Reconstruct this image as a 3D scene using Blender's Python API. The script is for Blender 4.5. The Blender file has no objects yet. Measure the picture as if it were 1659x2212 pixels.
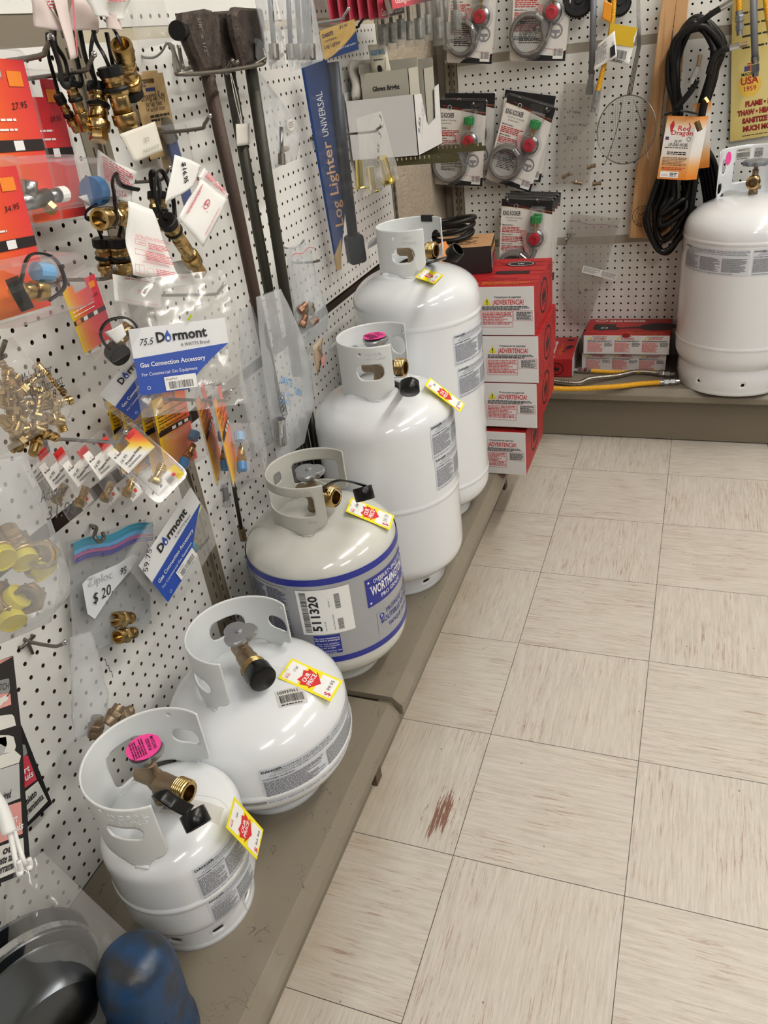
import bpy, math, random
from mathutils import Vector, Matrix, geometry, noise
from math import sin, cos, pi, radians as rad
random.seed(7)
SC = bpy.context.scene
COL = SC.collection
V3 = Vector
I = 0.0254
# ------------------------------------------------------------------ camera
CAM = V3((0.3295, -0.5679, 1.2992)); YAW, PIT, ROL = -0.409007, 0.531919, -0.130434
FPX = 1705.155
_f = V3((sin(YAW)*cos(PIT), cos(YAW)*cos(PIT), -sin(PIT)))
_r = V3((cos(YAW), -sin(YAW), 0)); _u = _r.cross(_f)
RT = _r*cos(ROL) + _u*sin(ROL); UP = _u*cos(ROL) - _r*sin(ROL); FW = _f
cd = bpy.data.cameras.new('camera'); cam = bpy.data.objects.new('camera', cd); COL.objects.link(cam)
cam.matrix_world = Matrix(((RT.x, UP.x, -FW.x, CAM.x), (RT.y, UP.y, -FW.y, CAM.y), (RT.z, UP.z, -FW.z, CAM.z), (0, 0, 0, 1)))
cd.sensor_fit = 'HORIZONTAL'; cd.sensor_width = 36; cd.lens = 36*FPX/1659; cd.clip_start = 0.02; cd.clip_end = 50
SC.camera = cam
# ------------------------------------------------------------------ light and exposure
SC.view_settings.view_transform = 'Standard'; SC.view_settings.look = 'None'
SC.view_settings.gamma = 1; SC.view_settings.use_curve_mapping = False
SC.view_settings.exposure = -0.34
WORLD_STRENGTH = 0.12
TUBE_STRENGTH = 62.0
w = bpy.data.worlds.new('world'); SC.world = w; w.use_nodes = True
w.node_tree.nodes['Background'].inputs[0].default_value = (0.96, 0.97, 1.0, 1)
w.node_tree.nodes['Background'].inputs[1].default_value = WORLD_STRENGTH
SC.cycles.max_bounces = 10; SC.cycles.transparent_max_bounces = 24
SC.cycles.diffuse_bounces = 3; SC.cycles.glossy_bounces = 3; SC.cycles.transmission_bounces = 4
SC.cycles.caustics_reflective = False; SC.cycles.caustics_refractive = False
XW, YB = -0.512, 2.376      # pegboard planes
# ------------------------------------------------------------------ helpers
def ray(u, v): return FW + RT*((u-829.5)/FPX) - UP*((v-1106)/FPX)
def PX(u, v, x): d = ray(u, v); return CAM + d*((x-CAM.x)/d.x)
def PY(u, v, y): d = ray(u, v); return CAM + d*((y-CAM.y)/d.y)
def PZ(u, v, z): d = ray(u, v); return CAM + d*((z-CAM.z)/d.z)
def W(u, v, d=0.0): return PX(u, v, XW+d)      # a spot measured off the left wall
def B(u, v, d=0.0): return PY(u, v, YB-d)      # a spot measured off the back wall
def lin(c):
    if isinstance(c, str):
        c = [int(c[i:i+2], 16)/255 for i in (0, 2, 4)]
    return tuple((x/12.92 if x <= 0.04045 else ((x+0.055)/1.055)**2.4) for x in c[:3])
MATS = {}
def M(name, col=None, rough=0.5, metal=0.0, coat=0.0, spec=None, bump=0.0, bscale=60, var=0.0, vscale=8, emit=0, attr=False, var2=None):
    if name in MATS: return MATS[name]
    m = bpy.data.materials.new(name); m.use_nodes = True; nt = m.node_tree; b = nt.nodes['Principled BSDF']
    c = lin(col) + (1,) if col is not None else (.8, .8, .8, 1)
    b.inputs['Base Color'].default_value = c; b.inputs['Roughness'].default_value = rough; b.inputs['Metallic'].default_value = metal
    b.inputs['Coat Weight'].default_value = coat
    if spec is not None: b.inputs['Specular IOR Level'].default_value = spec
    tc = None
    if var or bump or var2:
        tc = nt.nodes.new('ShaderNodeNewGeometry')
    if attr:
        a = nt.nodes.new('ShaderNodeAttribute'); a.attribute_name = 'Col'; nt.links.new(a.outputs['Color'], b.inputs['Base Color'])
    if var or var2:
        n = nt.nodes.new('ShaderNodeTexNoise'); n.inputs['Scale'].default_value = vscale; n.inputs['Detail'].default_value = 6
        nt.links.new(tc.outputs['Position'], n.inputs['Vector'])
        r = nt.nodes.new('ShaderNodeValToRGB'); nt.links.new(n.outputs['Fac'], r.inputs[0])
        c2 = lin(var2) + (1,) if var2 else tuple(x*(1-var) for x in c[:3]) + (1,)
        r.color_ramp.elements[0].color = c2; r.color_ramp.elements[1].color = c
        r.color_ramp.elements[0].position = .38; r.color_ramp.elements[1].position = .58
        nt.links.new(r.outputs[0], b.inputs['Base Color'])
    if bump:
        n = nt.nodes.new('ShaderNodeTexNoise'); n.inputs['Scale'].default_value = bscale; n.inputs['Detail'].default_value = 3
        nt.links.new(tc.outputs['Position'], n.inputs['Vector'])
        bp = nt.nodes.new('ShaderNodeBump'); bp.inputs['Strength'].default_value = bump; bp.inputs['Distance'].default_value = 0.004
        nt.links.new(n.outputs['Fac'], bp.inputs['Height']); nt.links.new(bp.outputs[0], b.inputs['Normal'])
    if emit:
        b.inputs['Emission Color'].default_value = c; b.inputs['Emission Strength'].default_value = emit
    MATS[name] = m; return m
def clear(name, tint, fac, rough=0.12, bump=0.5, bscale=45, edge=0.5):
    """thin plastic film: mostly see-through, a little milky, shiny where it creases"""
    m = bpy.data.materials.new(name); m.use_nodes = True; nt = m.node_tree; N = nt.nodes; L = nt.links
    b = N['Principled BSDF']; out = N['Material Output']
    b.inputs['Base Color'].default_value = lin(tint)+(1,); b.inputs['Roughness'].default_value = rough+.1; b.inputs['Specular IOR Level'].default_value = .3
    g = N.new('ShaderNodeBsdfGlossy'); g.inputs['Roughness'].default_value = rough
    t = N.new('ShaderNodeBsdfTransparent'); mx = N.new('ShaderNodeMixShader'); mx2 = N.new('ShaderNodeMixShader')
    geo = N.new('ShaderNodeNewGeometry'); n = N.new('ShaderNodeTexNoise'); n.inputs['Scale'].default_value = bscale; n.inputs['Detail'].default_value = 2
    bp = N.new('ShaderNodeBump'); bp.inputs['Strength'].default_value = bump; bp.inputs['Distance'].default_value = .004
    L.new(geo.outputs['Position'], n.inputs['Vector']); L.new(n.outputs['Fac'], bp.inputs['Height'])
    L.new(bp.outputs[0], b.inputs['Normal']); L.new(bp.outputs[0], g.inputs['Normal'])
    lw = N.new('ShaderNodeLayerWeight'); lw.inputs['Blend'].default_value = .35
    mul = N.new('ShaderNodeMath'); mul.operation = 'MULTIPLY_ADD'; mul.inputs[1].default_value = edge; mul.inputs[2].default_value = fac
    pw = N.new('ShaderNodeMath'); pw.operation = 'POWER'; pw.inputs[1].default_value = 3.0
    lw.inputs['Blend'].default_value = .5; L.new(lw.outputs['Facing'], pw.inputs[0]); L.new(pw.outputs[0], mul.inputs[0])
    L.new(mul.outputs[0], mx.inputs[0]); L.new(t.outputs[0], mx.inputs[1]); L.new(b.outputs[0], mx.inputs[2])
    mx2.inputs[0].default_value = .035
    L.new(mx.outputs[0], mx2.inputs[1]); L.new(g.outputs[0], mx2.inputs[2]); L.new(mx2.outputs[0], out.inputs[0])
    MATS[name] = m; return m
ORG = {}
def empty(name, loc, label=None, cat=None, group=None):
    o = bpy.data.objects.new(name, None); COL.objects.link(o); o.location = loc; o.empty_display_size = .02
    ORG[o.name] = V3(loc)
    if label: o['label'] = label
    if cat: o['category'] = cat
    if group: o['group'] = group
    return o
def tag(o, label, cat, group=None):
    o['label'] = label; o['category'] = cat
    if group: o['group'] = group
    return o
def mk(name, g, mat, parent=None, smooth=False, kind=None, label=None, mi=None, col=None):
    """one mesh object from (verts, faces) in world space; origin at the parent's base or its own"""
    V, F = g
    if parent is not None: org = ORG[parent.name]
    else:
        n = len(V); org = V3((sum(p[0] for p in V)/n, sum(p[1] for p in V)/n, min(p[2] for p in V)))
    me = bpy.data.meshes.new(name)
    me.from_pydata([(p[0]-org.x, p[1]-org.y, p[2]-org.z) for p in V], [], F)
    for m in (mat if isinstance(mat, (list, tuple)) else [mat]): me.materials.append(m)
    if mi: me.polygons.foreach_set('material_index', mi)
    if smooth: me.shade_smooth()
    if col:
        a = me.color_attributes.new('Col', 'FLOAT_COLOR', 'POINT')
        for i, p in enumerate(V): a.data[i].color = lin(col(p)) + (1,)
    me.update()
    o = bpy.data.objects.new(name, me); COL.objects.link(o)
    if parent is not None: o.parent = parent
    else: o.location = org
    ORG[o.name] = V3(org)
    if kind: o['kind'] = kind
    if label: o['label'] = label
    return o
def auto(o, ang=35):
    """sharp where the angle is large"""
    me = o.data; me.shade_smooth()
    try: me.set_sharp_from_angle(angle=rad(ang))
    except Exception: pass
    return o
def bevel(o, w, seg=2):
    m = o.modifiers.new('bevel', 'BEVEL'); m.width = w; m.segments = seg; m.limit_method = 'ANGLE'; return o
def solid(o, t, off=0):
    m = o.modifiers.new('solid', 'SOLIDIFY'); m.thickness = t; m.offset = off; return o
def join(*gs):
    V, F = [], []
    for v, f in gs:
        k = len(V); V += list(v); F += [tuple(i+k for i in q) for q in f]
    return V, F
def joinm(lst):
    V, F, mi = [], [], []
    for (v, f), m in lst:
        k = len(V); V += list(v); F += [tuple(i+k for i in q) for q in f]; mi += [m]*len(f)
    return (V, F), mi
def box(x0, x1, y0, y1, z0, z1):
    V = [V3((x, y, z)) for x in (x0, x1) for y in (y0, y1) for z in (z0, z1)]
    return V, [(0, 1, 3, 2), (4, 6, 7, 5), (0, 4, 5, 1), (2, 3, 7, 6), (0, 2, 6, 4), (1, 5, 7, 3)]
class Fr:
    """a flat frame: origin, right, up, out"""
    def __init__(s, o, X, Y):
        s.o = V3(o); s.X = V3(X).normalized(); Y = V3(Y); s.Y = (Y - s.X*Y.dot(s.X)).normalized(); s.N = s.X.cross(s.Y)
    def __call__(s, x, y, n=0.0): return s.o + s.X*x + s.Y*y + s.N*n
    def box(s, x0, x1, y0, y1, n0, n1):
        V, F = box(x0, x1, y0, y1, n0, n1); return [s(*p) for p in V], F
    def at(s, x, y, n=0.0, rot=0.0):
        return Fr(s(x, y, n), s.X*cos(rot)+s.Y*sin(rot), s.Y*cos(rot)-s.X*sin(rot))
def fr3(bl, br, tl):
    f = Fr(bl, br-bl, tl-bl); return f, (br-bl).length, (tl-bl).dot(f.Y)
def qfr(tl, tr, bl, p, r, sg=1):
    """frame of a rectangle (width = r * height) lying in space, from its measured corners and the depth of its top left"""
    z = (p-CAM).dot(FW); a = (tr[0]-tl[0], tr[1]-tl[1]); b = (bl[0]-tl[0], bl[1]-tl[1])
    A = a[0]**2+a[1]**2; B_ = b[0]**2+b[1]**2; D = a[0]*b[0]+a[1]*b[1]; h = (A-r*r*B_)/2
    q = max(-h+math.sqrt(h*h+r*r*D*D), 1e-3); d1 = sg*math.sqrt(q); d2 = -D/d1
    if abs(D) < 1e-6: d2 = 0
    o = CAM+ray(*tl)*z; k = z/FPX; c = ray(*tl)
    def vec(e, dz): return (RT*e[0]-UP*e[1])*k+c*(dz*k)
    X, Yd = vec(a, d1), vec(b, d2); f = Fr(o+Yd, X, -Yd); return f, X.length, Yd.dot(-f.Y)
def frh(top, w, h, yaw=0, roll=0, pitch=0, face='x'):
    """card hanging from its top middle; face +x (left wall goods) or -y (back wall goods); yaw turns it, roll tilts in plane"""
    X = V3((0, 1, 0)) if face == 'x' else V3((1, 0, 0)); Y = V3((0, 0, 1))
    R = Matrix.Rotation(yaw, 3, 'Z'); X = R @ X; N = X.cross(Y)
    Rn = Matrix.Rotation(roll, 3, N); X = Rn @ X; Y = Rn @ Y
    Rx = Matrix.Rotation(pitch, 3, X); Y = Rx @ Y
    f = Fr(top, X, Y); f.o = V3(top) - f.X*w/2 - f.Y*h; return f
def rring(f, pts, n0, n1):
    """extrude a 2D outline in frame f between n0 and n1"""
    k = len(pts); V = [f(x, y, n0) for x, y in pts] + [f(x, y, n1) for x, y in pts]
    F = [tuple(range(k))[::-1], tuple(range(k, 2*k))] + [(i, (i+1) % k, k+(i+1) % k, k+i) for i in range(k)]
    return V, F
def rrect(x0, x1, y0, y1, r, n=4):
    P = []
    for cx, cy, a in ((x1-r, y0+r, -90), (x1-r, y1-r, 0), (x0+r, y1-r, 90), (x0+r, y0+r, 180)):
        for i in range(n+1): t = rad(a+90*i/n); P.append((cx+r*cos(t), cy+r*sin(t)))
    return P
def basis(d):
    d = V3(d).normalized(); a = V3((0, 0, 1)) if abs(d.z) < .9 else V3((1, 0, 0)); x = a.cross(d).normalized(); return x, d.cross(x), d
def lathe(prof, o, d=(0, 0, 1), n=24, cap=True, a0=0, x=None):
    """prof: (r, h) along axis d from o; n may be an int or per-point list via tuples (r,h)"""
    if x is None: x, y, d = basis(d)
    else: d = V3(d).normalized(); x = V3(x); x = (x-d*x.dot(d)).normalized(); y = d.cross(x)
    V, F = [], []; o = V3(o)
    for r, h in prof:
        for i in range(n):
            t = a0+2*pi*i/n; V.append(o+d*h+x*(r*cos(t))+y*(r*sin(t)))
    for j in range(len(prof)-1):
        for i in range(n):
            a, b = j*n+i, j*n+(i+1) % n; F.append((a, b, b+n, a+n))
    if cap:
        F.append(tuple(range(n))[::-1]); k = (len(prof)-1)*n; F.append(tuple(range(k, k+n)))
    return V, F
def cyl(p0, p1, r, n=16, r1=None):
    p0, p1 = V3(p0), V3(p1); return lathe([(r, 0), (r if r1 is None else r1, (p1-p0).length)], p0, p1-p0, n)
def cr(P, k=8, closed=False):
    """Catmull-Rom through points"""
    P = [V3(p) for p in P]; n = len(P); out = []
    rng = range(n if closed else n-1)
    for i in rng:
        g = (lambda j: P[j % n]) if closed else (lambda j: P[min(max(j, 0), n-1)])
        a, b, c, d = g(i-1), g(i), g(i+1), g(i+2)
        for s in range(k):
            t = s/k; out.append(.5*((2*b)+(c-a)*t+(2*a-5*b+4*c-d)*t*t+(3*b-a-3*c+d)*t**3))
    if not closed: out.append(P[-1])
    return out
def tube(P, r, n=8, closed=False, flat=1.0, rf=None):
    P = [V3(p) for p in P]; m = len(P); V, F = [], []
    T = []
    for i in range(m):
        a = P[(i-1) % m] if closed or i > 0 else P[i]; b = P[(i+1) % m] if closed or i < m-1 else P[i]
        T.append((b-a).normalized() if (b-a).length > 1e-9 else V3((0, 0, 1)))
    x, y, _ = basis(T[0])
    for i in range(m):
        if i: 
            q = T[i-1].rotation_difference(T[i]); x = q @ x
        x = (x-T[i]*x.dot(T[i])).normalized(); y = T[i].cross(x); rr = rf(i/(m-1)) if rf else r
        for k in range(n):
            t = 2*pi*k/n; V.append(P[i]+x*(rr*cos(t))+y*(rr*flat*sin(t)))
    for i in range(m if closed else m-1):
        for k in range(n):
            a, b = i*n+k, i*n+(k+1) % n; c, d = ((i+1) % m)*n+(k+1) % n, ((i+1) % m)*n+k; F.append((a, b, c, d))
    if not closed: F.append(tuple(range(n))[::-1]); F.append(tuple(range((m-1)*n, m*n)))
    return V, F
def sph(c, r, n=12, m=8, sz=1.0): return lathe([(max(r*sin(pi*j/m), 1e-5), -r*sz*cos(pi*j/m)) for j in range(m+1)], c, (0, 0, 1), n, cap=False)
def sheet(sdf, x0, x1, y0, y1, nx, ny, P):
    """a sheet with holes cut by a signed distance (negative = material)"""
    dx, dy = (x1-x0)/nx, (y1-y0)/ny; pts = {}; F = []
    keep = [[sdf(x0+(i+.5)*dx, y0+(j+.5)*dy) < 0 for j in range(ny)] for i in range(nx)]
    V = []; idx = {}
    def vid(i, j):
        if (i, j) in idx: return idx[(i, j)]
        x, y = x0+i*dx, y0+j*dy
        c = [keep[a][b] for a in (i-1, i) for b in (j-1, j) if 0 <= a < nx and 0 <= b < ny]
        if not all(c) or i in (0, nx) or j in (0, ny):
            for _ in range(4):
                s = sdf(x, y)
                if abs(s) < 1e-6: break
                e = dx*.05; gx = (sdf(x+e, y)-sdf(x-e, y))/(2*e); gy = (sdf(x, y+e)-sdf(x, y-e))/(2*e); g = gx*gx+gy*gy
                if g < 1e-6: break
                sx, sy = -s*gx/g, -s*gy/g; l = math.hypot(sx/dx, sy/dy)
                if l > .8: sx *= .8/l; sy *= .8/l
                x += sx; y += sy
        idx[(i, j)] = len(V); V.append(P(x, y)); return idx[(i, j)]
    for i in range(nx):
        for j in range(ny):
            if keep[i][j]: F.append((vid(i, j), vid(i+1, j), vid(i+1, j+1), vid(i, j+1)))
    return V, F
def sd_rr(x, y, cx, cy, hx, hy, r):
    qx, qy = abs(x-cx)-hx+r, abs(y-cy)-hy+r
    return math.hypot(max(qx, 0), max(qy, 0))+min(max(qx, qy), 0)-r
# --- lettering
_T = {}
def glyphs(s, bold=0.0):
    k = (s, bold)
    if k not in _T:
        c = bpy.data.curves.new('t', 'FONT'); c.body = s; c.size = 1; c.offset = bold; c.resolution_u = 2
        o = bpy.data.objects.new('t', c); COL.objects.link(o)
        me = bpy.data.meshes.new_from_object(o.evaluated_get(bpy.context.evaluated_depsgraph_get()))
        vs = [(v.co.x, v.co.y) for v in me.vertices]; fs = [tuple(p.vertices) for p in me.polygons]
        wd = (max(v[0] for v in vs) if vs else 1)
        _T[k] = (vs, fs, wd)
        bpy.data.objects.remove(o); bpy.data.curves.remove(c); bpy.data.meshes.remove(me)
    return _T[k]
def T(mi, s, x, y, h, align='L', wx=None, rot=0, bold=0.0, width=None, slant=0):
    """text item: h = cap height; width = total width to squeeze into"""
    vs, fs, wd = glyphs(s, bold); sc = h/.70
    sx = sc if wx is None else sc*wx
    if width: sx = width/wd
    ox = {'L': 0, 'C': -wd*sx/2, 'R': -wd*sx}[align]; c, d = cos(rot), sin(rot)
    P = []
    for a, b in vs:
        b *= sc; a = a*sx+ox+slant*b; P.append((x+a*c-b*d, y+a*d+b*c))
    return (mi, P, fs)
def Rc(mi, x0, x1, y0, y1, step=None):
    n = max(1, int(abs(x1-x0)/step)) if step else 1
    P = []; F = []
    for i in range(n+1):
        x = x0+(x1-x0)*i/n; P += [(x, y0), (x, y1)]
        if i: F.append((2*i-2, 2*i, 2*i+1, 2*i-1))
    return (mi, P, F)
def Pg(mi, pts): return (mi, list(pts), [tuple(range(len(pts)))])
def El(mi, cx, cy, rx, ry, th=None, n=28, rot=0):
    c, d = cos(rot), sin(rot)
    def pt(t, k): a, b = (rx-k)*cos(t), (ry-k)*sin(t); return (cx+a*c-b*d, cy+a*d+b*c)
    if th is None: return Pg(mi, [pt(2*pi*i/n, 0) for i in range(n)])
    P = [pt(2*pi*i/n, 0) for i in range(n)]+[pt(2*pi*i/n, th) for i in range(n)]
    return (mi, P, [(i, (i+1) % n, n+(i+1) % n, n+i) for i in range(n)])
def Ln(mi, pts, w):
    """pen stroke"""
    P, F = [], []
    for i in range(len(pts)-1):
        (a, b), (c, d) = pts[i], pts[i+1]; l = math.hypot(c-a, d-b) or 1; nx, ny = -(d-b)/l*w/2, (c-a)/l*w/2; k = len(P)
        ex, ey = (c-a)/l*w*.3, (d-b)/l*w*.3
        P += [(a+nx-ex, b+ny-ey), (a-nx-ex, b-ny-ey), (c-nx+ex, d-ny+ey), (c+nx+ex, d+ny+ey)]; F.append((k, k+1, k+2, k+3))
    return (mi, P, F)
def Fine(mi, x0, x1, y0, y1, lh, fill=.55, rnd=None):
    """rows of unreadably small print"""
    R = rnd or random; P, F = [], []; y = y1-lh
    while y >= y0:
        x = x0; end = x1-(R.random()**3)*(x1-x0)*.35
        while x < end:
            wl = lh*R.uniform(.8, 3.2); e = min(x+wl, end); k = len(P)
            P += [(x, y), (e, y), (e, y+lh*fill), (x, y+lh*fill)]; F.append((k, k+1, k+2, k+3)); x = e+lh*.38
        y -= lh
    return (mi, P, F)
def Bar(mi, x0, x1, y0, y1, n=30, vert=True):
    P, F = [], []; R = random.Random(int(n*7)); t = 0; tot = n*2.2; L = (x1-x0) if vert else (y1-y0)
    while t < tot:
        b = R.choice((.5, .5, 1, 1.5)); k = len(P); a0, a1 = L*t/tot, L*min(t+b, tot)/tot
        if vert: P += [(x0+a0, y0), (x0+a1, y0), (x0+a1, y1), (x0+a0, y1)]
        else: P += [(x0, y0+a0), (x1, y0+a0), (x1, y0+a1), (x0, y0+a1)]
        F.append((k, k+1, k+2, k+3)); t += b+R.choice((.5, 1, 1.2))
    return (mi, P, F)
def ink(name, parent, items, P, mats, lift=.0004, label=None):
    V, F, mi = [], [], []
    for q_, (m, pts, fs) in enumerate(items):
        k = len(V); lf = lift+.00004*min(q_, 22); V += [P(x, y, lf) for x, y in pts]; F += [tuple(i+k for i in q) for q in fs]; mi += [m]*len(fs)
    return mk(name, (V, F), mats, parent, mi=mi, label=label)
# ------------------------------------------------------------------ materials
white = M('white_paint', 'E4E7EA', .16, coat=.8, bump=.015, bscale=18)
cream = M('grey_white_paint', 'CFCFC8', .18, coat=.8, bump=.015, bscale=25)
collarw = M('white_collar_paint', 'DDE0E0', .38, coat=.1)
collarg = M('grey_collar_paint', 'BDBDB5', .4, coat=.1)
beige = M('beige_shelf_paint', '7D7465', .40, bump=.05, bscale=300)
beiged = M('beige_kick_paint', '776E5E', .45)
peg = M('white_pegboard', 'EAE9E4', .5, var=.03, vscale=5)
dark = M('dark_backing', '33261D', .9)
blk = M('black_ink', '17171A', .6); grey = M('grey_ink', '6C6E74', .6); redk = M('red_ink', 'C22A2E', .6); pinkk = M('salmon_ink', 'D98A86', .6)
bluek = M('blue_ink', '2547A8', .5); whk = M('white_ink', 'F2F2F0', .5); pencil = M('pencil_ink', '5A5A60', .7)
paper = M('white_paper', 'EFEFEC', .7); lab = M('label_film', 'D4D9E2', .25); cardw = M('white_card', 'EEEAE4', .6)
brass = M('brass', 'C8AC78', .24, 1.0, var2='A08552', vscale=60); brassd = M('cast_brass', '94816A', .45, .85, bump=.25, bscale=260)
brassy = M('yellow_brass', 'D0C07C', .22, 1.0)
steel = M('steel', '9A9C9E', .3, 1.0); chrome = M('chrome', 'C2C4C6', .16, 1.0, bump=.1, bscale=120); zinc = M('zinc_wire', '77736B', .38, .9)
castal = M('cast_aluminium', 'A9ABAE', .38, .85, bump=.2, bscale=200)
rub = M('black_rubber', '0B0B0C', .42, spec=.35); plast = M('black_plastic', '0C0C0E', .28, spec=.35)
yellow = M('tag_yellow', 'F3E411', .55); redm = M('tag_red', 'CF2228', .55); hot = M('hot_pink_sticker', 'F0489A', .5)
string = M('white_string', 'E6E4DC', .8)
bag = clear('clear_bag', 'DDDBD6', .17, .12, .9, 22, .40); bagm = clear('milky_bag', 'CDD0D2', .33, .16, .9, 18, .35)
blister = clear('blister_plastic', 'D0CED4', .03, .12, .1, 20, .55); wrap = clear('shrink_wrap', 'DDDDDD', .03, .1, .8, 30, .2)
def scratch(m):
    nt = m.node_tree; N = nt.nodes; L = nt.links; b = N['Principled BSDF']; ge = N.new('ShaderNodeNewGeometry'); prev = None; base = tuple(b.inputs['Base Color'].default_value)
    def nz(sc, det, off, dist=0):
        mp = N.new('ShaderNodeMapping'); mp.inputs['Location'].default_value = (off, off*2, 0); L.new(ge.outputs['Position'], mp.inputs[0])
        n = N.new('ShaderNodeTexNoise'); n.inputs['Scale'].default_value = sc; n.inputs['Detail'].default_value = det; n.inputs['Distortion'].default_value = dist; L.new(mp.outputs[0], n.inputs['Vector']); return n.outputs['Fac']
    def mt(op, a, c=None):
        n = N.new('ShaderNodeMath'); n.operation = op
        for k, q in enumerate((a, c)):
            if q is None: continue
            if isinstance(q, (int, float)): n.inputs[k].default_value = q
            else: L.new(q, n.inputs[k])
        return n.outputs[0]
    line = mt('LESS_THAN', mt('ABSOLUTE', mt('SUBTRACT', nz(11, 1, 0, 1.5), .5)), .0022); line2 = mt('LESS_THAN', mt('ABSOLUTE', mt('SUBTRACT', nz(17, 1.5, 5, 1), .52)), .0022)
    mask = mt('GREATER_THAN', nz(34, 2, 9), .56); both = mt('MULTIPLY', mt('MAXIMUM', line, line2), mask)
    dots = mt('MULTIPLY', mt('GREATER_THAN', nz(210, 2, 3), .72), mt('GREATER_THAN', nz(14, 2, 7), .55))
    mx = N.new('ShaderNodeMix'); mx.data_type = 'RGBA'; L.new(mt('MULTIPLY', mt('MAXIMUM', both, dots), .7), mx.inputs[0]); mx.inputs[7].default_value = lin('3A332A')+(1,)
    pale = N.new('ShaderNodeMix'); pale.data_type = 'RGBA'; rp = N.new('ShaderNodeMapRange'); rp.inputs[1].default_value = .58; rp.inputs[2].default_value = .75; rp.inputs[4].default_value = .35; L.new(nz(7, 4, 13), rp.inputs[0]); L.new(rp.outputs[0], pale.inputs[0])
    pale.inputs[6].default_value = base; pale.inputs[7].default_value = lin('9A9488')+(1,); L.new(pale.outputs[2], mx.inputs[6]); L.new(mx.outputs[2], b.inputs['Base Color'])
deckm = M('scratched_shelf_paint', '7D7465', .38); scratch(deckm)
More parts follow.
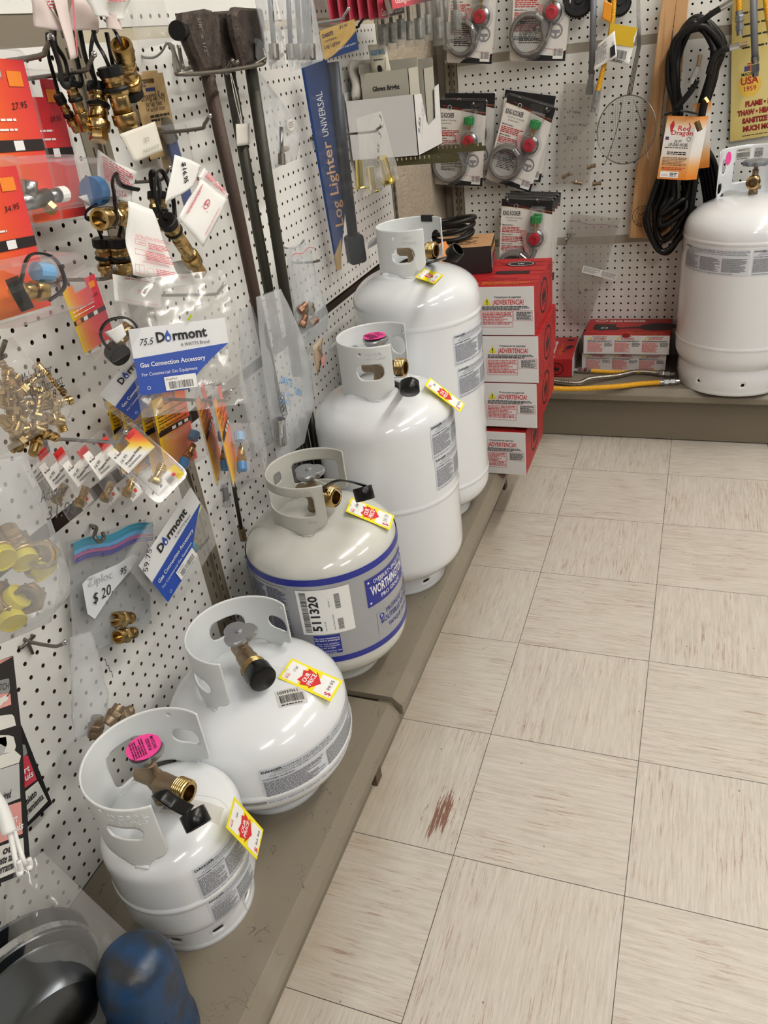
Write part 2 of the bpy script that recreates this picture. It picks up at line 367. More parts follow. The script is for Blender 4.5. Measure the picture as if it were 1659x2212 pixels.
# ------------------------------------------------------------------ the setting
def floor_mat():
    m = bpy.data.materials.new('vinyl_tile'); m.use_nodes = True; nt = m.node_tree; N = nt.nodes; L = nt.links; b = N['Principled BSDF']
    geo = N.new('ShaderNodeNewGeometry'); sx = N.new('ShaderNodeSeparateXYZ'); L.new(geo.outputs['Position'], sx.inputs[0])
    def mt(op, a, b_=None, c=None):
        n = N.new('ShaderNodeMath'); n.operation = op
        for k, q in enumerate((a, b_, c)):
            if q is None: continue
            if isinstance(q, (int, float)): n.inputs[k].default_value = q
            else: L.new(q, n.inputs[k])
        return n.outputs[0]
    def mixc(f, a, c):
        n = N.new('ShaderNodeMix'); n.data_type = 'RGBA'; L.new(f, n.inputs[0]) if not isinstance(f, float) else None
        for k, q in ((6, a), (7, c)):
            if isinstance(q, tuple): n.inputs[k].default_value = q
            else: L.new(q, n.inputs[k])
        return n.outputs[2]
    T_ = .3048; u = mt('DIVIDE', sx.outputs[0], T_); v = mt('DIVIDE', sx.outputs[1], T_)
    fu, fv = mt('FLOOR', u), mt('FLOOR', v); cu, cv = mt('FRACT', u), mt('FRACT', v)
    par = mt('FLOORED_MODULO', mt('ADD', fu, fv), 2.0)      # 0: streaks along y, 1: along x
    ipar = mt('SUBTRACT', 1.0, par)
    along = mt('ADD', mt('MULTIPLY', u, par), mt('MULTIPLY', v, ipar)); across = mt('ADD', mt('MULTIPLY', v, par), mt('MULTIPLY', u, ipar))
    seed = mt('ADD', mt('MULTIPLY', fu, 7.31), mt('MULTIPLY', fv, 3.77))
    def noise_(sa, sc, off, det=4, rough=.6):
        c = N.new('ShaderNodeCombineXYZ'); L.new(mt('MULTIPLY', along, sa), c.inputs[0]); L.new(mt('MULTIPLY', across, sc), c.inputs[1]); L.new(mt('ADD', seed, off), c.inputs[2])
        n = N.new('ShaderNodeTexNoise'); n.inputs['Scale'].default_value = 1; n.inputs['Detail'].default_value = det; n.inputs['Roughness'].default_value = rough
        L.new(c.outputs[0], n.inputs['Vector']); return n.outputs['Fac']
    def ramp(f, stops):
        r = N.new('ShaderNodeValToRGB'); L.new(f, r.inputs[0]); e = r.color_ramp.elements
        e[0].position, e[0].color = stops[0]; e[1].position, e[1].color = stops[1]
        for p, c in stops[2:]: q = e.new(p); q.color = c
        return r.outputs[0]
    base = ramp(noise_(3.5, 46, 0, 6, .7), [(.3, lin('BEB6A9')+(1,)), (.62, lin('D2CBC0')+(1,))])
    fine = ramp(noise_(6, 150, 4, 6, .75), [(.36, (1, 1, 1, 1)), (.46, (0, 0, 0, 1))])
    c1 = mixc(mt('MULTIPLY', fine, .30), base, lin('8C7867')+(1,))
    st = ramp(noise_(3.2, 62, 9, 7, .8), [(.535, (0, 0, 0, 1)), (.60, (1, 1, 1, 1))])
    patch = ramp(noise_(2.5, 3.5, 21, 2), [(.42, (0, 0, 0, 1)), (.60, (1, 1, 1, 1))])
    c2 = mixc(mt('MULTIPLY', mt('MULTIPLY', st, patch), .62), c1, lin('8A5744')+(1,))
    # grime beside the shelf foot
    g = N.new('ShaderNodeTexNoise'); g.inputs['Scale'].default_value = 9; g.inputs['Detail'].default_value = 5; L.new(geo.outputs['Position'], g.inputs['Vector'])
    near = N.new('ShaderNodeMapRange'); near.inputs[1].default_value = -.19; near.inputs[2].default_value = -.08; near.inputs[3].default_value = 1; near.inputs[4].default_value = 0; L.new(sx.outputs[0], near.inputs[0])
    c3 = mixc(mt('MULTIPLY', mt('MULTIPLY', near.outputs[0], g.outputs['Fac']), .75), c2, lin('8F7C58')+(1,))
    sp = N.new('ShaderNodeTexVoronoi'); sp.inputs['Scale'].default_value = 17; L.new(geo.outputs['Position'], sp.inputs['Vector'])
    speck = mt('LESS_THAN', sp.outputs['Distance'], .035)
    c4 = mixc(mt('MULTIPLY', speck, .65), c3, lin('4A4038')+(1,))
    # one worn-through brown patch and its streaks
    dx_ = mt('DIVIDE', mt('SUBTRACT', sx.outputs[0], -.046), .030); dy_ = mt('DIVIDE', mt('SUBTRACT', sx.outputs[1], .385), .070)
    rr_ = mt('SQRT', mt('ADD', mt('MULTIPLY', dx_, dx_), mt('MULTIPLY', dy_, dy_)))
    wn = noise_(4, 60, 33, 6, .7); worn = mt('GREATER_THAN', mt('SUBTRACT', wn, mt('MULTIPLY', rr_, .15)), .435)
    c4 = mixc(mt('MULTIPLY', worn, .9), c4, lin('74432F')+(1,))
    def edge(c): return mt('MINIMUM', c, mt('SUBTRACT', 1.0, c))
    e = mt('MINIMUM', edge(cu), edge(cv)); jn = mt('LESS_THAN', e, mt('ADD', mt('MULTIPLY', g.outputs['Fac'], .0022), .0013))
    c5 = mixc(mt('MULTIPLY', jn, .95), c4, lin('3E372E')+(1,))
    L.new(c5, b.inputs['Base Color']); b.inputs['Roughness'].default_value = .42
    bp = N.new('ShaderNodeBump'); bp.inputs['Strength'].default_value = .25; bp.inputs['Distance'].default_value = .0008; L.new(fine, bp.inputs['Height']); bp.invert = True
    L.new(bp.outputs[0], b.inputs['Normal']); return m
mk('floor', box(-.56, 3.2, -2.6, 2.6, -.05, 0), floor_mat(), kind='structure')
stucco = M('beige_stucco', 'BBAD98', .85, bump=1.0, bscale=110, var=.08, vscale=30)
for _n in stucco.node_tree.nodes:
    if _n.type == 'BUMP': _n.inputs['Distance'].default_value = .007
mk('wall_left', box(-.66, -.56, -2.6, 2.6, -.05, 2.75), stucco, kind='structure')
mk('wall_back', box(-.66, 3.2, 2.45, 2.6, -.05, 2.75), M('wall_paint', 'C9C2B4', .8), kind='structure')
mk('ceiling', box(-.66, 3.2, -2.6, 2.6, 2.75, 2.85), M('ceiling_tile', 'DAD8D2', .9), kind='structure')
HA = [rad(45+30*k) for k in range(12)]
def hole_panel(name, P, a0, a1, b0, b1, oa, ob, t=.004, r=.0034):
    """pegboard: 1 inch grid of real holes; P(a,b,n)"""
    V, F = [], []
    ia0 = math.ceil((a0+.006-oa)/I); ia1 = math.floor((a1-.006-oa)/I); ib0 = math.ceil((b0+.006-ob)/I); ib1 = math.floor((b1-.006-ob)/I)
    for i in range(ia0, ia1+1):
        ca = oa+i*I; l = a0 if i == ia0 else ca-I/2; h = a1 if i == ia1 else ca+I/2
        for j in range(ib0, ib1+1):
            cb = ob+j*I; d = b0 if j == ib0 else cb-I/2; u = b1 if j == ib1 else cb+I/2; k = len(V)
            for t_ in HA:
                c, s = cos(t_), sin(t_); m = max(abs(c), abs(s)); c, s = c/m, s/m
                V.append(P(ca+(c*(h-ca) if c > 0 else -c*(l-ca)), cb+(s*(u-cb) if s > 0 else -s*(d-cb)), 0))
            for dn in (0, -t):
                for t_ in HA: V.append(P(ca+r*cos(t_), cb+r*sin(t_), dn))
            for q in range(12):
                w_ = (q+1) % 12; F.append((k+q, k+w_, k+12+w_, k+12+q)); F.append((k+12+q, k+12+w_, k+24+w_, k+24+q))
    return V, F
brownhole = M('hardboard_edge', '4A3020', .9)
PL = lambda a, b, n: V3((XW+n, a, b)); PB = lambda a, b, n: V3((a, YB-n, b))
def gondola(root, panels, P, name='pegboard_panel'):
    for a0, a1, b0, b1, oa, ob in panels:
        g = hole_panel(name, P, a0, a1, b0, b1, oa, ob); mk(name, g, [peg, brownhole], root, mi=[k & 1 for k in range(len(g[1]))])
gl = empty('shelving_unit', (XW, .6, 0), 'beige and white pegboard shelving unit running along the left wall', 'shelving')
GL = [(-.72, .462, .19, .742, .1374, .4783), (.522, 1.735, .203, .742, .558, .4778), (-.72, .462, .765, 1.347, .3733, 1.1298),
      (.522, 1.735, .765, 1.347, 1.1464, 1.1554), (-.72, .462, 1.385, 1.62, .3733, 1.3775), (.522, 1.735, 1.365, 1.62, 1.3656, 1.3780)]
gondola(gl, GL, PL)
mk('backing_panel', box(XW-.022, XW-.012, -.74, 1.75, .1, 1.65), dark, gl)
mk('joint_rail', box(XW-.011, XW-.002, -.72, .462, 1.340, 1.392), beige, gl); mk('joint_rail', box(XW-.011, XW-.002, .522, 1.735, 1.340, 1.372), M('cream_rail', 'C9BFA6', .5), gl)
def upright(root, P, a, w_, z0, z1, name='slotted_upright'):
    f = lambda x0, x1, zz0, zz1, n0, n1: ([P(*q) for q in box(x0, x1, zz0, zz1, n0, n1)[0]], box(0, 1, 0, 1, 0, 1)[1])
    g = [(f(a, a+w_*.36, z0, z1, -.012, .002), 0), (f(a+w_*.36, a+w_*.64, z0, z1, -.012, -.005), 2), (f(a+w_*.64, a+w_, z0, z1, -.012, .002), 0)]
    z = z0+.012
    while z < z1-.02:
        for x in (a+w_*.27, a+w_*.70): g.append((f(x, x+.0035, z, z+.014, .0019, .0023), 1))
        z += I
    g, mi = joinm(g); mk(name, g, [beige, dark, beiged], root, mi=mi)
upright(gl, PL, .462, .060, .2, 1.65); upright(gl, PL, 1.735, .034, .2, 1.65)
def prism(pf, a0, a1, P):
    """profile (n, z) swept along a"""
    k = len(pf); V = [P(a0, z, n) for n, z in pf]+[P(a1, z, n) for n, z in pf]
    return V, [tuple(range(k)), tuple(range(k, 2*k))[::-1]]+[(i, k+i, k+(i+1) % k, (i+1) % k) for i in range(k)]
def deckp(d, h): return [(.001, h), (d-.018, h), (d-.0165, h-.002), (d, h-.019), (d+.0015, h-.022), (d+.001, h-.040), (d-.004, h-.043), (d-.010, h-.041), (d-.012, h-.036), (d-.022, h-.014), (.001, h-.014)]
sh1 = empty('base_shelf', (-.33, -.1, 0), 'beige metal base shelf, nearer section under the two nearest cylinders', 'shelf', 'beige base shelves')
sh2 = empty('base_shelf', (-.33, 1.0, 0), 'beige metal base shelf, farther section along the left wall', 'shelf', 'beige base shelves')
bevel(mk('shelf_top', prism(deckp(.3665, .190), -.72, .470, PL), deckm, sh1), .001)
bevel(mk('shelf_top', prism(deckp(.374, .203), .474, 1.692, PL), deckm, sh2), .001)
mk('kick_plate', box(XW+.002, -.20, -.72, .41, .002, .146), beiged, sh1); mk('kick_plate', box(XW+.002, -.20, .45, 1.65, .002, .16), beiged, sh2)
mk('base_foot', box(-.45, -.192, .418, .446, 0, .146), M('brown_foot', '5A4A38', .6), sh1); mk('base_foot', box(-.45, -.192, 1.655, 1.684, 0, .16), MATS['brown_foot'], sh2)
gb = empty('shelving_unit', (.5, YB, 0), 'beige pegboard shelving unit across the back wall behind the hanging hoses', 'shelving')
GB = [(-.470, 1.75, .203, .618, .0145, .3454), (-.470, 1.75, .637, 1.205, .0651, .6662), (-.470, 1.75, 1.232, 1.62, .2366, 1.2712)]
gondola(gb, GB, PB)
mk('backing_panel', box(-.50, 1.77, YB+.012, YB+.022, .1, 1.65), dark, gb)
mk('joint_rail', box(-.470, 1.75, YB-.004, YB+.008, .612, .637), M('grey_rail', 'A39B8C', .5), gb); mk('joint_rail', box(-.470, 1.75, YB+.001, YB+.008, 1.205, 1.232), MATS['grey_rail'], gb)
upright(gb, PB, -.512, .040, .2, 1.65)
sh3 = empty('base_shelf', (.3, 2.2, 0), 'beige metal base shelf across the back under the big cylinder', 'shelf', 'beige base shelves')
bevel(mk('shelf_top', prism(deckp(.338, .203), -.50, 1.75, PB), deckm, sh3), .001)
mk('kick_plate', box(-.50, 1.75, 2.083, YB-.015, .004, .160), beiged, sh3)
# ceiling lights
tubem = M('tube_glow', 'FFFBF4', .5, emit=TUBE_STRENGTH)
def ceiling_light(x, y, label, L_=1.18):
    t = empty('ceiling_light', (x, y, 2.66), label, 'ceiling light', 'fluorescent ceiling lights')
    mk('housing', box(x-.15, x+.15, y-L_/2, y+L_/2, 2.715, 2.75), paper, t)
    mk('lamp_lens', box(x-.05, x+.05, y-L_/2+.02, y+L_/2-.02, 2.67, 2.715), tubem, t)
for k, y in enumerate((-1.75, .28, 1.72)): ceiling_light(1.12, y, ('fluorescent ceiling light behind the camera', 'fluorescent ceiling light over the middle of the aisle', 'fluorescent ceiling light near the back wall')[k])
for k, y in enumerate((-1.3, .9)): ceiling_light(2.75, y, ('added unseen fill light in a far ceiling row, behind the camera', 'added unseen fill light in a far ceiling row, toward the back wall')[k])  # far row added out of view, to give soft fill
# ------------------------------------------------------------------ propane cylinders
def tank_r(z, R, zb, zt, asp=.5, n=2.2):
    a = asp*R
    if z > zt-a: k = min((z-zt+a)/a, 1)
    elif z < zb+a: k = min((zb+a-z)/a, 1)
    else: k = 0
    return R*max(1-k**n, 1e-6)**(1/n)
class Tank:
    def __init__(s, name, label, c, R, h, zb, zt, rr, rc, zc, paint, cpaint, a0, a1, seams=(), ringh=None, ringpaint=None):
        s.c = V3((c[0], c[1], h)); s.R, s.zb, s.zt, s.rc, s.zc, s.h = R, zb, zt, rc, zc, h
        s.root = empty(name, s.c, label, 'propane cylinder', 'propane cylinders on the base shelves')
        pf = []; n = 2.2; a = .5*R; q = 14
        for i in range(q+1):
            t = pi/2*(1-i/q); pf.append((max(R*cos(t)**(2/n), .001), zb+a-a*sin(t)**(2/n)))
        zs = []
        for z in sorted(seams):
            zs += [(R, z-.008), (R, z-.006), (R+.0016, z-.0035), (R+.0018, z+.0035), (R, z+.006), (R, z+.008)]
        pf += zs
        for i in range(q+1):
            t = pi/2*i/q; pf.append((max(R*cos(t)**(2/n), .001), zt-a+a*sin(t)**(2/n)))
        mk('tank_body', lathe(pf, (c[0], c[1], 0), n=72), paint, s.root, smooth=True)
        # foot ring with slots
        zr = ringh or zb+.030
        def sd(t, z):
            d = sd_rr(t, z, pi, (h+zr)/2, pi, (zr-h)/2, .0005)
            for k in range(8):
                for o in (-2*pi, 0, 2*pi): d = max(d, -sd_rr((t-(.15+k*pi/4))*rr+o*rr, z, 0, h+(zr-h)*.42, .010 if ringh is None else .006, .004 if ringh is None else .006, .004))
            return d
        flare = lambda z: rr+(.003 if z < h+.004 else 0)+(0 if ringh is None else .006*sin(pi*(z-h)/(zr-h)))
        g = sheet(sd, 0, 2*pi, h, zr, 140, 12, lambda t, z: V3((c[0]+flare(z)*cos(t), c[1]+flare(z)*sin(t), z)))
        solid(auto(mk('foot_ring', g, ringpaint or paint, s.root)), .003)
        s.a0, s.a1, s.cp = rad(a0), rad(a1), cpaint
    def P(s, ang, z, n=0.0):
        r = tank_r(z, s.R, s.zb, s.zt)+n; return V3((s.c.x+r*cos(ang), s.c.y+r*sin(ang), z))
    def collar(s, cuts, ear=None, foot=.30, r_end=.03):
        """wall of the guard runs from angle a1 round the back to a0+2pi; cuts: (angle, z, half-angle, half-height, corner)"""
        A0, A1 = s.a1, s.a0+2*pi; rc = s.rc; zh = lambda: s.zt-.5*s.R+.5*s.R*max(1-(rc/s.R)**2.2, 0)**(1/2.2)
        zh = zh(); zlow = zh-.002; mid = (A0+A1)/2; L_ = (A1-A0)*rc
        def sd(t, z):
            x = (t-mid)*rc
            d = sd_rr(x, z, 0, (zlow+.004+s.zc)/2+.02, L_/2, (s.zc-zlow-.004)/2+.02, r_end) if z > (zlow+s.zc)/2 else abs(x)-L_/2
            d = max(d, z-s.zc)
            e = L_/2-abs(x)
            if e < .020: f = .015+.016*(1-math.sqrt(max(1-(1-max(e, 0)/.020)**2, 0)))
            elif e < .030: f = .015*(1-(e-.020)/.010)**.5
            elif e < .050: f = 0
            else: f = .012*min(1, (e-.050)/.015)*max(0, sin(min((e-.050)/(L_/2-.050), 1)*pi*1.35+.25))
            d = max(d, (zlow+f)-z)
            for ca, cz, ha, hh, r in cuts:
                ca = rad(ca)
                while ca < A0: ca += 2*pi
                d = max(d, -sd_rr((t-ca)*rc, z, 0, cz, rad(ha)*rc, hh, r))
            return d
        g = sheet(sd, A0, A1, zlow, s.zc, 150, 34, lambda t, z: V3((s.c.x+rc*cos(t), s.c.y+rc*sin(t), z)))
        co = mk('valve_guard', g, s.cp, s.root); solid(auto(co, 50), .0028)
        if ear:
            ea, ez, ew, eh = ear; V, F = [], []; n, m = 12, 6
            for i in range(n+1):
                t = rad(ea-ew+2*ew*i/n); k = (1-((2*i/n)-1)**2)**.5
                for j in range(m+1):
                    q = j/m; out = .004+eh*k*sin(q*pi/2); V.append(V3((s.c.x+(rc+out)*cos(t), s.c.y+(rc+out)*sin(t), ez-eh*.75*k*(1-cos(q*pi/2))*1.1)))
            for i in range(n):
                for j in range(m): k = i*(m+1)+j; F.append((k, k+m+1, k+m+2, k+1))
            solid(mk('handle_lip', (V, F), s.cp, s.root, smooth=True), .0026)
        # weld beads
        for t in (A0+.040/rc, A1-.040/rc):
            p = V3((s.c.x+rc*cos(t), s.c.y+rc*sin(t), zh)); tg = V3((-sin(t), cos(t), 0))
            mk('weld_bead', tube([p+tg*x+V3((cos(t), sin(t), 0))*.002 for x in (-.010, -.006, -.001, .004, .009)], .0024, 8, rf=lambda t: .0022+.0010*sin(t*19)), s.cp, s.root, smooth=True)
    def valve(s, z, az, L_=.05, wheel='petal', wz=.075, cap=None, sticker=False, scale=1.0, lean=0.0, dial=False):
        c = V3((s.c.x, s.c.y, z)); d = V3((cos(rad(az)), sin(rad(az)), 0)); k = scale; up = V3((lean, 0, 1)).normalized()
        v = mk('valve_body', join(lathe([(.0135*k, -.012), (.0135*k, .006), (.012*k, .008), (.011*k, .02), (.0135*k, .026), (.015*k, .034), (.013*k, .044), (.009*k, .05), (.009*k, wz-.02), (.0065*k, wz-.018), (.0065*k, wz)], c, up, 18),
            lathe([(.010*k, -.034), (.0125*k, -.03), (.0125*k, -.008), (.014*k, 0), (.0160*k, .012), (.0155*k, .02), (.0150*k, L_-.016)], c+up*.034, d, 18),
            cyl(c+up*.016-V3((d.y, -d.x, 0))*.02, c+up*.016, .006*k, 8)), brassd, s.root); auto(v)
        p = c+up*.034
        pr = [(.015*k, L_-.018)]
        for i in range(6): h0 = L_-.016+i*.0032; pr += [(.0185*k, h0), (.0195*k, h0+.0012), (.0185*k, h0+.0024)]
        e = pr[-1][1]; pr += [(.0175*k, e+.0015), (.0125*k, e+.0015), (.0118*k, e-.004), (.0122*k, e-.006), (.0112*k, e-.01), (.011*k, e-.02)]
        auto(mk('threaded_outlet', lathe(pr, p, d, 28), brass, s.root), 60)
        s.vp, s.vd, s.wh = p, d, c+up*wz
        if wheel == 'petal':
            n = 36; g = []
            pr = lambda t: (.0205+.0085*abs(cos(1.5*t))**.8)*k
            x, y, _ = basis(up); V, F = [], []
            for hh, f in ((-.006, .75), (0, .96), (.005, 1), (.008, .93), (.009, .3)):
                for i in range(n): t = 2*pi*i/n+.5; r = pr(t)*f; V.append(s.wh+up*hh+x*(r*cos(t))+y*(r*sin(t)))
            for j in range(4):
                for i in range(n): F.append((j*n+i, j*n+(i+1) % n, (j+1)*n+(i+1) % n, (j+1)*n+i))
            F.append(tuple(range(n))[::-1]); F.append(tuple(range(4*n, 5*n)))
            hw = mk('handwheel', (V, F), castal, s.root); auto(hw, 45)
            mk('wheel_nut', lathe([(.006, .008), (.006, .011), (.003, .0125)], s.wh, up, 12), castal, hw)
            if sticker:
                st = mk('round_sticker', lathe([(.0235, .0126), (.0235, .0132)], s.wh, up, 28), hot, hw)
                f = Fr(s.wh+up*.0134, V3((-.75, .66, 0)), V3((-.66, -.75, 0)))
                ink('sticker_print', hw, [T(0, 'VACUUM', 0, -.016, .0045, 'C', bold=.02), T(0, 'PURGED', 0, -.0095, .0045, 'C', bold=.02), Fine(0, -.017, .017, -.003, .018, .0032)], f, [M('dark_pink_ink', '5A1440', .6)], label='pink round sticker print')
        elif wheel == 'round':
            n = 48; x, y, _ = basis(up); V, F = [], []
            for hh, f in ((-.008, .6), (-.006, .98), (.004, 1), (.007, .9), (.008, .3)):
                for i in range(n): t = 2*pi*i/n; r = (.036+.003*cos(9*t))*f; V.append(s.wh+up*hh+x*(r*cos(t))+y*(r*sin(t)))
            for j in range(4):
                for i in range(n): F.append((j*n+i, j*n+(i+1) % n, (j+1)*n+(i+1) % n, (j+1)*n+i))
            F.append(tuple(range(n))[::-1]); F.append(tuple(range(4*n, 5*n)))
            auto(mk('handwheel', (V, F), M('grey_plastic', '6E7278', .4), s.root), 50)
    def cap(s, p, d, strap, r=.021, L_=.022, hollow=False):
        pr = [(r*.96, 0), (r, .001), (r, L_-.001), (r*.94, L_)]
        if hollow: pr += [(r*.8, L_), (r*.8, .004), (.001, .004)]
        cp = auto(mk('dust_cap', lathe(pr, p, d, 30, cap=not hollow), plast, s.root), 50)
        if hollow: mk('dust_cap_back', lathe([(.0005, 0), (r*.96, 0)], p, d, 30, cap=False), plast, cp)
        if strap:
            mk('cap_strap', tube(cr(strap, 8), .0105, 12, flat=.22), plast, s.root, smooth=True)
    def label(s, a0, a1, z0, z1, items, mats, film=None, name='warning_label', n=18, rows=4, lift=.0006, shift=0):
        """printed film wrapped on the steel: x runs 0..w round the tank, y 0..h up"""
        w_ = rad(a1-a0)*s.R; h_ = z1-z0
        P = lambda x, y, q=0: s.P(rad(a0)+x/s.R, z0+y+shift*x, lift+q)
        V, F = [], []
        for i in range(n+1):
            for j in range(rows+1): V.append(P(w_*i/n, h_*j/rows))
        for i in range(n):
            for j in range(rows): k = i*(rows+1)+j; F.append((k, k+rows+1, k+rows+2, k+1))
        l = mk(name, (V, F), film or lab, s.root, smooth=True)
        if items: ink('label_print', l, items(w_, h_), P, mats, lift=.0005)
        return l
def danger(w_, h_, cols=2, hd=True):
    k = h_/.08; R = random.Random(3)
    it = [T(0, 'DANGER', .003, h_-.0065*k-.001, .0048*k, bold=.03, wx=1.25), T(0, '- FLAMMABLE GAS UNDER PRESSURE - LEAKING LP-GAS MAY CAUSE A FIRE', .036*k, h_-.0065*k-.001, .0036*k, width=w_-.038*k),
          T(0, '- CONTACT LP-GAS SUPPLIER FOR REPAIRS OR DISPOSAL OF THIS CYLINDER', .018*k, h_-.0125*k, .0034*k, width=w_-.03*k), T(0, '- FOR OUTDOOR USE ONLY - DO NOT USE OR STORE CYLINDER IN A BUILDING', .012*k, h_-.018*k, .0034*k, width=w_-.02*k),
          T(0, 'CUSTOMER WARNING:', .003, h_-.024*k, .0030*k, bold=.02, wx=1.2)]
    cw = (w_-.006)/cols
    for i in range(cols): it.append(Fine(0, .003+i*cw, .003+(i+.94)*cw, .009*k, h_-.026*k, .0027*k, .40, R))
    it.append(T(0, 'DO NOT REMOVE, DEFACE, OR OBLITERATE THIS LABEL', .003, .003*k, .0032*k, width=w_*.8)); return it
def price_tag(f, s_top, price, label, parent_hook, w_=.062, h_=.118):
    """yellow price tag, long side down; f: frame with origin at tag centre, Y toward the string end"""
    f = Fr(f(-w_/2, -h_/2), f.X, f.Y)
    t = empty('price_tag', f(w_/2, h_/2), label, 'price tag', 'yellow price tags')
    mk('tag_card', rring(f, [(0, 0), (w_, 0), (w_, h_-.012), (w_-.008, h_), (.008, h_), (0, h_-.012)][:2]+[(w_, h_), (0, h_)], 0, .0006), yellow, t)
    c = w_/2; k = min(w_/.062, h_/.105, 1.15)
    it = [Rc(0, .004, w_-.004, h_*.66, h_-.004), Rc(0, .004, w_-.004, .004, h_*.36),
          Pg(1, [(c-.024*k, h_*.62), (c-.017*k, h_*.62), (c-.015*k, h_*.70), (c, h_*.66), (c+.015*k, h_*.70), (c+.017*k, h_*.62), (c+.024*k, h_*.62), (c+.018*k, h_*.46), (c+.025*k, h_*.46), (c, h_*.30), (c-.025*k, h_*.46), (c-.018*k, h_*.46)]),
          T(2, 'OUR', c, h_*.545, .0105*k, 'C', width=.027*k, bold=.02), T(2, 'PRICE', c, h_*.545-.0135*k, .0105*k, 'C', width=.033*k, bold=.02),
          T(1, 'REGULAR', .006, h_-.013*k, .0032*k, width=.014*k), T(1, 'PRICE', .006, h_-.019*k, .0045*k, width=.014*k, bold=.02), T(1, '$', .006, .008*k, .014*k, bold=.01),
          T(3, s_top, c, h_*.80, .0070*k, slant=.2), T(3, price, c-.010*k, .014*k, .0085*k, slant=.15, width=.030*k)]
    ink('tag_print', t, it, f, [whk, redm, whk, blk], lift=.0009)
    if parent_hook:
        a = f(w_/2, h_-.007, .001); pts = [a]+parent_hook
        mk('string', tube(cr(pts, 8), .0006, 6), string, t)
    return t
D1, D2 = .190, .203
t1 = Tank('propane_cylinder', 'smallest white propane cylinder, nearest, with a pink sticker on its valve', (-.3142, .0037), .1015, D1, .2138, .4195, .0815, .089, .508, white, collarw, -52, 72, seams=(.309,))
t1.collar([(-83, .462, 17, .0115, .0115), (94, .452, 15, .014, .014), (155, .436, 22, .034, .016), (106, .495, 2, .0025, .0024), (-98, .5, 2, .0025, .0024)], ear=(165, .47, 22, .03))
t1.valve(.425, -8, .056, wz=.086, sticker=True, scale=.92)
e = t1.vp+t1.vd*.02
t1.cap(PX(414, 1752, -.222), V3((.62, -.45, -.62)), [t1.vp+V3((.004, -.006, -.030)), PX(345, 1712, -.268), PX(378, 1735, -.245), PX(410, 1752, -.224)], r=.0175, L_=.022, hollow=True)
t1.label(-41, 12, .3115, .378, lambda w_, h_: danger(w_, h_, 2), [blk], n=20)
t1.label(-39, 14, .252, .3055, lambda w_, h_: danger(w_, h_, 2), [blk], n=20)
t2 = Tank('propane_cylinder', 'squat wide white propane cylinder with a black capped valve, second from the front', (-.3076, .258), .1525, D1, .2186, .4345, .088, .085, .5255, white, collarw, -80, 56, seams=(.300,))
t2.collar([(-118, .470, 18, .0135, .0135), (74, .475, 15, .014, .014), (140, .475, 22, .018, .016), (63, .515, 2, .0025, .0024)], ear=(150, .497, 20, .022))
t2.valve(.433, -38, .048, wz=.078, scale=1.05)
t2.cap(t2.vp+t2.vd*.046, t2.vd, [t2.vp+V3((0, 0, -.03)), t2.vp+V3((.018, -.02, -.031)), t2.vp+t2.vd*.047+V3((0, 0, -.020))], r=.0225, L_=.025)
t2.label(-62, 24, .287, .364, lambda w_, h_: danger(w_, h_, 2), [blk], n=26)
t3 = Tank('propane_cylinder', 'grey-white propane cylinder with blue banded silver wrap, third from the front', (-.305, .575), .1475, D2, .2264, .5607, .080, .0795, .6495, cream, collarg, -48, 60)
t3.collar([(-104, .611, 42, .0205, .006), (108, .603, 35, .022, .008), (171, .613, 9, .011, .009)])
t3.valve(.562, -12, .050, wz=.074, scale=1.05)
q = PX(782, 1052, -.185); t3.cap(q, V3((.3, -.35, -.9)), [t3.vp+V3((.0, .012, -.012)), PX(722, 1040, -.225), PX(752, 1040, -.205), q+V3((.002, .006, .0))], r=.0175, L_=.024, hollow=True)
silver = M('silver_wrap_film', 'A6A8AC', .3, .25, bump=.35, bscale=18); blue = M('blue_band', '1D2B8C', .3)
t3.label(-170, 60, .316, .495, None, None, silver, 'printed_wrap', 60, 6, .0012)
t3.label(-170, 60, .487, .500, None, None, blue, 'blue_band', 60, 1, .0016); t3.label(-170, 60, .308, .321, None, None, blue, 'blue_band', 60, 1, .0016)
def sticker(w_, h_):
    return [Bar(0, .006, .018, .006, h_-.004, 40, False), T(0, '511320', .037, .008, .0165, rot=pi/2, bold=.03, width=h_*.80), Bar(0, w_-.030, w_-.020, .008, .033, 20, False), Bar(0, w_-.030, w_-.020, h_-.045, h_-.012, 20, False),
            T(0, 'Item: 511320', .046, .008, .0028, rot=pi/2), T(0, 'Unit of Measure: Each', w_-.036, .008, .0028, rot=pi/2), T(0, 'Quantity: 1', w_-.040, h_-.04, .0028, rot=pi/2)]
t3.label(-86, -48, .377, .478, sticker, [blk], paper, 'stock_sticker', 14, 3, .002)
t3.label(-79, -60, .330, .374, lambda w_, h_: [T(0, 'For your convenience,', w_/2, h_-.008, .0036, 'C', bold=.02), T(0, 'this tank is prepurged.', w_/2, h_-.013, .0036, 'C', bold=.02), T(0, 'Pour vous simplifier', w_/2, h_-.021, .0036, 'C'), T(0, 'la vie, cette bouteille', w_/2, h_-.026, .0036, 'C'), T(0, 'a \u00e9t\u00e9 purg\u00e9e.', w_/2, h_-.031, .0036, 'C'), T(0, 'Para su comodidad, este', w_/2, .006, .0033, 'C'), T(0, 'tanque ha sido', w_/2, .0015, .0033, 'C')], [whk], blue, 'blue_note', 8, 2, .002)
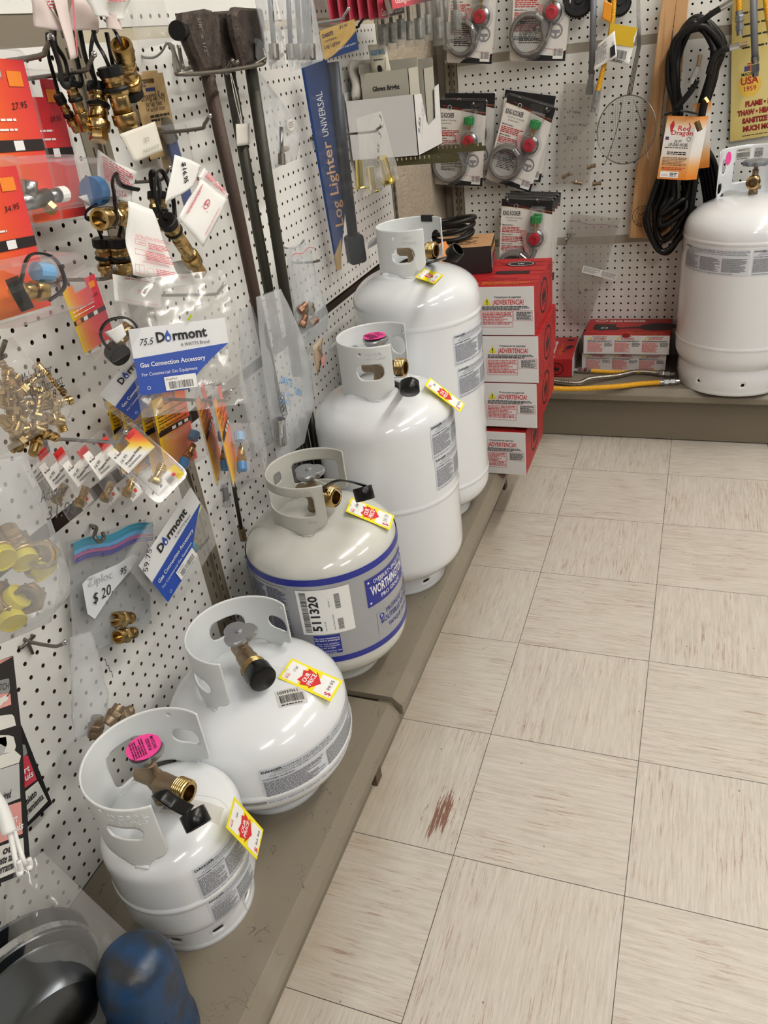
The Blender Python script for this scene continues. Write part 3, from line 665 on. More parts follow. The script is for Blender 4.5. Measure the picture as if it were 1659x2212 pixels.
def worth(w_, h_):
    return [T(0, 'OVERBUILT \u2022 SINCE 1971', w_*.5, h_*.77, .0085, 'C', bold=.01, width=w_*.72), T(0, 'WORTHINGTON', w_*.5, h_*.37, .019, 'C', width=w_*.84, bold=.025), T(0, 'PRO GRADE', w_*.5, h_*.13, .0085, 'C', width=w_*.5, bold=.01),
            Ln(0, [(w_*.06, h_*.68), (w_*.3, h_*.74), (w_*.7, h_*.74), (w_*.94, h_*.68)], .0012), El(0, .007, .008, .0022, .0022), El(0, .007, h_-.008, .0022, .0022), El(0, w_-.007, .008, .0022, .0022), El(0, w_-.007, h_-.008, .0022, .0022)]
t3.label(-36, 14, .408, .470, worth, [whk], blue, 'brand_panel', 18, 3, .0020)
def wraptxt(w_, h_):
    return [El(1, .012, h_*.80, .006, .006), T(2, 'P', .012, h_*.80-.003, .006, 'C', bold=.03), T(1, 'PROPANE CYLINDER', .024, h_*.80, .0095, width=.115, bold=.01), T(1, 'BOUTEILLE DE PROPANE', .008, h_*.46, .0115, width=.142, bold=.015), T(1, 'TANQUE DE PROPANO', .026, h_*.12, .009, width=.115, bold=.01)]
t3.label(-30, 30, .335, .385, wraptxt, [silver, blue, whk], silver, 'cylinder_text', 20, 3, .0018)
t3.label(-150, -94, .325, .480, lambda w_, h_: [Fine(0, .004+i*w_/3, .004+(i+.9)*w_/3, .004, h_-.004, .0036, .5, random.Random(i)) for i in range(3)], [M('navy_print', '2F3560', .5)], silver, 'safety_print', 20, 6, .0018)
t4 = Tank('propane_cylinder', 'tall white propane cylinder with pink sticker, between the blue banded and the tallest', (-.2715, .887), .1505, D2, .2270, .6886, .097, .078, .794, white, collarw, -46, 56, seams=(.452,))
t4.collar([(-80, .7415, 21, .0165, .0165), (72, .745, 15, .02, .02), (160, .735, 22, .018, .016), (-93, .779, 2.5, .003, .003), (60, .775, 2.5, .003, .003)], ear=(165, .775, 22, .03))
t4.valve(.690, -2, .058, wz=.088, sticker=True)
q = PX(884, 826, -.165); t4.cap(q, V3((.25, -.75, -.6)), [t4.vp+V3((.02, 0, -.032)), t4.vp+V3((.06, -.02, -.034)), q+V3((-.004, .004, .006))], r=.019, L_=.022)
t4.label(-31.5, 22, .5535, .628, lambda w_, h_: danger(w_, h_, 2), [blk], n=20); t4.label(-30, 22, .4765, .552, lambda w_, h_: danger(w_, h_, 2), [blk], n=20)
t5 = Tank('propane_cylinder', 'tallest white propane cylinder beside the stack of red boxes', (-.2835, 1.2035), .1505, D2, .2220, .850, .092, .0765, .944, white, collarw, -49, 38, seams=(.742, .3212))
t5.collar([(-87, .891, 20, .0165, .0165), (55, .895, 15, .02, .02), (160, .885, 22, .018, .016), (-101, .930, 2.5, .003, .003)], ear=(170, .915, 22, .03))
t5.valve(.850, -8, .058, wz=.07, wheel=None)
mk('edge_clip', Fr(t5.c+V3((t5.rc*cos(rad(75)), t5.rc*sin(rad(75)), t5.zc-t5.h-.012)), V3((-sin(rad(75)), cos(rad(75)), 0)), V3((0, 0, 1))).box(-.015, .015, 0, .014, -.004, .004), plast, t5.root)
q = PX(975, 553, -.105); t5.cap(q, V3((.75, -.1, .65)), [t5.vp+V3((.01, 0, -.035)), t5.vp+V3((.06, -.01, -.022)), q], r=.0155, L_=.020, hollow=True)
t5.label(-41, 25, .6415, .7155, lambda w_, h_: danger(w_, h_, 2), [blk], n=20); t5.label(-39, 25, .5596, .634, lambda w_, h_: danger(w_, h_, 2), [blk], n=20)
t6 = Tank('propane_cylinder', 'large white propane cylinder alone on the back shelf at the right', (.477, 2.1764), .1884, D2, .235, .7876, .168, .102, .912, white, white, 0, 0, seams=(.682, .361), ringh=.2971)
t6.a0, t6.a1 = rad(-125), rad(-30); 
t6.a0, t6.a1 = rad(-175), rad(-15)
t6.collar([(104, .838, 22, .030, .004), (160, .80, 10, .014, .010), (150, .86, 6, .02, .01)], r_end=.02)
t6.valve(.790, -100, .030, wheel='round', wz=.085, scale=1.0)
t6.label(-158, -89, .593, .668, lambda w_, h_: danger(w_, h_, 3), [blk], lab, n=26); t6.label(-87, -30, .593, .668, lambda w_, h_: danger(w_, h_, 2), [blk], lab, n=20)
# stickers on the inside of the far guard
def inner(tk, a0, a1, z0, z1, items, mats, film, name):
    rc = tk.rc-.0022; w_ = rad(abs(a1-a0))*rc; s_ = 1 if a1 > a0 else -1
    P = lambda x, y, q=0: V3((tk.c.x+(rc-q)*cos(rad(a0)+s_*x/rc), tk.c.y+(rc-q)*sin(rad(a0)+s_*x/rc), z0+y))
    V, F = [], []
    for i in range(9): V += [P(w_*i/8, 0), P(w_*i/8, z1-z0)]
    for i in range(8): F.append((2*i, 2*i+2, 2*i+3, 2*i+1))
    l = mk(name, (V, F), film, tk.root, smooth=True); ink('sticker_print', l, items(w_, z1-z0), P, mats, lift=.0003)
inner(t6, 124, 98, .871, .904, lambda w_, h_: [T(0, '14990TC', w_*.06, h_-.0085, .0065, width=w_*.85, bold=.015), Bar(0, .003, w_-.003, .007, h_-.012, 34), Fine(0, .004, w_-.004, .001, .006, .0035)], [blk], M('aged_label', 'C9C7C2', .5), 'stock_sticker')
inner(t6, 92, 78, .874, .902, lambda w_, h_: [T(0, 'NOTICE', w_*.5, h_-.006, .004, 'C', bold=.02), Fine(0, .001, w_-.001, .001, h_-.008, .0022)], [blk], MATS['aged_label'], 'notice_sticker')
rc_ = t6.rc-.0024; mk('round_sticker', ([V3((t6.c.x+rc_*cos(rad(140)-.012*cos(a)/rc_), t6.c.y+rc_*sin(rad(140)-.012*cos(a)/rc_), .882+.019*sin(a))) for a in [2*pi*i/28 for i in range(28)]], [tuple(range(28))]), hot, t6.root)
# embossed writing on the guards
def emboss(tk, a, z, s, h, wx=1.0):
    P = lambda x, y, q=0: V3((tk.c.x+(tk.rc+.0015+q)*cos(rad(a)+x/tk.rc), tk.c.y+(tk.rc+.0015+q)*sin(rad(a)+x/tk.rc), z+y))
    o = ink('embossed_text', tk.root, [T(0, s, 0, 0, h, wx=wx, bold=.0)], P, [tk.cp], lift=0); solid(o, .0010, 1)
emboss(t1, -91, .4905, 'WC 5.9 L.', .0078, 1.15); emboss(t1, -92, .4795, 'T 4.1 0KG', .0078, 1.1)
emboss(t3, -88, .638, 'TW-16.6LB', .0052); emboss(t3, -88, .630, '  -7.5kg', .0052); emboss(t3, -75, .577, '102mm', .0045)
emboss(t4, -84, .778, 'WC 32.4L', .0055); emboss(t4, -84, .768, 'TW 11.1KG', .0055); emboss(t5, -84, .927, '43.2 L', .0058); emboss(t5, -88, .915, 'T 13.0 KG', .0058)
# stickers on the shoulders
def shoulder(tk, u, v, wpx, items, mats, w_, h_, film, name, rot):
    """flat sticker lying on the domed top"""
    d = ray(u, v).normalized(); p = CAM.copy(); t = .3
    while t < 4:
        p = CAM+d*t; rr = math.hypot(p.x-tk.c.x, p.y-tk.c.y)
        if p.z < tk.zt and rr < tank_r(p.z, tk.R, tk.zb, tk.zt): break
        t += .001
    N = V3((p.x-tk.c.x, p.y-tk.c.y, 0)); z = p.z; e = .002
    s_ = (tank_r(z-e, tk.R, tk.zb, tk.zt)-tank_r(z+e, tk.R, tk.zb, tk.zt))/(2*e); n = V3((N.normalized().x, N.normalized().y, s_)).normalized()
    X = V3((cos(rot), sin(rot), 0)); X = (X-n*X.dot(n)).normalized(); f = Fr(p, X, n.cross(X)); f.N = n
    def P(x, y, q=0):
        w = f(x-w_/2, y-h_/2); dz = V3((w.x-tk.c.x, w.y-tk.c.y, 0)); rr = dz.length; k = max(1-(rr/tk.R)**2.2, 0)**(1/2.2)
        return V3((w.x, w.y, tk.zt-.5*tk.R+.5*tk.R*k+.0006+q*1.2))
    V, F = [], []
    for i in range(7):
        for j in range(7): V.append(P(w_*i/6, h_*j/6))
    for i in range(6):
        for j in range(6): k = i*7+j; F.append((k, k+7, k+8, k+1))
    l = mk(name, (V, F), film, tk.root, smooth=True); ink('sticker_print', l, items, P, mats, lift=.0006); return f
shoulder(t2, 629, 1505, 0, [T(0, '10393TH.1', .003, .023, .0055, bold=.015), Bar(0, .005, .044, .006, .020, 30), Fine(0, .005, .04, .001, .005, .0035)], [blk], .048, .032, MATS['aged_label'], 'stock_sticker', rad(38))
shoulder(t1, 412, 1745, 0, [T(0, '.4', .033, .004, .0045), Bar(0, .004, .030, .005, .020, 22)], [blk], .085, .026, MATS['aged_label'], 'stock_sticker', rad(12))
# price tags
def tagpx(tk_pts, top, price, label, hook, lift=(0, 0, 0)):
    """tag from its measured corners: string-end left/right and far-end left"""
    tl, tr, bl = tk_pts; f = Fr(bl, tr-tl, tl-bl); w_ = (tr-tl).length; h_ = (tl-bl).dot(f.Y)
    c = f(w_/2, h_/2); return price_tag(Fr(c, f.X, f.Y), top, price, label, hook, w_, h_)

# ------------------------------------------------------------------ price tags on the cylinders
def tg(tl, tr, bl, top, price, label, hook):
    tagpx([tl, tr, bl], top, price, label, hook)
def hit(tk, u, v, lift=0):
    d = ray(u, v).normalized(); t = .3
    while t < 4:
        p = CAM+d*t
        if p.z < tk.zt+lift and math.hypot(p.x-tk.c.x, p.y-tk.c.y) < tank_r(min(p.z, tk.zt-1e-5), tk.R, tk.zb, tk.zt)+lift: return p
        t += .0005
def onpl(u, v, p, n): d = ray(u, v); return CAM+d*((p-CAM).dot(n)/d.dot(n))
def tagq(p0, a, b, c, r, sg, top, price, label, hook):
    """string-end corner left and right, far-end corner left (text upright, string at the top)"""
    f, w_, h_ = qfr(a, b, c, p0, r, sg); price_tag(Fr(f(w_/2, h_/2), f.X, f.Y), top, price, label, hook, w_, h_)
tagq(PX(491, 1774, -.200), (491.5, 1774), (509, 1706), (557.5, 1862), .58, 1, '5#', '93.95', 'yellow price tag reading 5# and 93.95 hanging from the smallest cylinder', [PX(460, 1722, -.232), t1.vp+V3((-.005, -.01, -.02))])
tagq(hit(t2, 625, 1465, .020), (600, 1465.5), (630, 1422), (712, 1515), .55, 1, '11#', '99.95', 'yellow price tag reading 11# and 99.95 lying on the squat wide cylinder', [PX(590, 1438, -.25), t2.vp+V3((-.01, -.005, 0)), t2.vp+V3((-.014, .012, .004))])
tagq(hit(t3, 760, 1098, .072), (747, 1103), (760, 1072), (842, 1145.5), .55, 1, '20#', '55.75', 'yellow price tag on the shoulder of the blue banded cylinder', [PX(722, 1055, -.245), t3.wh+V3((.01, -.01, -.004))])
tagq(hit(t4, 925, 838, .045), (918, 831), (930, 814), (994, 891), .42, 1, '30#', '142.95', 'yellow price tag at the right shoulder of the tall cylinder with pink sticker', [PX(905, 815, -.19), t4.vp+V3((.02, -.01, -.02))])
tagq(hit(t5, 902, 604, .02), (898, 597), (919, 578), (938, 613), .95, 1, '', '175.95', 'yellow price tag lying at the guard of the tallest cylinder', [PX(905, 585, -.21), t5.vp])
# ------------------------------------------------------------------ cartons
reds = M('carton_red', 'A91E22', .45, var=.12, vscale=18); redl = M('carton_dark_red', '8C1A1F', .5); whc = M('carton_white', 'D9D7D6', .55)
orank = M('orange_ink', 'D9702A', .55); yelk = M('caution_yellow', 'D8CC1C', .5); shad = M('printed_black', '1D1416', .5)
def crown(mi, cx, cy, r):
    return [El(mi, cx, cy, r*1.25, r, r*.14), Pg(mi, [(cx-.55*r, cy-.25*r), (cx-.62*r, cy+.35*r), (cx-.25*r, cy+.02*r), (cx, cy+.5*r), (cx+.25*r, cy+.02*r), (cx+.62*r, cy+.35*r), (cx+.55*r, cy-.25*r)]), Rc(mi, cx-.55*r, cx+.55*r, cy-.45*r, cy-.33*r)]
def paddle(mi, x, y, L_, r, a):
    c, d = cos(a), sin(a)
    P = [(0, -.12*r), (L_*.5, -.2*r)]+[(L_*.5+r*1.3+r*1.3*cos(t), r*.8*sin(t)) for t in [pi+.25-(2*pi-.5)*i/14 for i in range(15)]][::-1]+[(L_*.5, .2*r), (0, .12*r), (-.5*r, .4*r), (-.8*r, 0), (-.5*r, -.4*r)]
    return Pg(mi, [(x+p*c-q*d, y+p*d+q*c) for p, q in P])
def carton(x0, x1, y0, y1, z0, z1, label, group, rot=0.0, front='adv', top='big', frontc=None):
    c = V3(((x0+x1)/2, (y0+y1)/2, z0)); R = Matrix.Rotation(rot, 3, 'Z')
    fx = lambda p: c+R @ (V3(p)-c)
    t = empty('carton', c, label, 'box', group)
    V, F = box(x0, x1, y0, y1, z0, z1); V = [fx(p) for p in V]
    bevel(mk('cardboard_body', (V, F), [reds, whc], t, mi=[0, 0, 1 if front != 'crown' else 0, 1 if front == 'crown' and 0 else 0, 0, 0]), .0015)
    w_, d_, h_ = x1-x0, y1-y0, z1-z0
    f = Fr(fx((x0, y0, z0)), R @ V3((1, 0, 0)), V3((0, 0, 1)))
    it = []; R2 = random.Random(5)
    if front == 'adv':
        it = [Pg(4, [(w_-.133, h_-.047), (w_-.110, h_-.047), (w_-.1215, h_-.027)]), T(0, '!', w_-.1215, h_-.045, .012, 'C', bold=.03), T(0, 'Precauciones de seguridad', w_-.102, h_-.029, .0055, width=.068, bold=.01), T(1, '\u00a1ADVERTENCIA!', w_-.107, h_-.046, .013, width=.080, bold=.02),
              Fine(0, w_-.135, w_-.006, h_-.060, h_-.049, .0036, .6, R2), Ln(1, [(w_-.138, h_-.062), (w_-.056, h_-.062), (w_-.056, .022), (w_-.138, .022), (w_-.138, h_-.062)], .0008), Fine(1, w_-.135, w_-.058, .026, h_-.064, .0042, .5, R2),
              Ln(1, [(w_-.053, h_-.062), (w_-.005, h_-.062), (w_-.005, h_-.088), (w_-.053, h_-.088), (w_-.053, h_-.062)], .0006), Fine(0, w_-.046, w_-.007, h_-.086, h_-.064, .0030, .55, R2)]
    elif front == 'warn':
        for k, s in enumerate(('AVERTISSEMENT', 'WARNING!', '\u00a1ADVERTENCIA!')):
            a = w_*(.05+.32*k); it += [Pg(4, [(a+.006, h_*.78), (a+.016, h_*.78), (a+.011, h_*.92)]), T(1, s, a+.020, h_*.78, h_*.10, width=.045, bold=.02), Fine(0, a+.015, a+.07, h_*.89, h_*.96, .003, .5, R2), Fine(0, a, a+.085, h_*.66, h_*.75, .003, .5, R2), Fine(5, a, a+.052, h_*.08, h_*.64, .0032, .75, R2), Fine(6, a+.058, a+.085, h_*.42, h_*.64, .003, .6, R2)]
        it.append(El(3, w_*.5, h_, .014, .008))
    elif front == 'crown': it = crown(0, w_*.4, h_*.45, h_*.34)
    ink('front_print', t, it, f, [shad, redk, whk, redl, yelk, pinkk, grey])
    # right side face
    f = Fr(fx((x1, y0, z0)), R @ V3((0, 1, 0)), V3((0, 0, 1)))
    if front != 'crown': ink('side_print', t, crown(0, d_*.5, h_*.5, h_*.36)+[El(1, d_*.15, h_*.2, .03, .02, .003), El(1, d_*.9, h_*.8, .03, .02, .003)], f, [shad, redl])
    else: mk('side_label', f.box(0, d_, 0, h_, 0, .0004), whc, t)
    f = Fr(fx((x0, y0, z1)), R @ V3((1, 0, 0)), R @ V3((0, 1, 0)))
    if top == 'big':
        it = [El(1, w_*(.1+.17*(k % 6)), d_*(.15+.32*(k//6)), .035, .020, .003) for k in range(18)]
        it += [El(0, w_-.075, d_*.78, .040, .026), El(2, w_-.075, d_*.78, .035, .021, .0015), T(2, 'W', w_-.075, d_*.78-.006, .012, 'C'), paddle(0, w_-.34, d_*.62, .15, .038, 0), Rc(0, w_-.125, w_-.035, d_*.42, d_*.52), El(2, w_-.20, d_*.10, .052, .018, .006), T(2, 'KING', w_-.20, d_*.10-.005, .011, 'C', bold=.02), Fine(3, w_-.14, w_-.01, d_*.04, d_*.16, .009, .45, R2), Ln(0, [(w_-.13+.004*k, d_*.25+.003*(k % 3)) for k in range(20)], .0015)]
    elif top == 'kk':
        it = [T(2, 'KING KOOKER', w_*.26, d_*.80, .017, width=.125, bold=.03), El(2, w_*.16, d_*.87, .022, .012, .003), paddle(0, w_*.42, d_*.42, .12, .05, .12), El(0, w_*.22, d_*.45, .04, .03), Rc(0, w_*.09, w_*.35, d_*.45, d_*.65), El(2, w_*.22, d_*.42, .012, .010, .002), Fine(3, w_*.5, w_*.95, d_*.05, d_*.2, .009, .4, R2)]+[El(1, w_*(.1+.2*k), d_*.2, .03, .02, .002) for k in range(5)]
    else:
        it = [T(2, 'KING KOOKER', w_*.30, d_*.20, w_*.22, rot=pi/2, width=d_*.6, bold=.03), El(2, w_*.22, d_*.10, .012, .012, .003), T(3, 'Jet Burner', w_*.55, d_*.2, w_*.14, rot=pi/2, width=d_*.5), paddle(0, w_*.62, d_*.35, .05, .014, 1.2), El(0, w_*.75, d_*.85, .014, .010)]
    ink('top_print', t, it, f, [shad, redl, whk, orank])
    return t
gs = 'red burner cartons stacked on the left base shelf'
carton(-.44, -.040, 1.400, 1.675, .614, .741, 'red and white carton, topmost of the four beside the tallest cylinder', gs)
carton(-.43, -.031, 1.400, 1.675, .483, .612, 'red and white carton second from the top of the stack of four', gs)
carton(-.43, -.037, 1.400, 1.675, .351, .481, 'red and white carton third from the top of the stack of four', gs)
carton(-.40, -.069, 1.395, 1.665, .2045, .338, 'red and white carton at the bottom of the stack of four', gs)
gk = 'red burner cartons on the back base shelf'
carton(-.150, -.052, 2.135, 2.365, .2045, .272, 'small red carton with black crown, left on the back shelf', gk, .04, 'crown', 'small')
carton(-.022, .265, 2.200, 2.368, .2045, .272, 'white fronted carton under another on the back shelf', gk, -.01, 'warn', 'none')
carton(-.016, .272, 2.185, 2.366, .2735, .342, 'red carton lettered KING KOOKER on top of another on the back shelf', gk, .0, 'warn', 'kk')
carton(-.29, -.165, 2.18, 2.368, .2045, .372, 'red carton mostly hidden behind the stack of four', gk, .0, 'warn', 'big')
# carton lying on the stack + coiled hose
bc = empty('carton', (-.31, 1.60, .742), 'black and brown camp stove carton lying on top of the red stack', 'box')
R0 = Matrix.Rotation(.16, 3, 'Z'); cc = V3((-.30, 1.575, .7425))
def bcx(p): return cc+R0 @ V3(p)
V, F = box(-.125, .115, -.065, .085, 0, .070)
mk('cardboard_body', ([bcx(p) for p in V], F), [shad, M('kraft_print', 'B58A60', .6), redl], bc, mi=[0, 0, 0, 0, 0, 1])
f = Fr(bcx((.115, -.065, 0)), R0 @ V3((0, 1, 0)), V3((0, 0, 1)))
ink('side_print', bc, [T(0, 'BASECAMP', .03, .042, .017, width=.115, bold=.03, rot=-.05), Pg(1, [(.0, 0), (.15, 0), (.15, .02), (.10, .035), (.04, .014)]), Pg(2, [(.006, .01), (.018, .01), (.024, .05), (.012, .062)])], f, [M('gold_ink', 'D8A860', .5), M('maroon_ink', '8A2634', .5), whk])
f = Fr(bcx((-.125, -.065, .070)), R0 @ V3((1, 0, 0)), R0 @ V3((0, 1, 0))); ink('top_print', bc, [Fine(0, .02, .2, .03, .12, .014, .4)], f, [shad])
ch = empty('coiled_hose', PY(985, 505, 1.62), 'black coiled gas hose lying on the camp stove carton behind the tallest cylinder', 'hose')
cw = PY(972, 490, 1.62); g = []
for k in range(3):
    g.append(tube([cw+V3((.062*cos(a)+.004*k, .055*sin(a), -.018+.016*k+.008*sin(a+k))) for a in [2*pi*i/36 for i in range(36)]], .0065, 8, closed=True))
g.append(tube(cr([cw+V3((-.06, 0, -.01)), cw+V3((-.02, -.04, -.03)), cw+V3((.03, -.045, -.028)), cw+V3((.06, -.01, -.01))]), .0065, 8))
mk('hose_coil', join(*g), rub, ch, smooth=True)
f, w_, h_ = fr3(PY(945, 578, 1.50), PY(985, 545, 1.50), PY(935, 525, 1.53)); gradm = M('printed_colours', None, .5, attr=True)
def colgrid(name, f, w_, h_, colf, parent, nx=8, ny=10, n=0.0, mat=None, shape=None, bend=None):
    V, F, C = [], [], []
    for i in range(nx+1):
        for j in range(ny+1):
            x, y = w_*i/nx, h_*j/ny; V.append(f(x, y, n+(bend(i/nx, j/ny) if bend else 0))); C.append(colf(i/nx, j/ny))
    for i in range(nx):
        for j in range(ny):
            if shape and not shape((i+.5)/nx, (j+.5)/ny): continue
            k = i*(ny+1)+j; F.append((k, k+ny+1, k+ny+2, k+1))
    it = iter(C); o = mk(name, (V, F), mat or gradm, parent, col=lambda p: next(it)); return o
def hexl(a, b, t):
    A = [int(a[i:i+2], 16)/255 for i in (0, 2, 4)]; B_ = [int(b[i:i+2], 16)/255 for i in (0, 2, 4)]; return tuple(x+(y-x)*t for x, y in zip(A, B_))
def ramp3(t, *cs):
    t = min(max(t, 0), .9999)*(len(cs)-1); k = int(t); return hexl(cs[k], cs[k+1], t-k)
lb = colgrid('paper_band', f, .055, .045, lambda a, b: ramp3(a, 'EFEBE6', 'F2EEE8', 'E8A060', 'E08030'), ch, 8, 4, bend=lambda a, b: .014*sin(a*pi)); solid(lb, .0005)
# gas connectors lying on the back shelf
def flex(P, r, mat, fit, label, rings=3.0, ends=(1, 1), k=8, parent=None, name='gas_connector'):
    C_ = cr(P, k); L_ = sum((C_[i+1]-C_[i]).length for i in range(len(C_)-1)); n = int(L_*1000/1.1)
    out = []; acc = 0; seg = 0; step = L_/n
    D = [0]
    for i in range(len(C_)-1): D.append(D[-1]+(C_[i+1]-C_[i]).length)
    j = 0
    for i in range(n+1):
        s = L_*i/n
        while j < len(D)-2 and D[j+1] < s: j += 1
        t = (s-D[j])/max(D[j+1]-D[j], 1e-9); out.append(C_[j].lerp(C_[j+1], t))
    root = parent or empty(name, V3((C_[0].x, C_[0].y, min(p.z for p in C_)-r)), label, 'gas connector')
    cnt = [0]
    mk('corrugated_tube', tube(out, r, 10, rf=lambda t: r*(1+.09*sin(t*n*2*pi/3.4))), mat, root, smooth=True)
    for e, on in ((0, ends[0]), (1, ends[1])):
        if not on: continue
        p, q = (out[0], out[4]) if e == 0 else (out[-1], out[-5]); d = (p-q).normalized()
        mk('end_fitting', join(lathe([(r*1.15, -.004), (r*1.15, .008)], p, d, 16), lathe([(r*1.55, .008), (r*1.6, .010), (r*1.6, .022), (r*1.5, .024)], p, d, 6), lathe([(r*1.1, .024), (r*1.1, .030), (r*1.45, .030), (r*1.45, .044), (r*1.2, .046)], p, d, 6), lathe([(r*1.0, .046), (r*1.0, .058)], p, d, 14)), fit, root)
    return root
yelt = M('yellow_coating', 'E3A818', .42); sst = M('stainless', '9C968C', .28, 1.0)
z = .203+.0115
flex([PZ(1120, 842, z), PZ(1180, 839, z), PZ(1240, 840, z), PZ(1330, 835, z), PZ(1385, 829, z), PZ(1428, 826, z)], .0085, yelt, chrome, 'long yellow gas connector lying in front of the steel one on the shelf', ends=(0, 1))
flex([PZ(1120, 820, z), PZ(1180, 822, z), PZ(1245, 828, z+.004), PZ(1275, 818, z+.012), PZ(1330, 812, z), PZ(1375, 803, z), PZ(1420, 806, z)], .0085, sst, steel, 'bare stainless gas connector lying on the back shelf', ends=(0, 1))
flex([PZ(1275, 801, z), PZ(1330, 804, z), PZ(1390, 803, z), PZ(1420, 803, z)], .007, yelt, chrome, 'short yellow gas connector lying against the white cartons', ends=(1, 0))
# ------------------------------------------------------------------ back wall goods
def phook(base, L_, label, face='x', rise=.016, r=.0027, ball=True, cross=True, mat=None):
    D = V3((1, 0, 0)) if face == 'x' else V3((0, -1, 0)); S = V3((0, 1, 0)) if face == 'x' else V3((1, 0, 0)); Z = V3((0, 0, 1))
    t = empty('peg_hook', base-Z*.03, label, 'hook', 'steel peg hooks'); m = mat or zinc
    mk('arm', tube(cr([base-D*.006+Z*.008, base+D*.002+Z*.002, base+D*.012, base+D*(L_-.026), base+D*(L_-.012)+Z*rise*.35, base+D*L_+Z*rise], 5), r, 8), m, t, smooth=True)
    if ball: mk('ball_tip', sph(base+D*L_+Z*rise, r*1.45, 10, 8), chrome, t, smooth=True)
    if cross: mk('wall_bar', join(tube([base+D*.005-S*.0127, base+D*.005+S*.0127], r*.9, 8), tube([base+D*.005, base+D*.004-Z*.022], r*.9, 8), tube([base-D*.006-S*.0127, base+D*.006-S*.0127], r*.9, 8), tube([base-D*.006+S*.0127, base+D*.006+S*.0127], r*.9, 8)), m, t, smooth=True)
    return t
def kk_pack(f, w_, h_, label, seed=0, price=None, simple=False):
    t = empty('regulator_pack', f(w_/2, 0), label, 'blister pack', 'regulator and hose packs on the back wall')
    mk('backing_card', rring(f, rrect(.004, w_-.004, .004, h_-.004, .008), 0, .0012), cardw, t)
    P = rrect(0, w_, 0, h_, .012, 5); mk('plastic_edge', tube([f(x, y, .002) for x, y in P], .0022, 6, closed=True), blister, t)
    hd = [(.004, h_-.004), (.004, h_-.028)]+[(.004+(w_-.008)*i/8, h_-.028-.018*(i/8)**1.5*1.2) for i in range(9)]+[(w_-.004, h_-.004)]
    sw = [(w_*.35+w_*.65*i/8, .062-.02*(i/8)) for i in range(9)]
    ft = [(w_*.30, .004), (w_*.45, .022), (w_*.75, .018), (w_-.004, .034), (w_-.004, .004)]
    R = random.Random(seed)
    it = [Pg(0, hd), Pg(0, ft), Ln(1, [(.03+(w_-.036)*i/8, h_-.020-.024*(i/8)) for i in range(9)], .0012), Ln(4, [(.006+(w_-.012)*i/8, h_-.028-.012*(i/8)) for i in range(9)], .0010), El(0, w_*.30, h_-.026, .008, .008), El(2, w_*.30, h_-.026, .0066, .0066, .001), T(0, 'KING KOOKER', .010, h_-.058, .015, width=.062, bold=.02), T(3, 'Outdoor Cooking', .020, h_-.068, .0055, slant=.3), T(0, 'by Metal Fusion', .026, h_-.077, .004)]
    for k in range(3): it += [T(0, 'Match Holders', .010, h_-.092-.032*k, .0045, bold=.02), Fine(1, .010, w_*.50, h_-.118-.032*k, h_-.094-.032*k, .0052, .55, R)]
    it += [Fine(3, .012, w_*.5, h_-.205, h_-.19, .004, .5, R), Fine(0, w_*.16, w_*.55, .05, .115, .0052, .5, R), El(5, w_*.78, .086, .021, .021, .005), Rc(5, w_*.78-.012, w_*.78+.012, .080, .088), Rc(5, w_*.78-.003, w_*.78+.003, .068, .084), Rc(2, w_-.044, w_-.012, .010, .040), Bar(0, w_-.042, w_-.014, .018, .038, 26), Ln(1, [(w_*.3+w_*.65*i/8, .026+.012*sin(i/8*pi)) for i in range(9)], .001)]
    if price: it.append(T(0, price, w_*.26, .075, .012, rot=.35, slant=.2))
    ink('card_print', t, it, f, [blk, redk, whk, grey, M('orange_line', 'DDA050', .6), M('light_grey_ink', '8E8E90', .6)], lift=.0016)
    a = lambda x, y, n: f(x, y, n)
    # regulator knob, dome, hose
    kx = w_*.70; ky = h_-.060
    mk('green_knob', join(lathe([(.0135, 0), (.0165, .002), (.0165, .022), (.015, .024), (.010, .024), (.009, .012)], f(kx, ky-.016, .020), f.Y, 14), *[cyl(f(kx+.0165*cos(t_), ky-.014, .020+.0165*sin(t_)), f(kx+.0165*cos(t_), ky+.006, .020+.0165*sin(t_)), .0022, 6) for t_ in [i*pi/6 for i in range(12)]]), M('green_plastic', '1C8F45', .3), t)
    mk('brass_stem', cyl(f(kx, ky-.05, .02), f(kx, ky+.004, .02), .006, 12), brass, t)
    dy = ky-.068
    mk('regulator_body', lathe([(.030, .004), (.031, .012), (.029, .018), (.022, .022)], f(kx, dy), f.N, 28), steel, t, smooth=True)
    mk('red_dome', lathe([(.0205, .020), (.0205, .030), (.018, .036), (.010, .038), (.009, .034), (.002, .034)], f(kx, dy), f.N, 28), M('red_plastic', 'B5162B', .3), t)
    mk('leaflet', rring(f.at(kx-.030, dy-.02, .01, .2), [(-.006, -.045), (.006, -.045), (.012, .04), (-.010, .04)], 0, .003), M('pink_leaflet', 'E2A9A8', .6), t)
    cx, cy, rr = w_*.34, .075, w_*.315
    g = [tube([f(cx+(rr-.003*k)*cos(q), cy+(rr-.003*k)*sin(q), .010+.010*k) for q in [2*pi*i/48 for i in range(48)]], .0058, 8, closed=True) for k in range(3)]
    g.append(tube(cr([f(cx+rr*cos(.9), cy+rr*sin(.9), .03), f(kx-.012, dy-.075, .03), f(kx, dy-.05, .022), f(kx, dy-.028, .014)]), .0055, 8))
    mk('braided_hose', join(*g), M('braided_steel', '8A8884', .3, .9, bump=.8, bscale=500), t, smooth=True)
    mk('hose_end', join(cyl(f(cx+rr*cos(1.2), cy+rr*sin(1.2), .035), f(cx+rr*cos(.75), cy+rr*sin(.75), .035), .0085, 12)), chrome, t)
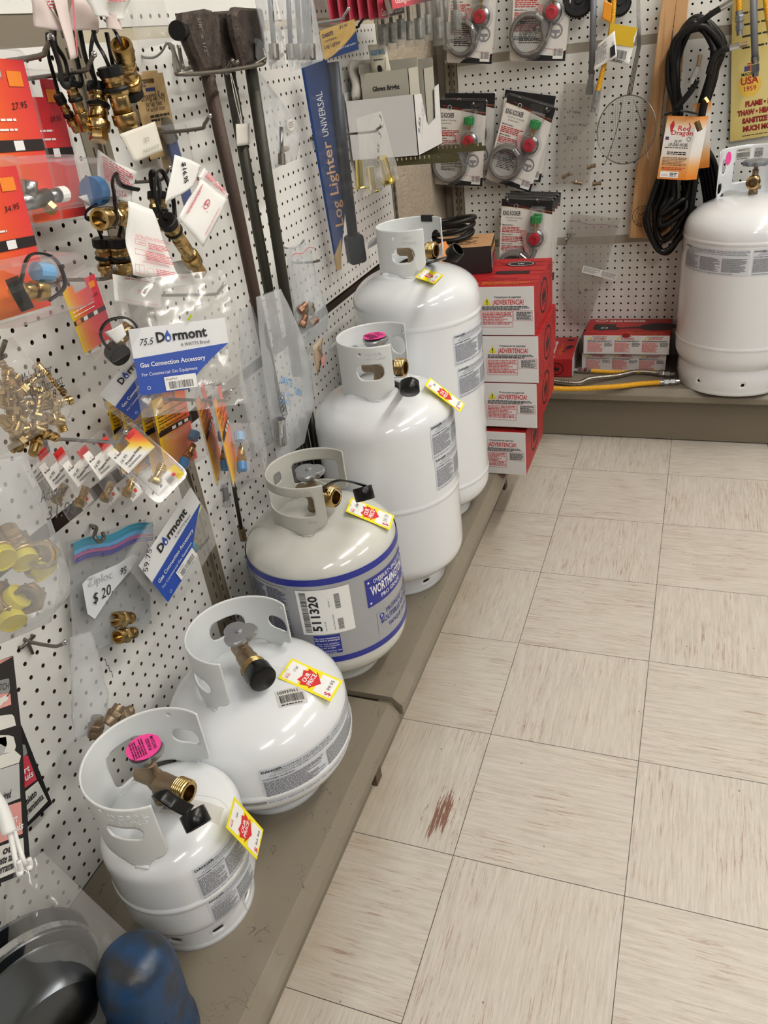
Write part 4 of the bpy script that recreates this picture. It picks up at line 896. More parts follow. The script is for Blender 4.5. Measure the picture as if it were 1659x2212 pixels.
    # clear bubble over hose and regulator
    def bub(cx, cy, r, d):
        pr = [(r*1.08, .002), (r*1.02, d*.6), (r*.95, d*.92), (r*.85, d), (.001, d)]
        return lathe(pr, f(cx, cy), f.N, 28, cap=False)
    mk('clear_bubble', join(bub(cx, cy, rr+.008, .044), bub(kx, dy, .036, .042), f.box(kx-.022, kx+.022, dy+.025, ky+.03, .002, .042)), blister, t, smooth=False)
    return t
def bpx(tl, tr, bl, d): return fr3(B(*bl, d), B(*bl, d)+(B(*tr, d)-B(*tl, d)), B(*tl, d))
bw, bh = .185, .305
def kkp(tl, tr, bl, d, label, seed, price=None, hh=None):
    f, w_, h_ = bpx(tl, tr, bl, d); kk_pack(f, w_, hh or h_, label, seed, price)
kkp((928, 212), (1043, 214), (935, 400), .055, 'regulator pack with the hose price 26.95, left of the tilted pack', 3, '26.95')
kkp((950, 198), (1063, 198), (957, 388), .015, 'regulator pack behind the one priced 26.95', 9)
kkp((1086, 197), (1194, 228), (1046, 388), .060, 'tilted regulator pack hanging in the middle of the back wall', 4, '26.95')
kkp((1090, 190), (1204, 205), (1062, 380), .020, 'regulator pack behind the tilted one', 11)
f, w_, h_ = bpx((1083, 426), (1193, 430), (1074, 600), .10)
for k in range(4):
    ff = Fr(f.o+V3((.005*k, .024*k, .004*k)), f.X, f.Y); ff.o = ff.o-ff.Y*(.31-h_)
    kk_pack(ff, .184, .31, ('front regulator pack of the four above the red cartons', 'second regulator pack of the four above the red cartons', 'third regulator pack of the four above the red cartons', 'rear regulator pack of the four above the red cartons')[k], 20+k)
kkp((955, -70), (1063, -70), (962, 138), .050, 'regulator pack at the top, left of the one with price 26.95', 5, '26.95')
kkp((1092, -80), (1224, -84), (1098, 134), .050, 'regulator pack at the top beside the black knobs', 6, '26.95')
for (u, v, lb_) in ((1023, 222, 'peg hook through the left regulator pack'), (1181, 233, 'peg hook through the tilted regulator pack'), (1096, 430, 'left peg hook of the pair holding four regulator packs'), (1160, 430, 'right peg hook of the pair holding four regulator packs'), (1222, 515, 'peg hook holding the empty clear bag on the back wall')):
    p = PY(u, v, YB-.13); phook(V3((p.x, YB, p.z-.014)), .13, lb_, 'y', rise=.012)
for u, v, s_ in ((1080, 520, 'left'), (1117, 520, 'right')): phook(B(u, v-2, 0), .045, s_+' of the two short empty peg hooks behind the coiled hose', 'y', rise=.010, r=.0022)
# clear bags
bagb = clear('yellowed_bag', 'B9B2A8', .34, .10, 1.0, 30, .40)
def cbag(f, w_, h_, name, label, cat, mat=bag, bulge=.012, seed=1, outline=None, group=None, nx=14, ny=20, amp=.0035):
    V, F = [], []
    for side in (1, -1):
        for i in range(nx+1):
            for j in range(ny+1):
                a, b = i/nx, j/ny; x, y = w_*a, h_*b
                if outline: l, r_ = outline(b); x = w_*(l+(r_-l)*a)
                edge = (1-(2*a-1)**4)*min(1, b*5)*(1 if b < .8 else .35+.65*(1-b)*5)
                belly = (.35+.65*(1-b))
                n_ = noise.noise(V3((x*26+seed*7.7, y*17, side*1.7)))+.6*noise.noise(V3((x*60, y*48+seed, side*3)))
                V.append(f(x, y, side*(bulge*belly*edge+.0006)+amp*n_*(.25+edge)))
        k0 = 0 if side == 1 else (nx+1)*(ny+1)
        for i in range(nx):
            for j in range(ny):
                k = k0+i*(ny+1)+j; q = (k, k+ny+1, k+ny+2, k+1); F.append(q if side == 1 else q[::-1])
    o = mk(name, (V, F), mat, None, smooth=True); tag(o, label, cat, group); return o
def strip(f, x0, x1, y, hgt, mat, parent, name, n=.0045, wav=.003):
    V, F = [], []
    for i in range(13):
        x = x0+(x1-x0)*i/12; yy = y+wav*sin(i*.9); V += [f(x, yy, n), f(x, yy+hgt, n)]
        if i: F.append((2*i-2, 2*i, 2*i+1, 2*i-1))
    return mk(name, (V, F), mat, parent)
purple = M('purple_zip', '8C5A86', .5)
f, w_, h_ = bpx((1205, 458), (1318, 470), (1196, 692), .03)
b1 = cbag(f, w_, h_, 'zip_bag', 'long clear zip bag priced 6.95 hanging over the back shelf', 'plastic bag', bagb, .016, 3, lambda b: (.02+.12*(1-b)**2+(.18*max(0, .25-b)*4), .97-.25*(1-b)))
strip(f, .01*w_, w_*.98, h_*.93, .0018, purple, b1, 'zip_seal'); ink('handwriting', b1, [T(0, '6', w_*.42, h_*.30, .013), T(0, '95', w_*.53, h_*.33, .009, rot=.3), Ln(0, [(w_*.53, h_*.32), (w_*.68, h_*.36)], .0008)], f, [blk], lift=.014)
ink('product_sticker', b1, [Rc(1, w_*.28, w_*.96, h_*.52, h_*.585, .006), Fine(0, w_*.30, w_*.62, h_*.53, h_*.58, .003), Fine(0, w_*.66, w_*.94, h_*.53, h_*.58, .003)], f.at(0, 0, 0, -.12), [grey, paper], lift=.0125)
f, w_, h_ = bpx((1228, 180), (1312, 182), (1196, 396), .03)
b2 = cbag(f, w_, h_, 'zip_bag', 'clear bag of small brass valves behind the hanging grey connector', 'plastic bag', bagb, .014, 5, lambda b: (.0, .98))
ink('handwriting', b2, [T(0, 'LP Valve', w_*.16, h_*.72, .009, slant=.2), T(0, '1/4 Fem x 1/4 male', w_*.22, h_*.60, .007, slant=.2, width=.06), T(0, '$9.95', w_*.22, h_*.46, .011, slant=.2)], f, [blk], lift=.010)
def fit(p, d, segs, mat, k=1.0, parent=None, name='brass_fitting'):
    g, h = [], 0
    for s in segs:
        kind, r, l = s; r *= k; l *= k
        if kind == 'c': g.append(lathe([(.001, h+l-.001), (r*.66, h+l-.001), (r*.72, h), (r*.97, h), (r, h+.001), (r, h+l)], p, d, 22, cap=False))
        elif kind == 't':
            pr = []; m = max(3, int(l/.0022))
            for i in range(m): pr += [(r*.9, h+l*i/m), (r, h+l*(i+.5)/m)]
            g.append(lathe(pr+[(r*.9, h+l)], p, d, 16))
        elif kind == 'h': g.append(lathe([(r*.93, h), (r, h+l*.12), (r, h+l*.88), (r*.93, h+l)], p, d, 6))
        elif kind == 'o': g.append(lathe([(r*.97, h), (r, h+.0008), (r, h+l-.0008), (r*.97, h+l), (r*.72, h+l), (r*.68, h+l-.012)], p, d, 20))
        else: g.append(lathe([(r*.97, h), (r, h+.0008), (r, h+l-.0008), (r*.97, h+l)], p, d, 20))
        h += l
    o = mk(name, join(*g), mat, parent); return auto(o, 40)
ADAPT = [('t', .0065, .014), ('h', .0085, .008), ('r', .0055, .006), ('r', .0070, .004), ('r', .0050, .008), ('r', .0062, .006)]
for k, (u, v, a) in enumerate(((1215, 383, .4), (1240, 392, -.3), (1268, 362, .2), (1280, 398, .1))):
    o = fit(B(u, v, .032), V3((cos(a), 0, sin(a))), [('h', .0075, .010), ('r', .0055, .012), ('o', .007, .006)], brassd); tag(o, 'small brass valve in the bottom of the bag marked LP Valve', 'fitting', 'brass valves in the bag on the back wall')
# hanging connectors
def hang(P, r, mat, label, fitm=steel, ends=(0, 1)): return flex(P, r, mat, fitm, label, ends=ends)
gc = empty('gas_connector', B(1272, 200, .09), 'grey coated gas connector hanging left of the yellow one', 'gas connector')
mk('coated_tube', tube([B(1283, -40, .09), B(1281, 60, .09), B(1278, 160, .09)], .0095, 14), M('grey_coating', '6C7077', .45), gc, smooth=True)
p = B(1278, 160, .09); d_ = (B(1273, 205, .09)-p).normalized(); mk('end_fitting', join(lathe([(.0095, 0), (.0085, .006), (.0085, .014)], p, d_, 16), lathe([(.0115, .014), (.0115, .030)], p, d_, 6), lathe([(.009, .030), (.009, .034)], p, d_, 12), lathe([(.0135, .034), (.0135, .056)], p, d_, 6)), steel, gc)
hang([B(1328, -40, .10), B(1322, 50, .10), B(1305, 140, .10), B(1291, 198, .10)], .0078, yelt, 'yellow gas connector hanging in front of the clear bag, with paper tags', castal)
def paperq(c4, name, label, cat, mat=paper, n=8, amp=.004, seed=1, parent=None, thick=.0005, group=None):
    """crumpled sheet from four corners tl,tr,br,bl"""
    tl, tr, br, bl = c4; nv = (tr-tl).cross(bl-tl).normalized(); V, F = [], []
    for i in range(n+1):
        for j in range(n+1):
            a, b = i/n, j/n; p = tl.lerp(tr, a).lerp(bl.lerp(br, a), b); V.append(p+nv*(amp*noise.noise(p*22+V3((seed*5.1, 0, 0)))*2))
    for i in range(n):
        for j in range(n): k = i*(n+1)+j; F.append((k, k+1, k+n+2, k+n+1))
    o = mk(name, (V, F), mat, parent, smooth=True); solid(o, thick)
    if parent is None: tag(o, label, cat, group)
    return o
def bil(c4, lift=.0012):
    tl, tr, br, bl = c4; nv = -(tr-tl).cross(bl-tl).normalized()
    if nv.dot(CAM-tl) < 0: nv = -nv
    return lambda x, y, q=0: bl.lerp(br, x).lerp(tl.lerp(tr, x), y)+nv*(lift+q)
c4 = [B(1318, 50, .115), B(1378, 60, .115), B(1358, 141, .115), B(1312, 132, .115)]
o = paperq(c4, 'paper_tag', 'yellow and white paper tag with barcode on the yellow connector', 'tag', paper, amp=.002)
ink('tag_print', o, [Rc(1, .0, 1, .48, 1), Bar(0, .28, .8, .12, .36, 30), Fine(0, .25, .85, .02, .11, .04)], bil(c4, .002), [blk, M('tag_gold', 'D9B426', .5)])
c4 = [B(1292, 96, .125), B(1328, 66, .125), B(1333, 122, .125), B(1282, 152, .125)]
o = paperq(c4, 'paper_tag', 'crumpled white paper tag wrapped beside the grey connector', 'tag', paper, amp=.004, seed=4)
ink('tag_print', o, [Fine(0, .05, .55, .1, .9, .05), Rc(1, .72, .95, .1, .5), T(1, 'Dormont', .9, .15, .12, rot=pi/2, width=.5)], bil(c4, .003), [grey, blk])
c4 = [B(1305, 0, .12), B(1322, 8, .12), B(1318, 50, .12), B(1300, 40, .12)]
paperq(c4, 'paper_tag', 'orange warning tag at the top of the yellow connector', 'tag', M('orange_tag', 'E8961E', .5), amp=.001)
for (u, v, r, s_) in ((1250, 2, .046, 'larger'), (1338, 8, .034, 'smaller')):
    t = empty('round_cap', B(u, v, .05), s_+' ribbed black rubber cap hanging at the top of the back wall', 'cap')
    mk('disc', lathe([(r, 0), (r, .012), (r*.92, .016), (r*.62, .016), (r*.58, .008), (r*.25, .008), (r*.22, .014), (.001, .014)], B(u, v, .04), V3((.1, -1, .2)), 36), rub, t, smooth=False)
    mk('ribs', join(*[cyl(B(u, v, .04)+V3((r*cos(q), -.002, r*sin(q))), B(u, v, .04)+V3((r*cos(q), -.012, r*sin(q))), .0022, 6) for q in [2*pi*i/36 for i in range(36)]]), rub, t)
# wire skimmer
sk = empty('wire_skimmer', B(1350, 360, .1), 'round wire mesh skimmer hanging from a long handle on the back wall', 'skimmer')
sc_ = B(1352, 281, .10); sf = Fr(sc_, V3((.95, -.30, 0)), V3((0, .10, 1))); SR = .096
wirem = M('tinned_wire', '8C8A86', .3, .9)
rim = [sf(SR*cos(q), SR*sin(q)*1.02, .0) for q in [2*pi*i/48 for i in range(48)]]
mk('rim', tube(rim, .0018, 8, closed=True), wirem, sk, smooth=True)
g = []
for i in range(-17, 18):
    x = SR*i/18; L_ = math.sqrt(max(SR*SR-x*x, 0)); dep = lambda a, b: -.022*(1-(a*a+b*b)/(SR*SR))
    for sw_ in (0, 1):
        Pn = [(x, L_*k/6) if sw_ == 0 else (L_*k/6, x) for k in range(-6, 7)]
        g.append(tube([sf(a, b, dep(a, b)) for a, b in Pn], .00033, 3))
m_ = mk('mesh', join(*g), wirem, sk)
mk('basket_wire', join(*[tube([sf(.018*s_+(.055*s_+.01)*k, SR-.01-.185*k, -.02*sin(k*pi)+.002) for k in [i/10 for i in range(11)]], .0014, 6) for s_ in (-1, 1)]), wirem, sk, smooth=True)
mk('handle', join(*[tube([sf(.0045*k, SR, 0), B(1379+2.3*k, 100, .10), B(1378+2.3*k, -60, .10)], .0016, 6) for k in (-1, 0, 1, 2)]), wirem, sk, smooth=True)
# wooden paddles
wood = bpy.data.materials.new('pine'); wood.use_nodes = True; nt = wood.node_tree; bs = nt.nodes['Principled BSDF']; bs.inputs['Roughness'].default_value = .5
ge = nt.nodes.new('ShaderNodeNewGeometry'); mp = nt.nodes.new('ShaderNodeMapping'); mp.inputs['Scale'].default_value = (46, 46, 3.0); nt.links.new(ge.outputs['Position'], mp.inputs[0])
nz = nt.nodes.new('ShaderNodeTexNoise'); nz.inputs['Scale'].default_value = 1.0; nz.inputs['Detail'].default_value = 4; nz.inputs['Distortion'].default_value = .6; nt.links.new(mp.outputs[0], nz.inputs['Vector'])
rp = nt.nodes.new('ShaderNodeValToRGB'); nt.links.new(nz.outputs['Fac'], rp.inputs[0]); nt.links.new(rp.outputs[0], bs.inputs['Base Color'])
rp.color_ramp.elements[0].position = .35; rp.color_ramp.elements[0].color = lin('A9794A')+(1,); rp.color_ramp.elements[1].position = .6; rp.color_ramp.elements[1].color = lin('CBA273')+(1,)
def paddle_w(a, b, wt, wb, d, label):
    up = (B(*a, d)-B(*b, d)); Y = up.normalized(); X = Y.cross(V3((0, 1, 0))).normalized(); X = X if X.x > 0 else -X
    f = Fr(B(*b, d), X, Y); L_ = up.length; t = empty('wooden_paddle', f(0, 0), label, 'paddle', 'wooden stirring paddles')
    pts = [(-wb/2, .0), (wb/2, 0), (wb/2, L_*.30), (wt/2+.004, L_*.42), (wt/2, L_*.5), (wt/2, L_), (-wt/2, L_), (-wt/2, L_*.5), (-wt/2-.004, L_*.42), (-wb/2, L_*.30)]
    bevel(mk('blade', rring(f, pts, 0, .019), wood, t), .002)
    P = lambda x, y, q=0: f(x, .072+y, .0195+q); it = [El(0, 0, 0, .034, .034, .0016), El(0, 0, 0, .024, .024, .0012)]
    for s, a0, sg in (('KING', pi/2+.62, -1), ('KOOKER', -pi/2-.95, 1)):
        for i, c_ in enumerate(s):
            a_ = a0+sg*i*.40; it.append(T(0, c_, .029*cos(a_), .029*sin(a_)-.003 if sg < 0 else .029*sin(a_)-.003, .0062, 'C', rot=0, bold=.02))
    it += [Ln(0, [(-.012, -.010), (-.014, .010), (-.006, .002), (0, .013), (.006, .002), (.014, .010), (.012, -.010), (-.012, -.010)], .0014)]
    ink('burned_mark', t, it, P, [M('burnt_mark', '4A2E1C', .7)]); return t
paddle_w((1450, -40), (1384, 512), .040, .078, .045, 'wooden paddle with burned KING KOOKER mark, left of the black hose')
paddle_w((1478, -40), (1425, 515), .036, .070, .020, 'wooden paddle mostly hidden behind the black hose coil')
# black hose coil
hc = empty('hose_coil', B(1440, 540, .1), 'large coil of black gas hose with orange label bands on the back wall', 'hose')
R = random.Random(11)
for k in range(9):
    d_ = .05+.011*k; j = lambda s_: R.uniform(-s_, s_); w1 = 1-.055*(k % 5); sx_ = 6*(k % 3)
    P = [(1508+j(8), 36+7*(k % 5)+j(4)), (1452+j(8)+sx_, 95+j(10)), (1446+sx_+j(5), 170), (1466+j(8), 245), (1450+j(10), 330), (1412+14*(k % 4)+j(6), 420), (1398+18*(k % 4)+j(5), 480-16*(k % 4)), (1432+j(6), 542-26*(k % 4)-j(6)), (1474+j(5), 500-22*(k % 4)), (1490+j(8), 420), (1502+j(9), 330), (1512+j(9), 245), (1540+j(8), 170-4*k), (1562-7*(k % 4)+j(3), 95+5*(k % 3))]
    mk('hose_loop', tube(cr([B(u, v, d_+.012*sin(i*1.1+k)) for i, (u, v) in enumerate(P)], 7, closed=True), .0088, 9, closed=True), rub, hc, smooth=True)
for k in range(5):
    d_ = .03+.012*k; u0 = 1520+8*k
    P = [(1512, 300), (u0-10, 350), (u0, 400), (u0+4, 450), (u0-14, 500), (u0-44, 470), (1478, 400), (1486, 320)]
    mk('hose_loop', tube(cr([B(u, v, d_) for u, v in P], 6), .0088, 9), rub, hc, smooth=True)
P = [(1500, 60), (1530, 35), (1556, 18)]; mk('hose_end', tube(cr([B(u, v, .15) for u, v in P]), .0085, 9), rub, hc, smooth=True); mk('ferrule', cyl(B(1556, 18, .15), B(1582, 3, .15), .0085, 12), chrome, hc)
P = [(1530, 160), (1545, 118), (1576, 104)]; mk('hose_end', tube(cr([B(u, v, .16) for u, v in P]), .0085, 9), rub, hc, smooth=True); mk('ferrule', cyl(B(1576, 104, .16), B(1597, 99, .16), .0085, 12), chrome, hc); mk('ferrule', cyl(B(1597, 99, .16), B(1614, 94, .16), .0058, 12), brassd, hc)
P = [(1460, 235), (1490, 200), (1506, 172)]; mk('hose_end', tube(cr([B(u, v, .165) for u, v in P]), .0085, 9), rub, hc, smooth=True); mk('ferrule', cyl(B(1492, 180, .175), B(1508, 145, .175), .0075, 12), chrome, hc); mk('ferrule', cyl(B(1508, 145, .175), B(1513, 118, .175), .006, 12), brassd, hc)
oc = lambda a, b: ramp3(1-b, 'E08A38', 'EDEAE6', 'ECEAE7', 'EAE2DA', 'E3A25C', 'DD7E24')
f, w_, h_ = bpx((1438, 250), (1502, 252), (1419, 386), .20)
lb = colgrid('paper_band', f, w_, h_, oc, hc, 4, 24); solid(lb, .0008)
ink('label_print', lb, [T(0, '77.5', w_*.42, h_*.92, .008, slant=.2), T(1, 'Red', w_*.42, h_*.78, .013, width=.036, bold=.02), T(1, 'Dragon', w_*.22, h_*.71, .013, width=.062, bold=.02), Pg(1, [(w_*.14, h_*.86), (w_*.24, h_*.94), (w_*.30, h_*.86), (w_*.26, h_*.78), (w_*.20, h_*.74)]), Ln(1, [(w_*.80, h_*.74), (w_*.84, h_*.84), (w_*.78, h_*.90)], .003), Rc(2, w_*.06, w_*.18, h_*.63, h_*.68), Rc(1, w_*.06, w_*.18, h_*.64, h_*.65), El(0, w_*.86, h_*.65, .006, .006, .0012),
    T(0, '25 FT', w_*.38, h_*.59, .0075, width=.022, bold=.02), T(0, 'LP-GAS HOSE', w_*.2, h_*.535, .0085, width=.055, bold=.02), Fine(0, w_*.08, w_*.95, h_*.49, h_*.53, .0045), Fine(0, w_*.2, w_*.85, h_*.38, h_*.46, .005, .55), Fine(3, w_*.08, w_*.92, h_*.22, h_*.37, .0042, .5), Fine(1, w_*.1, w_*.92, h_*.15, h_*.21, .0045, .5), Rc(4, w_*.08, w_*.72, h_*.03, h_*.13), Fine(0, w_*.42, w_*.70, h_*.04, h_*.12, .004), T(1, 'FLAME', w_*.12, h_*.055, .005, width=.018)], f, [blk, redk, M('flag_blue', '3A4A80', .6), M('brown_ink', '8A5A30', .6), whk])
f2 = Fr(f(w_, 0), f.X*.80+f.N*-.6, f.Y); lb2 = colgrid('paper_band_side', f2, .040, h_*1.0, oc, hc, 3, 24); solid(lb2, .0008)
f, w_, h_ = bpx((1500, 224), (1540, 218), (1494, 366), .12); lb3 = colgrid('paper_band', f, w_, h_, oc, hc, 4, 24); solid(lb3, .0008)
mk('cable_tie', tube(cr([B(1436, 248, .19), B(1470, 240, .235), B(1506, 246, .20)]), .003, 6), plast, hc)
mk('brass_end', cyl(B(1505, 262, .235), B(1512, 282, .235), .009, 6), brass, hc); mk('brass_end', cyl(B(1521, 212, .2), B(1528, 222, .2), .008, 6), brass, hc)
# golden poster card
ps = empty('poster_card', B(1577, 310, .02), 'golden printed card with red lettering at the top right of the back wall', 'sign')
_y = B(1583, -50, .02)-B(1577, 306, .02); f = Fr(B(1577, 306, .02), V3((_y.z, 0, -_y.x)), _y); h_ = _y.length
gold = lambda a, b: ramp3(a*.5+.25+.25*sin(b*5), 'A8924E', 'C7B36A', 'D9C985', 'B59E58')
w_ = .30; c_ = colgrid('card', f, w_, h_, gold, ps, 12, 12); solid(c_, .0015)
pm_ = [blk, M('poster_red', 'A8281E', .5), M('flag_blue2', '34457A', .5), M('seal_gold', 'E0B84A', .5), M('poster_outline', '3A1010', .5)]
ink('usa_lettering', ps, [T(0, 'MADE IN', .028, h_-.262, .009, bold=.02, width=.045), T(1, 'USA', .026, h_-.285, .020, bold=.03, width=.050)], f, pm_, lift=.001)
for s_, x_, y_, wd_ in (('FLAME \u2022 BURN', .041, .092, .105), ('THAW \u2022 HEAT \u2022 MELT', .020, .069, .150), ('SANITIZE \u2022 DRY', .034, .046, .12), ('MUCH MORE!', .036, .023, .10)):
    ink('slogan_lettering', ps, [T(4, s_, x_, y_, .0135, bold=.08, width=wd_), T(1, s_, x_, y_, .0135, bold=.02, width=wd_)], f, pm_, lift=.001)
ink('small_print', ps, [Fine(0, .034, .13, .008, .013, .004)], f, pm_, lift=.001)
for k in range(4): ink('small_print', ps, [Fine(0, .028, .10, h_-.10-.03*k, h_-.09-.03*k, .009)], f, pm_, lift=.001)
ink('seal', ps, [Pg(3, [(.052+(.030 if i % 2 else .034)*cos(2*pi*i/48), .150+(.030 if i % 2 else .034)*sin(2*pi*i/48)) for i in range(48)]), T(1, 'In Business', .052, .163, .006, 'C'), T(1, 'Since', .052, .153, .006, 'C'), T(1, '1959', .052, .135, .013, 'C', bold=.02)], f, [blk, MATS['poster_red'], MATS['flag_blue2'], MATS['seal_gold']], lift=.001)
ink('flag_mark', ps, [Rc(2, .036, .052, h_-.250, h_-.236), *[Rc(1, .044, .070, h_-.250+.006*k, h_-.247+.006*k) for k in range(4)]], f, [blk, MATS['poster_red'], MATS['flag_blue2']], lift=.001)
hang([B(1594, -40, .10), B(1596, -5, .10), B(1597, 26, .10)], .0088, yelt, 'yellow gas connector hanging in front of the golden card, left one', castal)
hang([B(1652, -40, .12), B(1657, 20, .12), B(1668, 90, .12)], .0088, yelt, 'yellow gas connector at the right edge of the picture', castal, (0, 0))
gc = empty('gas_connector', B(1632, 170, .11), 'grey coated gas connector hanging in front of the golden card', 'gas connector')
mk('coated_tube', tube([B(1627, -40, .11), B(1629, 60, .11), B(1631, 128, .11)], .0098, 14), MATS['grey_coating'], gc, smooth=True)
p = B(1631, 122, .11); d_ = (B(1632, 168, .11)-p).normalized(); mk('end_fitting', join(lathe([(.0112, 0), (.0115, .01), (.0095, .018)], p, d_, 14), lathe([(.012, .020), (.012, .040)], p, d_, 6), lathe([(.009, .040), (.009, .052)], p, d_, 12)), steel, gc)
# ------------------------------------------------------------------ left wall goods
def hk(tip, L_, label, rise=.016, **k):
    p = W(*tip, L_); b_ = V3((XW, p.y, p.z-rise)); phook(b_, L_, label, 'x', rise, **k); return b_
hA = hk((203, 117), .13, 'peg hook carrying the bunch of brass couplers at the top left')
hA2 = hk((110, 82), .12, 'peg hook at the top left corner behind the orange packs', r=.0032)
hB = hk((453, 250), .15, 'long empty peg hook right of the tan key card')
hC = hk((366, 362), .11, 'peg hook carrying the lower bunch of couplers and red printed papers', r=.0024)
hD = hk((249, 576), .11, 'peg hook carrying the red blister pack with a coupler')
hE = hk((484, 614), .14, 'peg hook carrying the large white and blue bag', mat=steel)
hF = hk((498, 845), .22, 'long peg hook carrying the row of yellow and orange packs')
hG = hk((272, 934), .15, 'peg hook carrying the row of white propane fitting packs', mat=steel)
hI = hk((140, 1387), .075, 'short peg hook with a wall plate low on the left board', rise=.012)
hJ = hk((753, 19), .16, 'ball tipped peg hook at the top beside the gaslight mantles', mat=steel)
hK = hk((786, 38), .15, 'black peg hook through the log lighter card', mat=plast, ball=False)
def W4(tl, tr, br, bl, d):
    if not isinstance(d, (list, tuple)): d = [d]*4
    return [W(*tl, d[0]), W(*tr, d[1]), W(*br, d[2]), W(*bl, d[3])]
def wfr(tl, tr, bl, d): a, b, c = W(*tl, d), W(*tr, d), W(*bl, d); return fr3(c, c+(b-a), a)
# --- blister packs
heatc = lambda a, b: ramp3(a*.75+(1-b)*.15, 'F0D21E', 'F2A328', 'EB6A2A', 'DC3A32')
orangec = lambda a, b: ramp3(a*.8+(b)*.15, 'F09A28', 'EE7426', 'E24A2C', 'D23040')
def shellg(f, x0, x1, y0, y1, d, s=.006):
    a = [f(x0, y0, .002), f(x1, y0, .002), f(x1, y1, .002), f(x0, y1, .002)]; m = [f(x0+s*.3, y0+s*.3, d*.8), f(x1-s*.3, y0+s*.3, d*.8), f(x1-s*.3, y1-s*.5, d*.8), f(x0+s*.3, y1-s*.5, d*.8)]; t = [f(x0+s, y0+s, d), f(x1-s, y0+s, d), f(x1-s, y1-s*1.5, d), f(x0+s, y1-s*1.5, d)]
    V = a+m+t; F = [(8, 9, 10, 11)]
    for k in range(4): F += [(k, (k+1) % 4, 4+(k+1) % 4, 4+k), (4+k, 4+(k+1) % 4, 8+(k+1) % 4, 8+k)]
    return V, F
def pack(f, w_, h_, label, colf, style='plug', depth=.03, group=None, price='16.95', inner=None, bx=None, name='blister_pack'):
    t = empty(name, f(w_/2, 0), label, 'blister pack', group)
    pl = mk('clear_shell', rring(f, rrect(-.004, w_+.004, -.004, h_+.010, .008), -.0012, -.0004), blister, t)
    bx = bx or (.06, .94, .04, .52)
    g = shellg(f, w_*bx[0], w_*bx[1], h_*bx[2], h_*bx[3], depth); auto(mk('clear_bubble', g, blister, t), 20)
    edge = tube([f(x, y, .0) for x, y in rrect(-.004, w_+.004, -.004, h_+.010, .008)], .0011, 5, closed=True); mk('shell_rim', edge, blister, t)
    mkx = []
    if style == 'fitting':
        sh = lambda a, b: (b > .60 and not (.28 < a < .62 and b > .86)) or (b < .22 and a > .50)
        c_ = colgrid('printed_card', f, w_, h_, colf, t, 16, 24, 0, shape=sh)
    else:
        sh = lambda a, b: not (.30 < a < .66 and b > .88)
        c_ = colgrid('printed_card', f, w_, h_, colf, t, 16, 24, 0, shape=sh)
    solid(c_, .0006)
    R = random.Random(len(label)); it = []
    if style == 'plug':
        it = [T(0, 'Mr. Heater', w_*.05, h_*.86, h_*.030, width=w_*.20, bold=.02)]
        for k, s in enumerate(('Propane/Natural Gas Full Flow Male Plug', 'Propane / Gaz naturel Fiche m\u00e2le plein debit', 'Propano / Natural Gas enchufe macho de flujo')):
            it += [T(0, s, w_*.05, h_*(.79-.085*k), h_*.030, width=w_*.88, bold=.02), Fine(0, w_*.05, w_*.75, h_*(.755-.085*k), h_*(.783-.085*k), h_*.022)]
        it += [Rc(0, 0, w_, h_*.53, h_*.59), Rc(2, w_*.40, w_*.52, h_*.54, h_*.58), Rc(2, w_*.60, w_*.72, h_*.54, h_*.58), Rc(2, w_*.80, w_*.92, h_*.54, h_*.58)]
    elif style == 'orange':
        it = [Rc(3, w_*.74, w_*.92, h_*.84, h_*.93), T(0, price, w_*.70, h_*.70, h_*.040, rot=.1, slant=.25, width=w_*.20)]
        it += [Fine(2, w_*.06, w_*.72, h_*(.62-.06*k), h_*(.66-.06*k), h_*.025) for k in range(2)]+[Rc(0, 0, w_, h_*.45, h_*.52), Rc(2, w_*.30, w_*.42, h_*.455, h_*.515), Rc(3, w_*.06, w_*.20, h_*.455, h_*.515), Rc(2, w_*.62, w_*.74, h_*.455, h_*.515)]
    elif style == 'fitting':
        it = [T(0, 'Mr. Heater', w_*.05, h_*.86, h_*.032, width=w_*.22, bold=.02), Pg(3, [(w_*.14, h_*.90), (w_*.17, h_*.90), (w_*.155, h_*.93)]), T(0, 'Propane Fitting', w_*.14, h_*.68, h_*.038, width=w_*.62, bold=.02, rot=.12), T(0, price, w_*.06, h_*.74, h_*.045, slant=.3, width=w_*.28, rot=.2), Fine(1, w_*.14, w_*.6, h_*.63, h_*.665, h_*.016), Rc(4, w_*.68, w_*.92, h_*.92, h_*.97), Rc(4, w_*.74, w_*.84, h_*.08, h_*.14), Fine(1, w_*.54, w_*.72, h_*.04, h_*.16, h_*.014)]
    if style == 'fitting': ink('lower_print', t, it[-2:], f, [shad, grey, whk, whk, redm], lift=.0012); it = it[:-2]
    ink('card_print', t, it, f, [shad, grey, whk, M('orange_logo', 'F0882A', .5), redm], lift=.0012)
    if inner: inner(f, w_, h_, t)
    return t
def plugin(f, w_, h_, t):
    fit(f(w_*.35, h_*.12, .014), f.X*.9+f.Y*.45, [('r', .0060, .010), ('h', .0085, .008), ('t', .0065, .010), ('r', .005, .008)], brass, 1, t, 'brass_plug')
    mk('blue_end_cap', cyl(f(w_*.28, h_*.085, .014), f(w_*.40, h_*.15, .014), .008, 14), M('blue_plastic', '2E7FC0', .4), t); mk('blue_end_cap', cyl(f(w_*.74, h_*.33, .014), f(w_*.86, h_*.40, .014), .0085, 14), M('light_blue_plastic', '6AA9DA', .4), t)
def elbow(f, w_, h_, t): fit(f(w_*.25, h_*.20, .012), f.X*.8+f.Y*.3, [('h', .0075, .009), ('r', .005, .010), ('t', .006, .010)], brass, 1, t, 'brass_plug')
ge_ = 'yellow and orange gas plug packs on one hook'
hy, hz = hF.y, hF.z
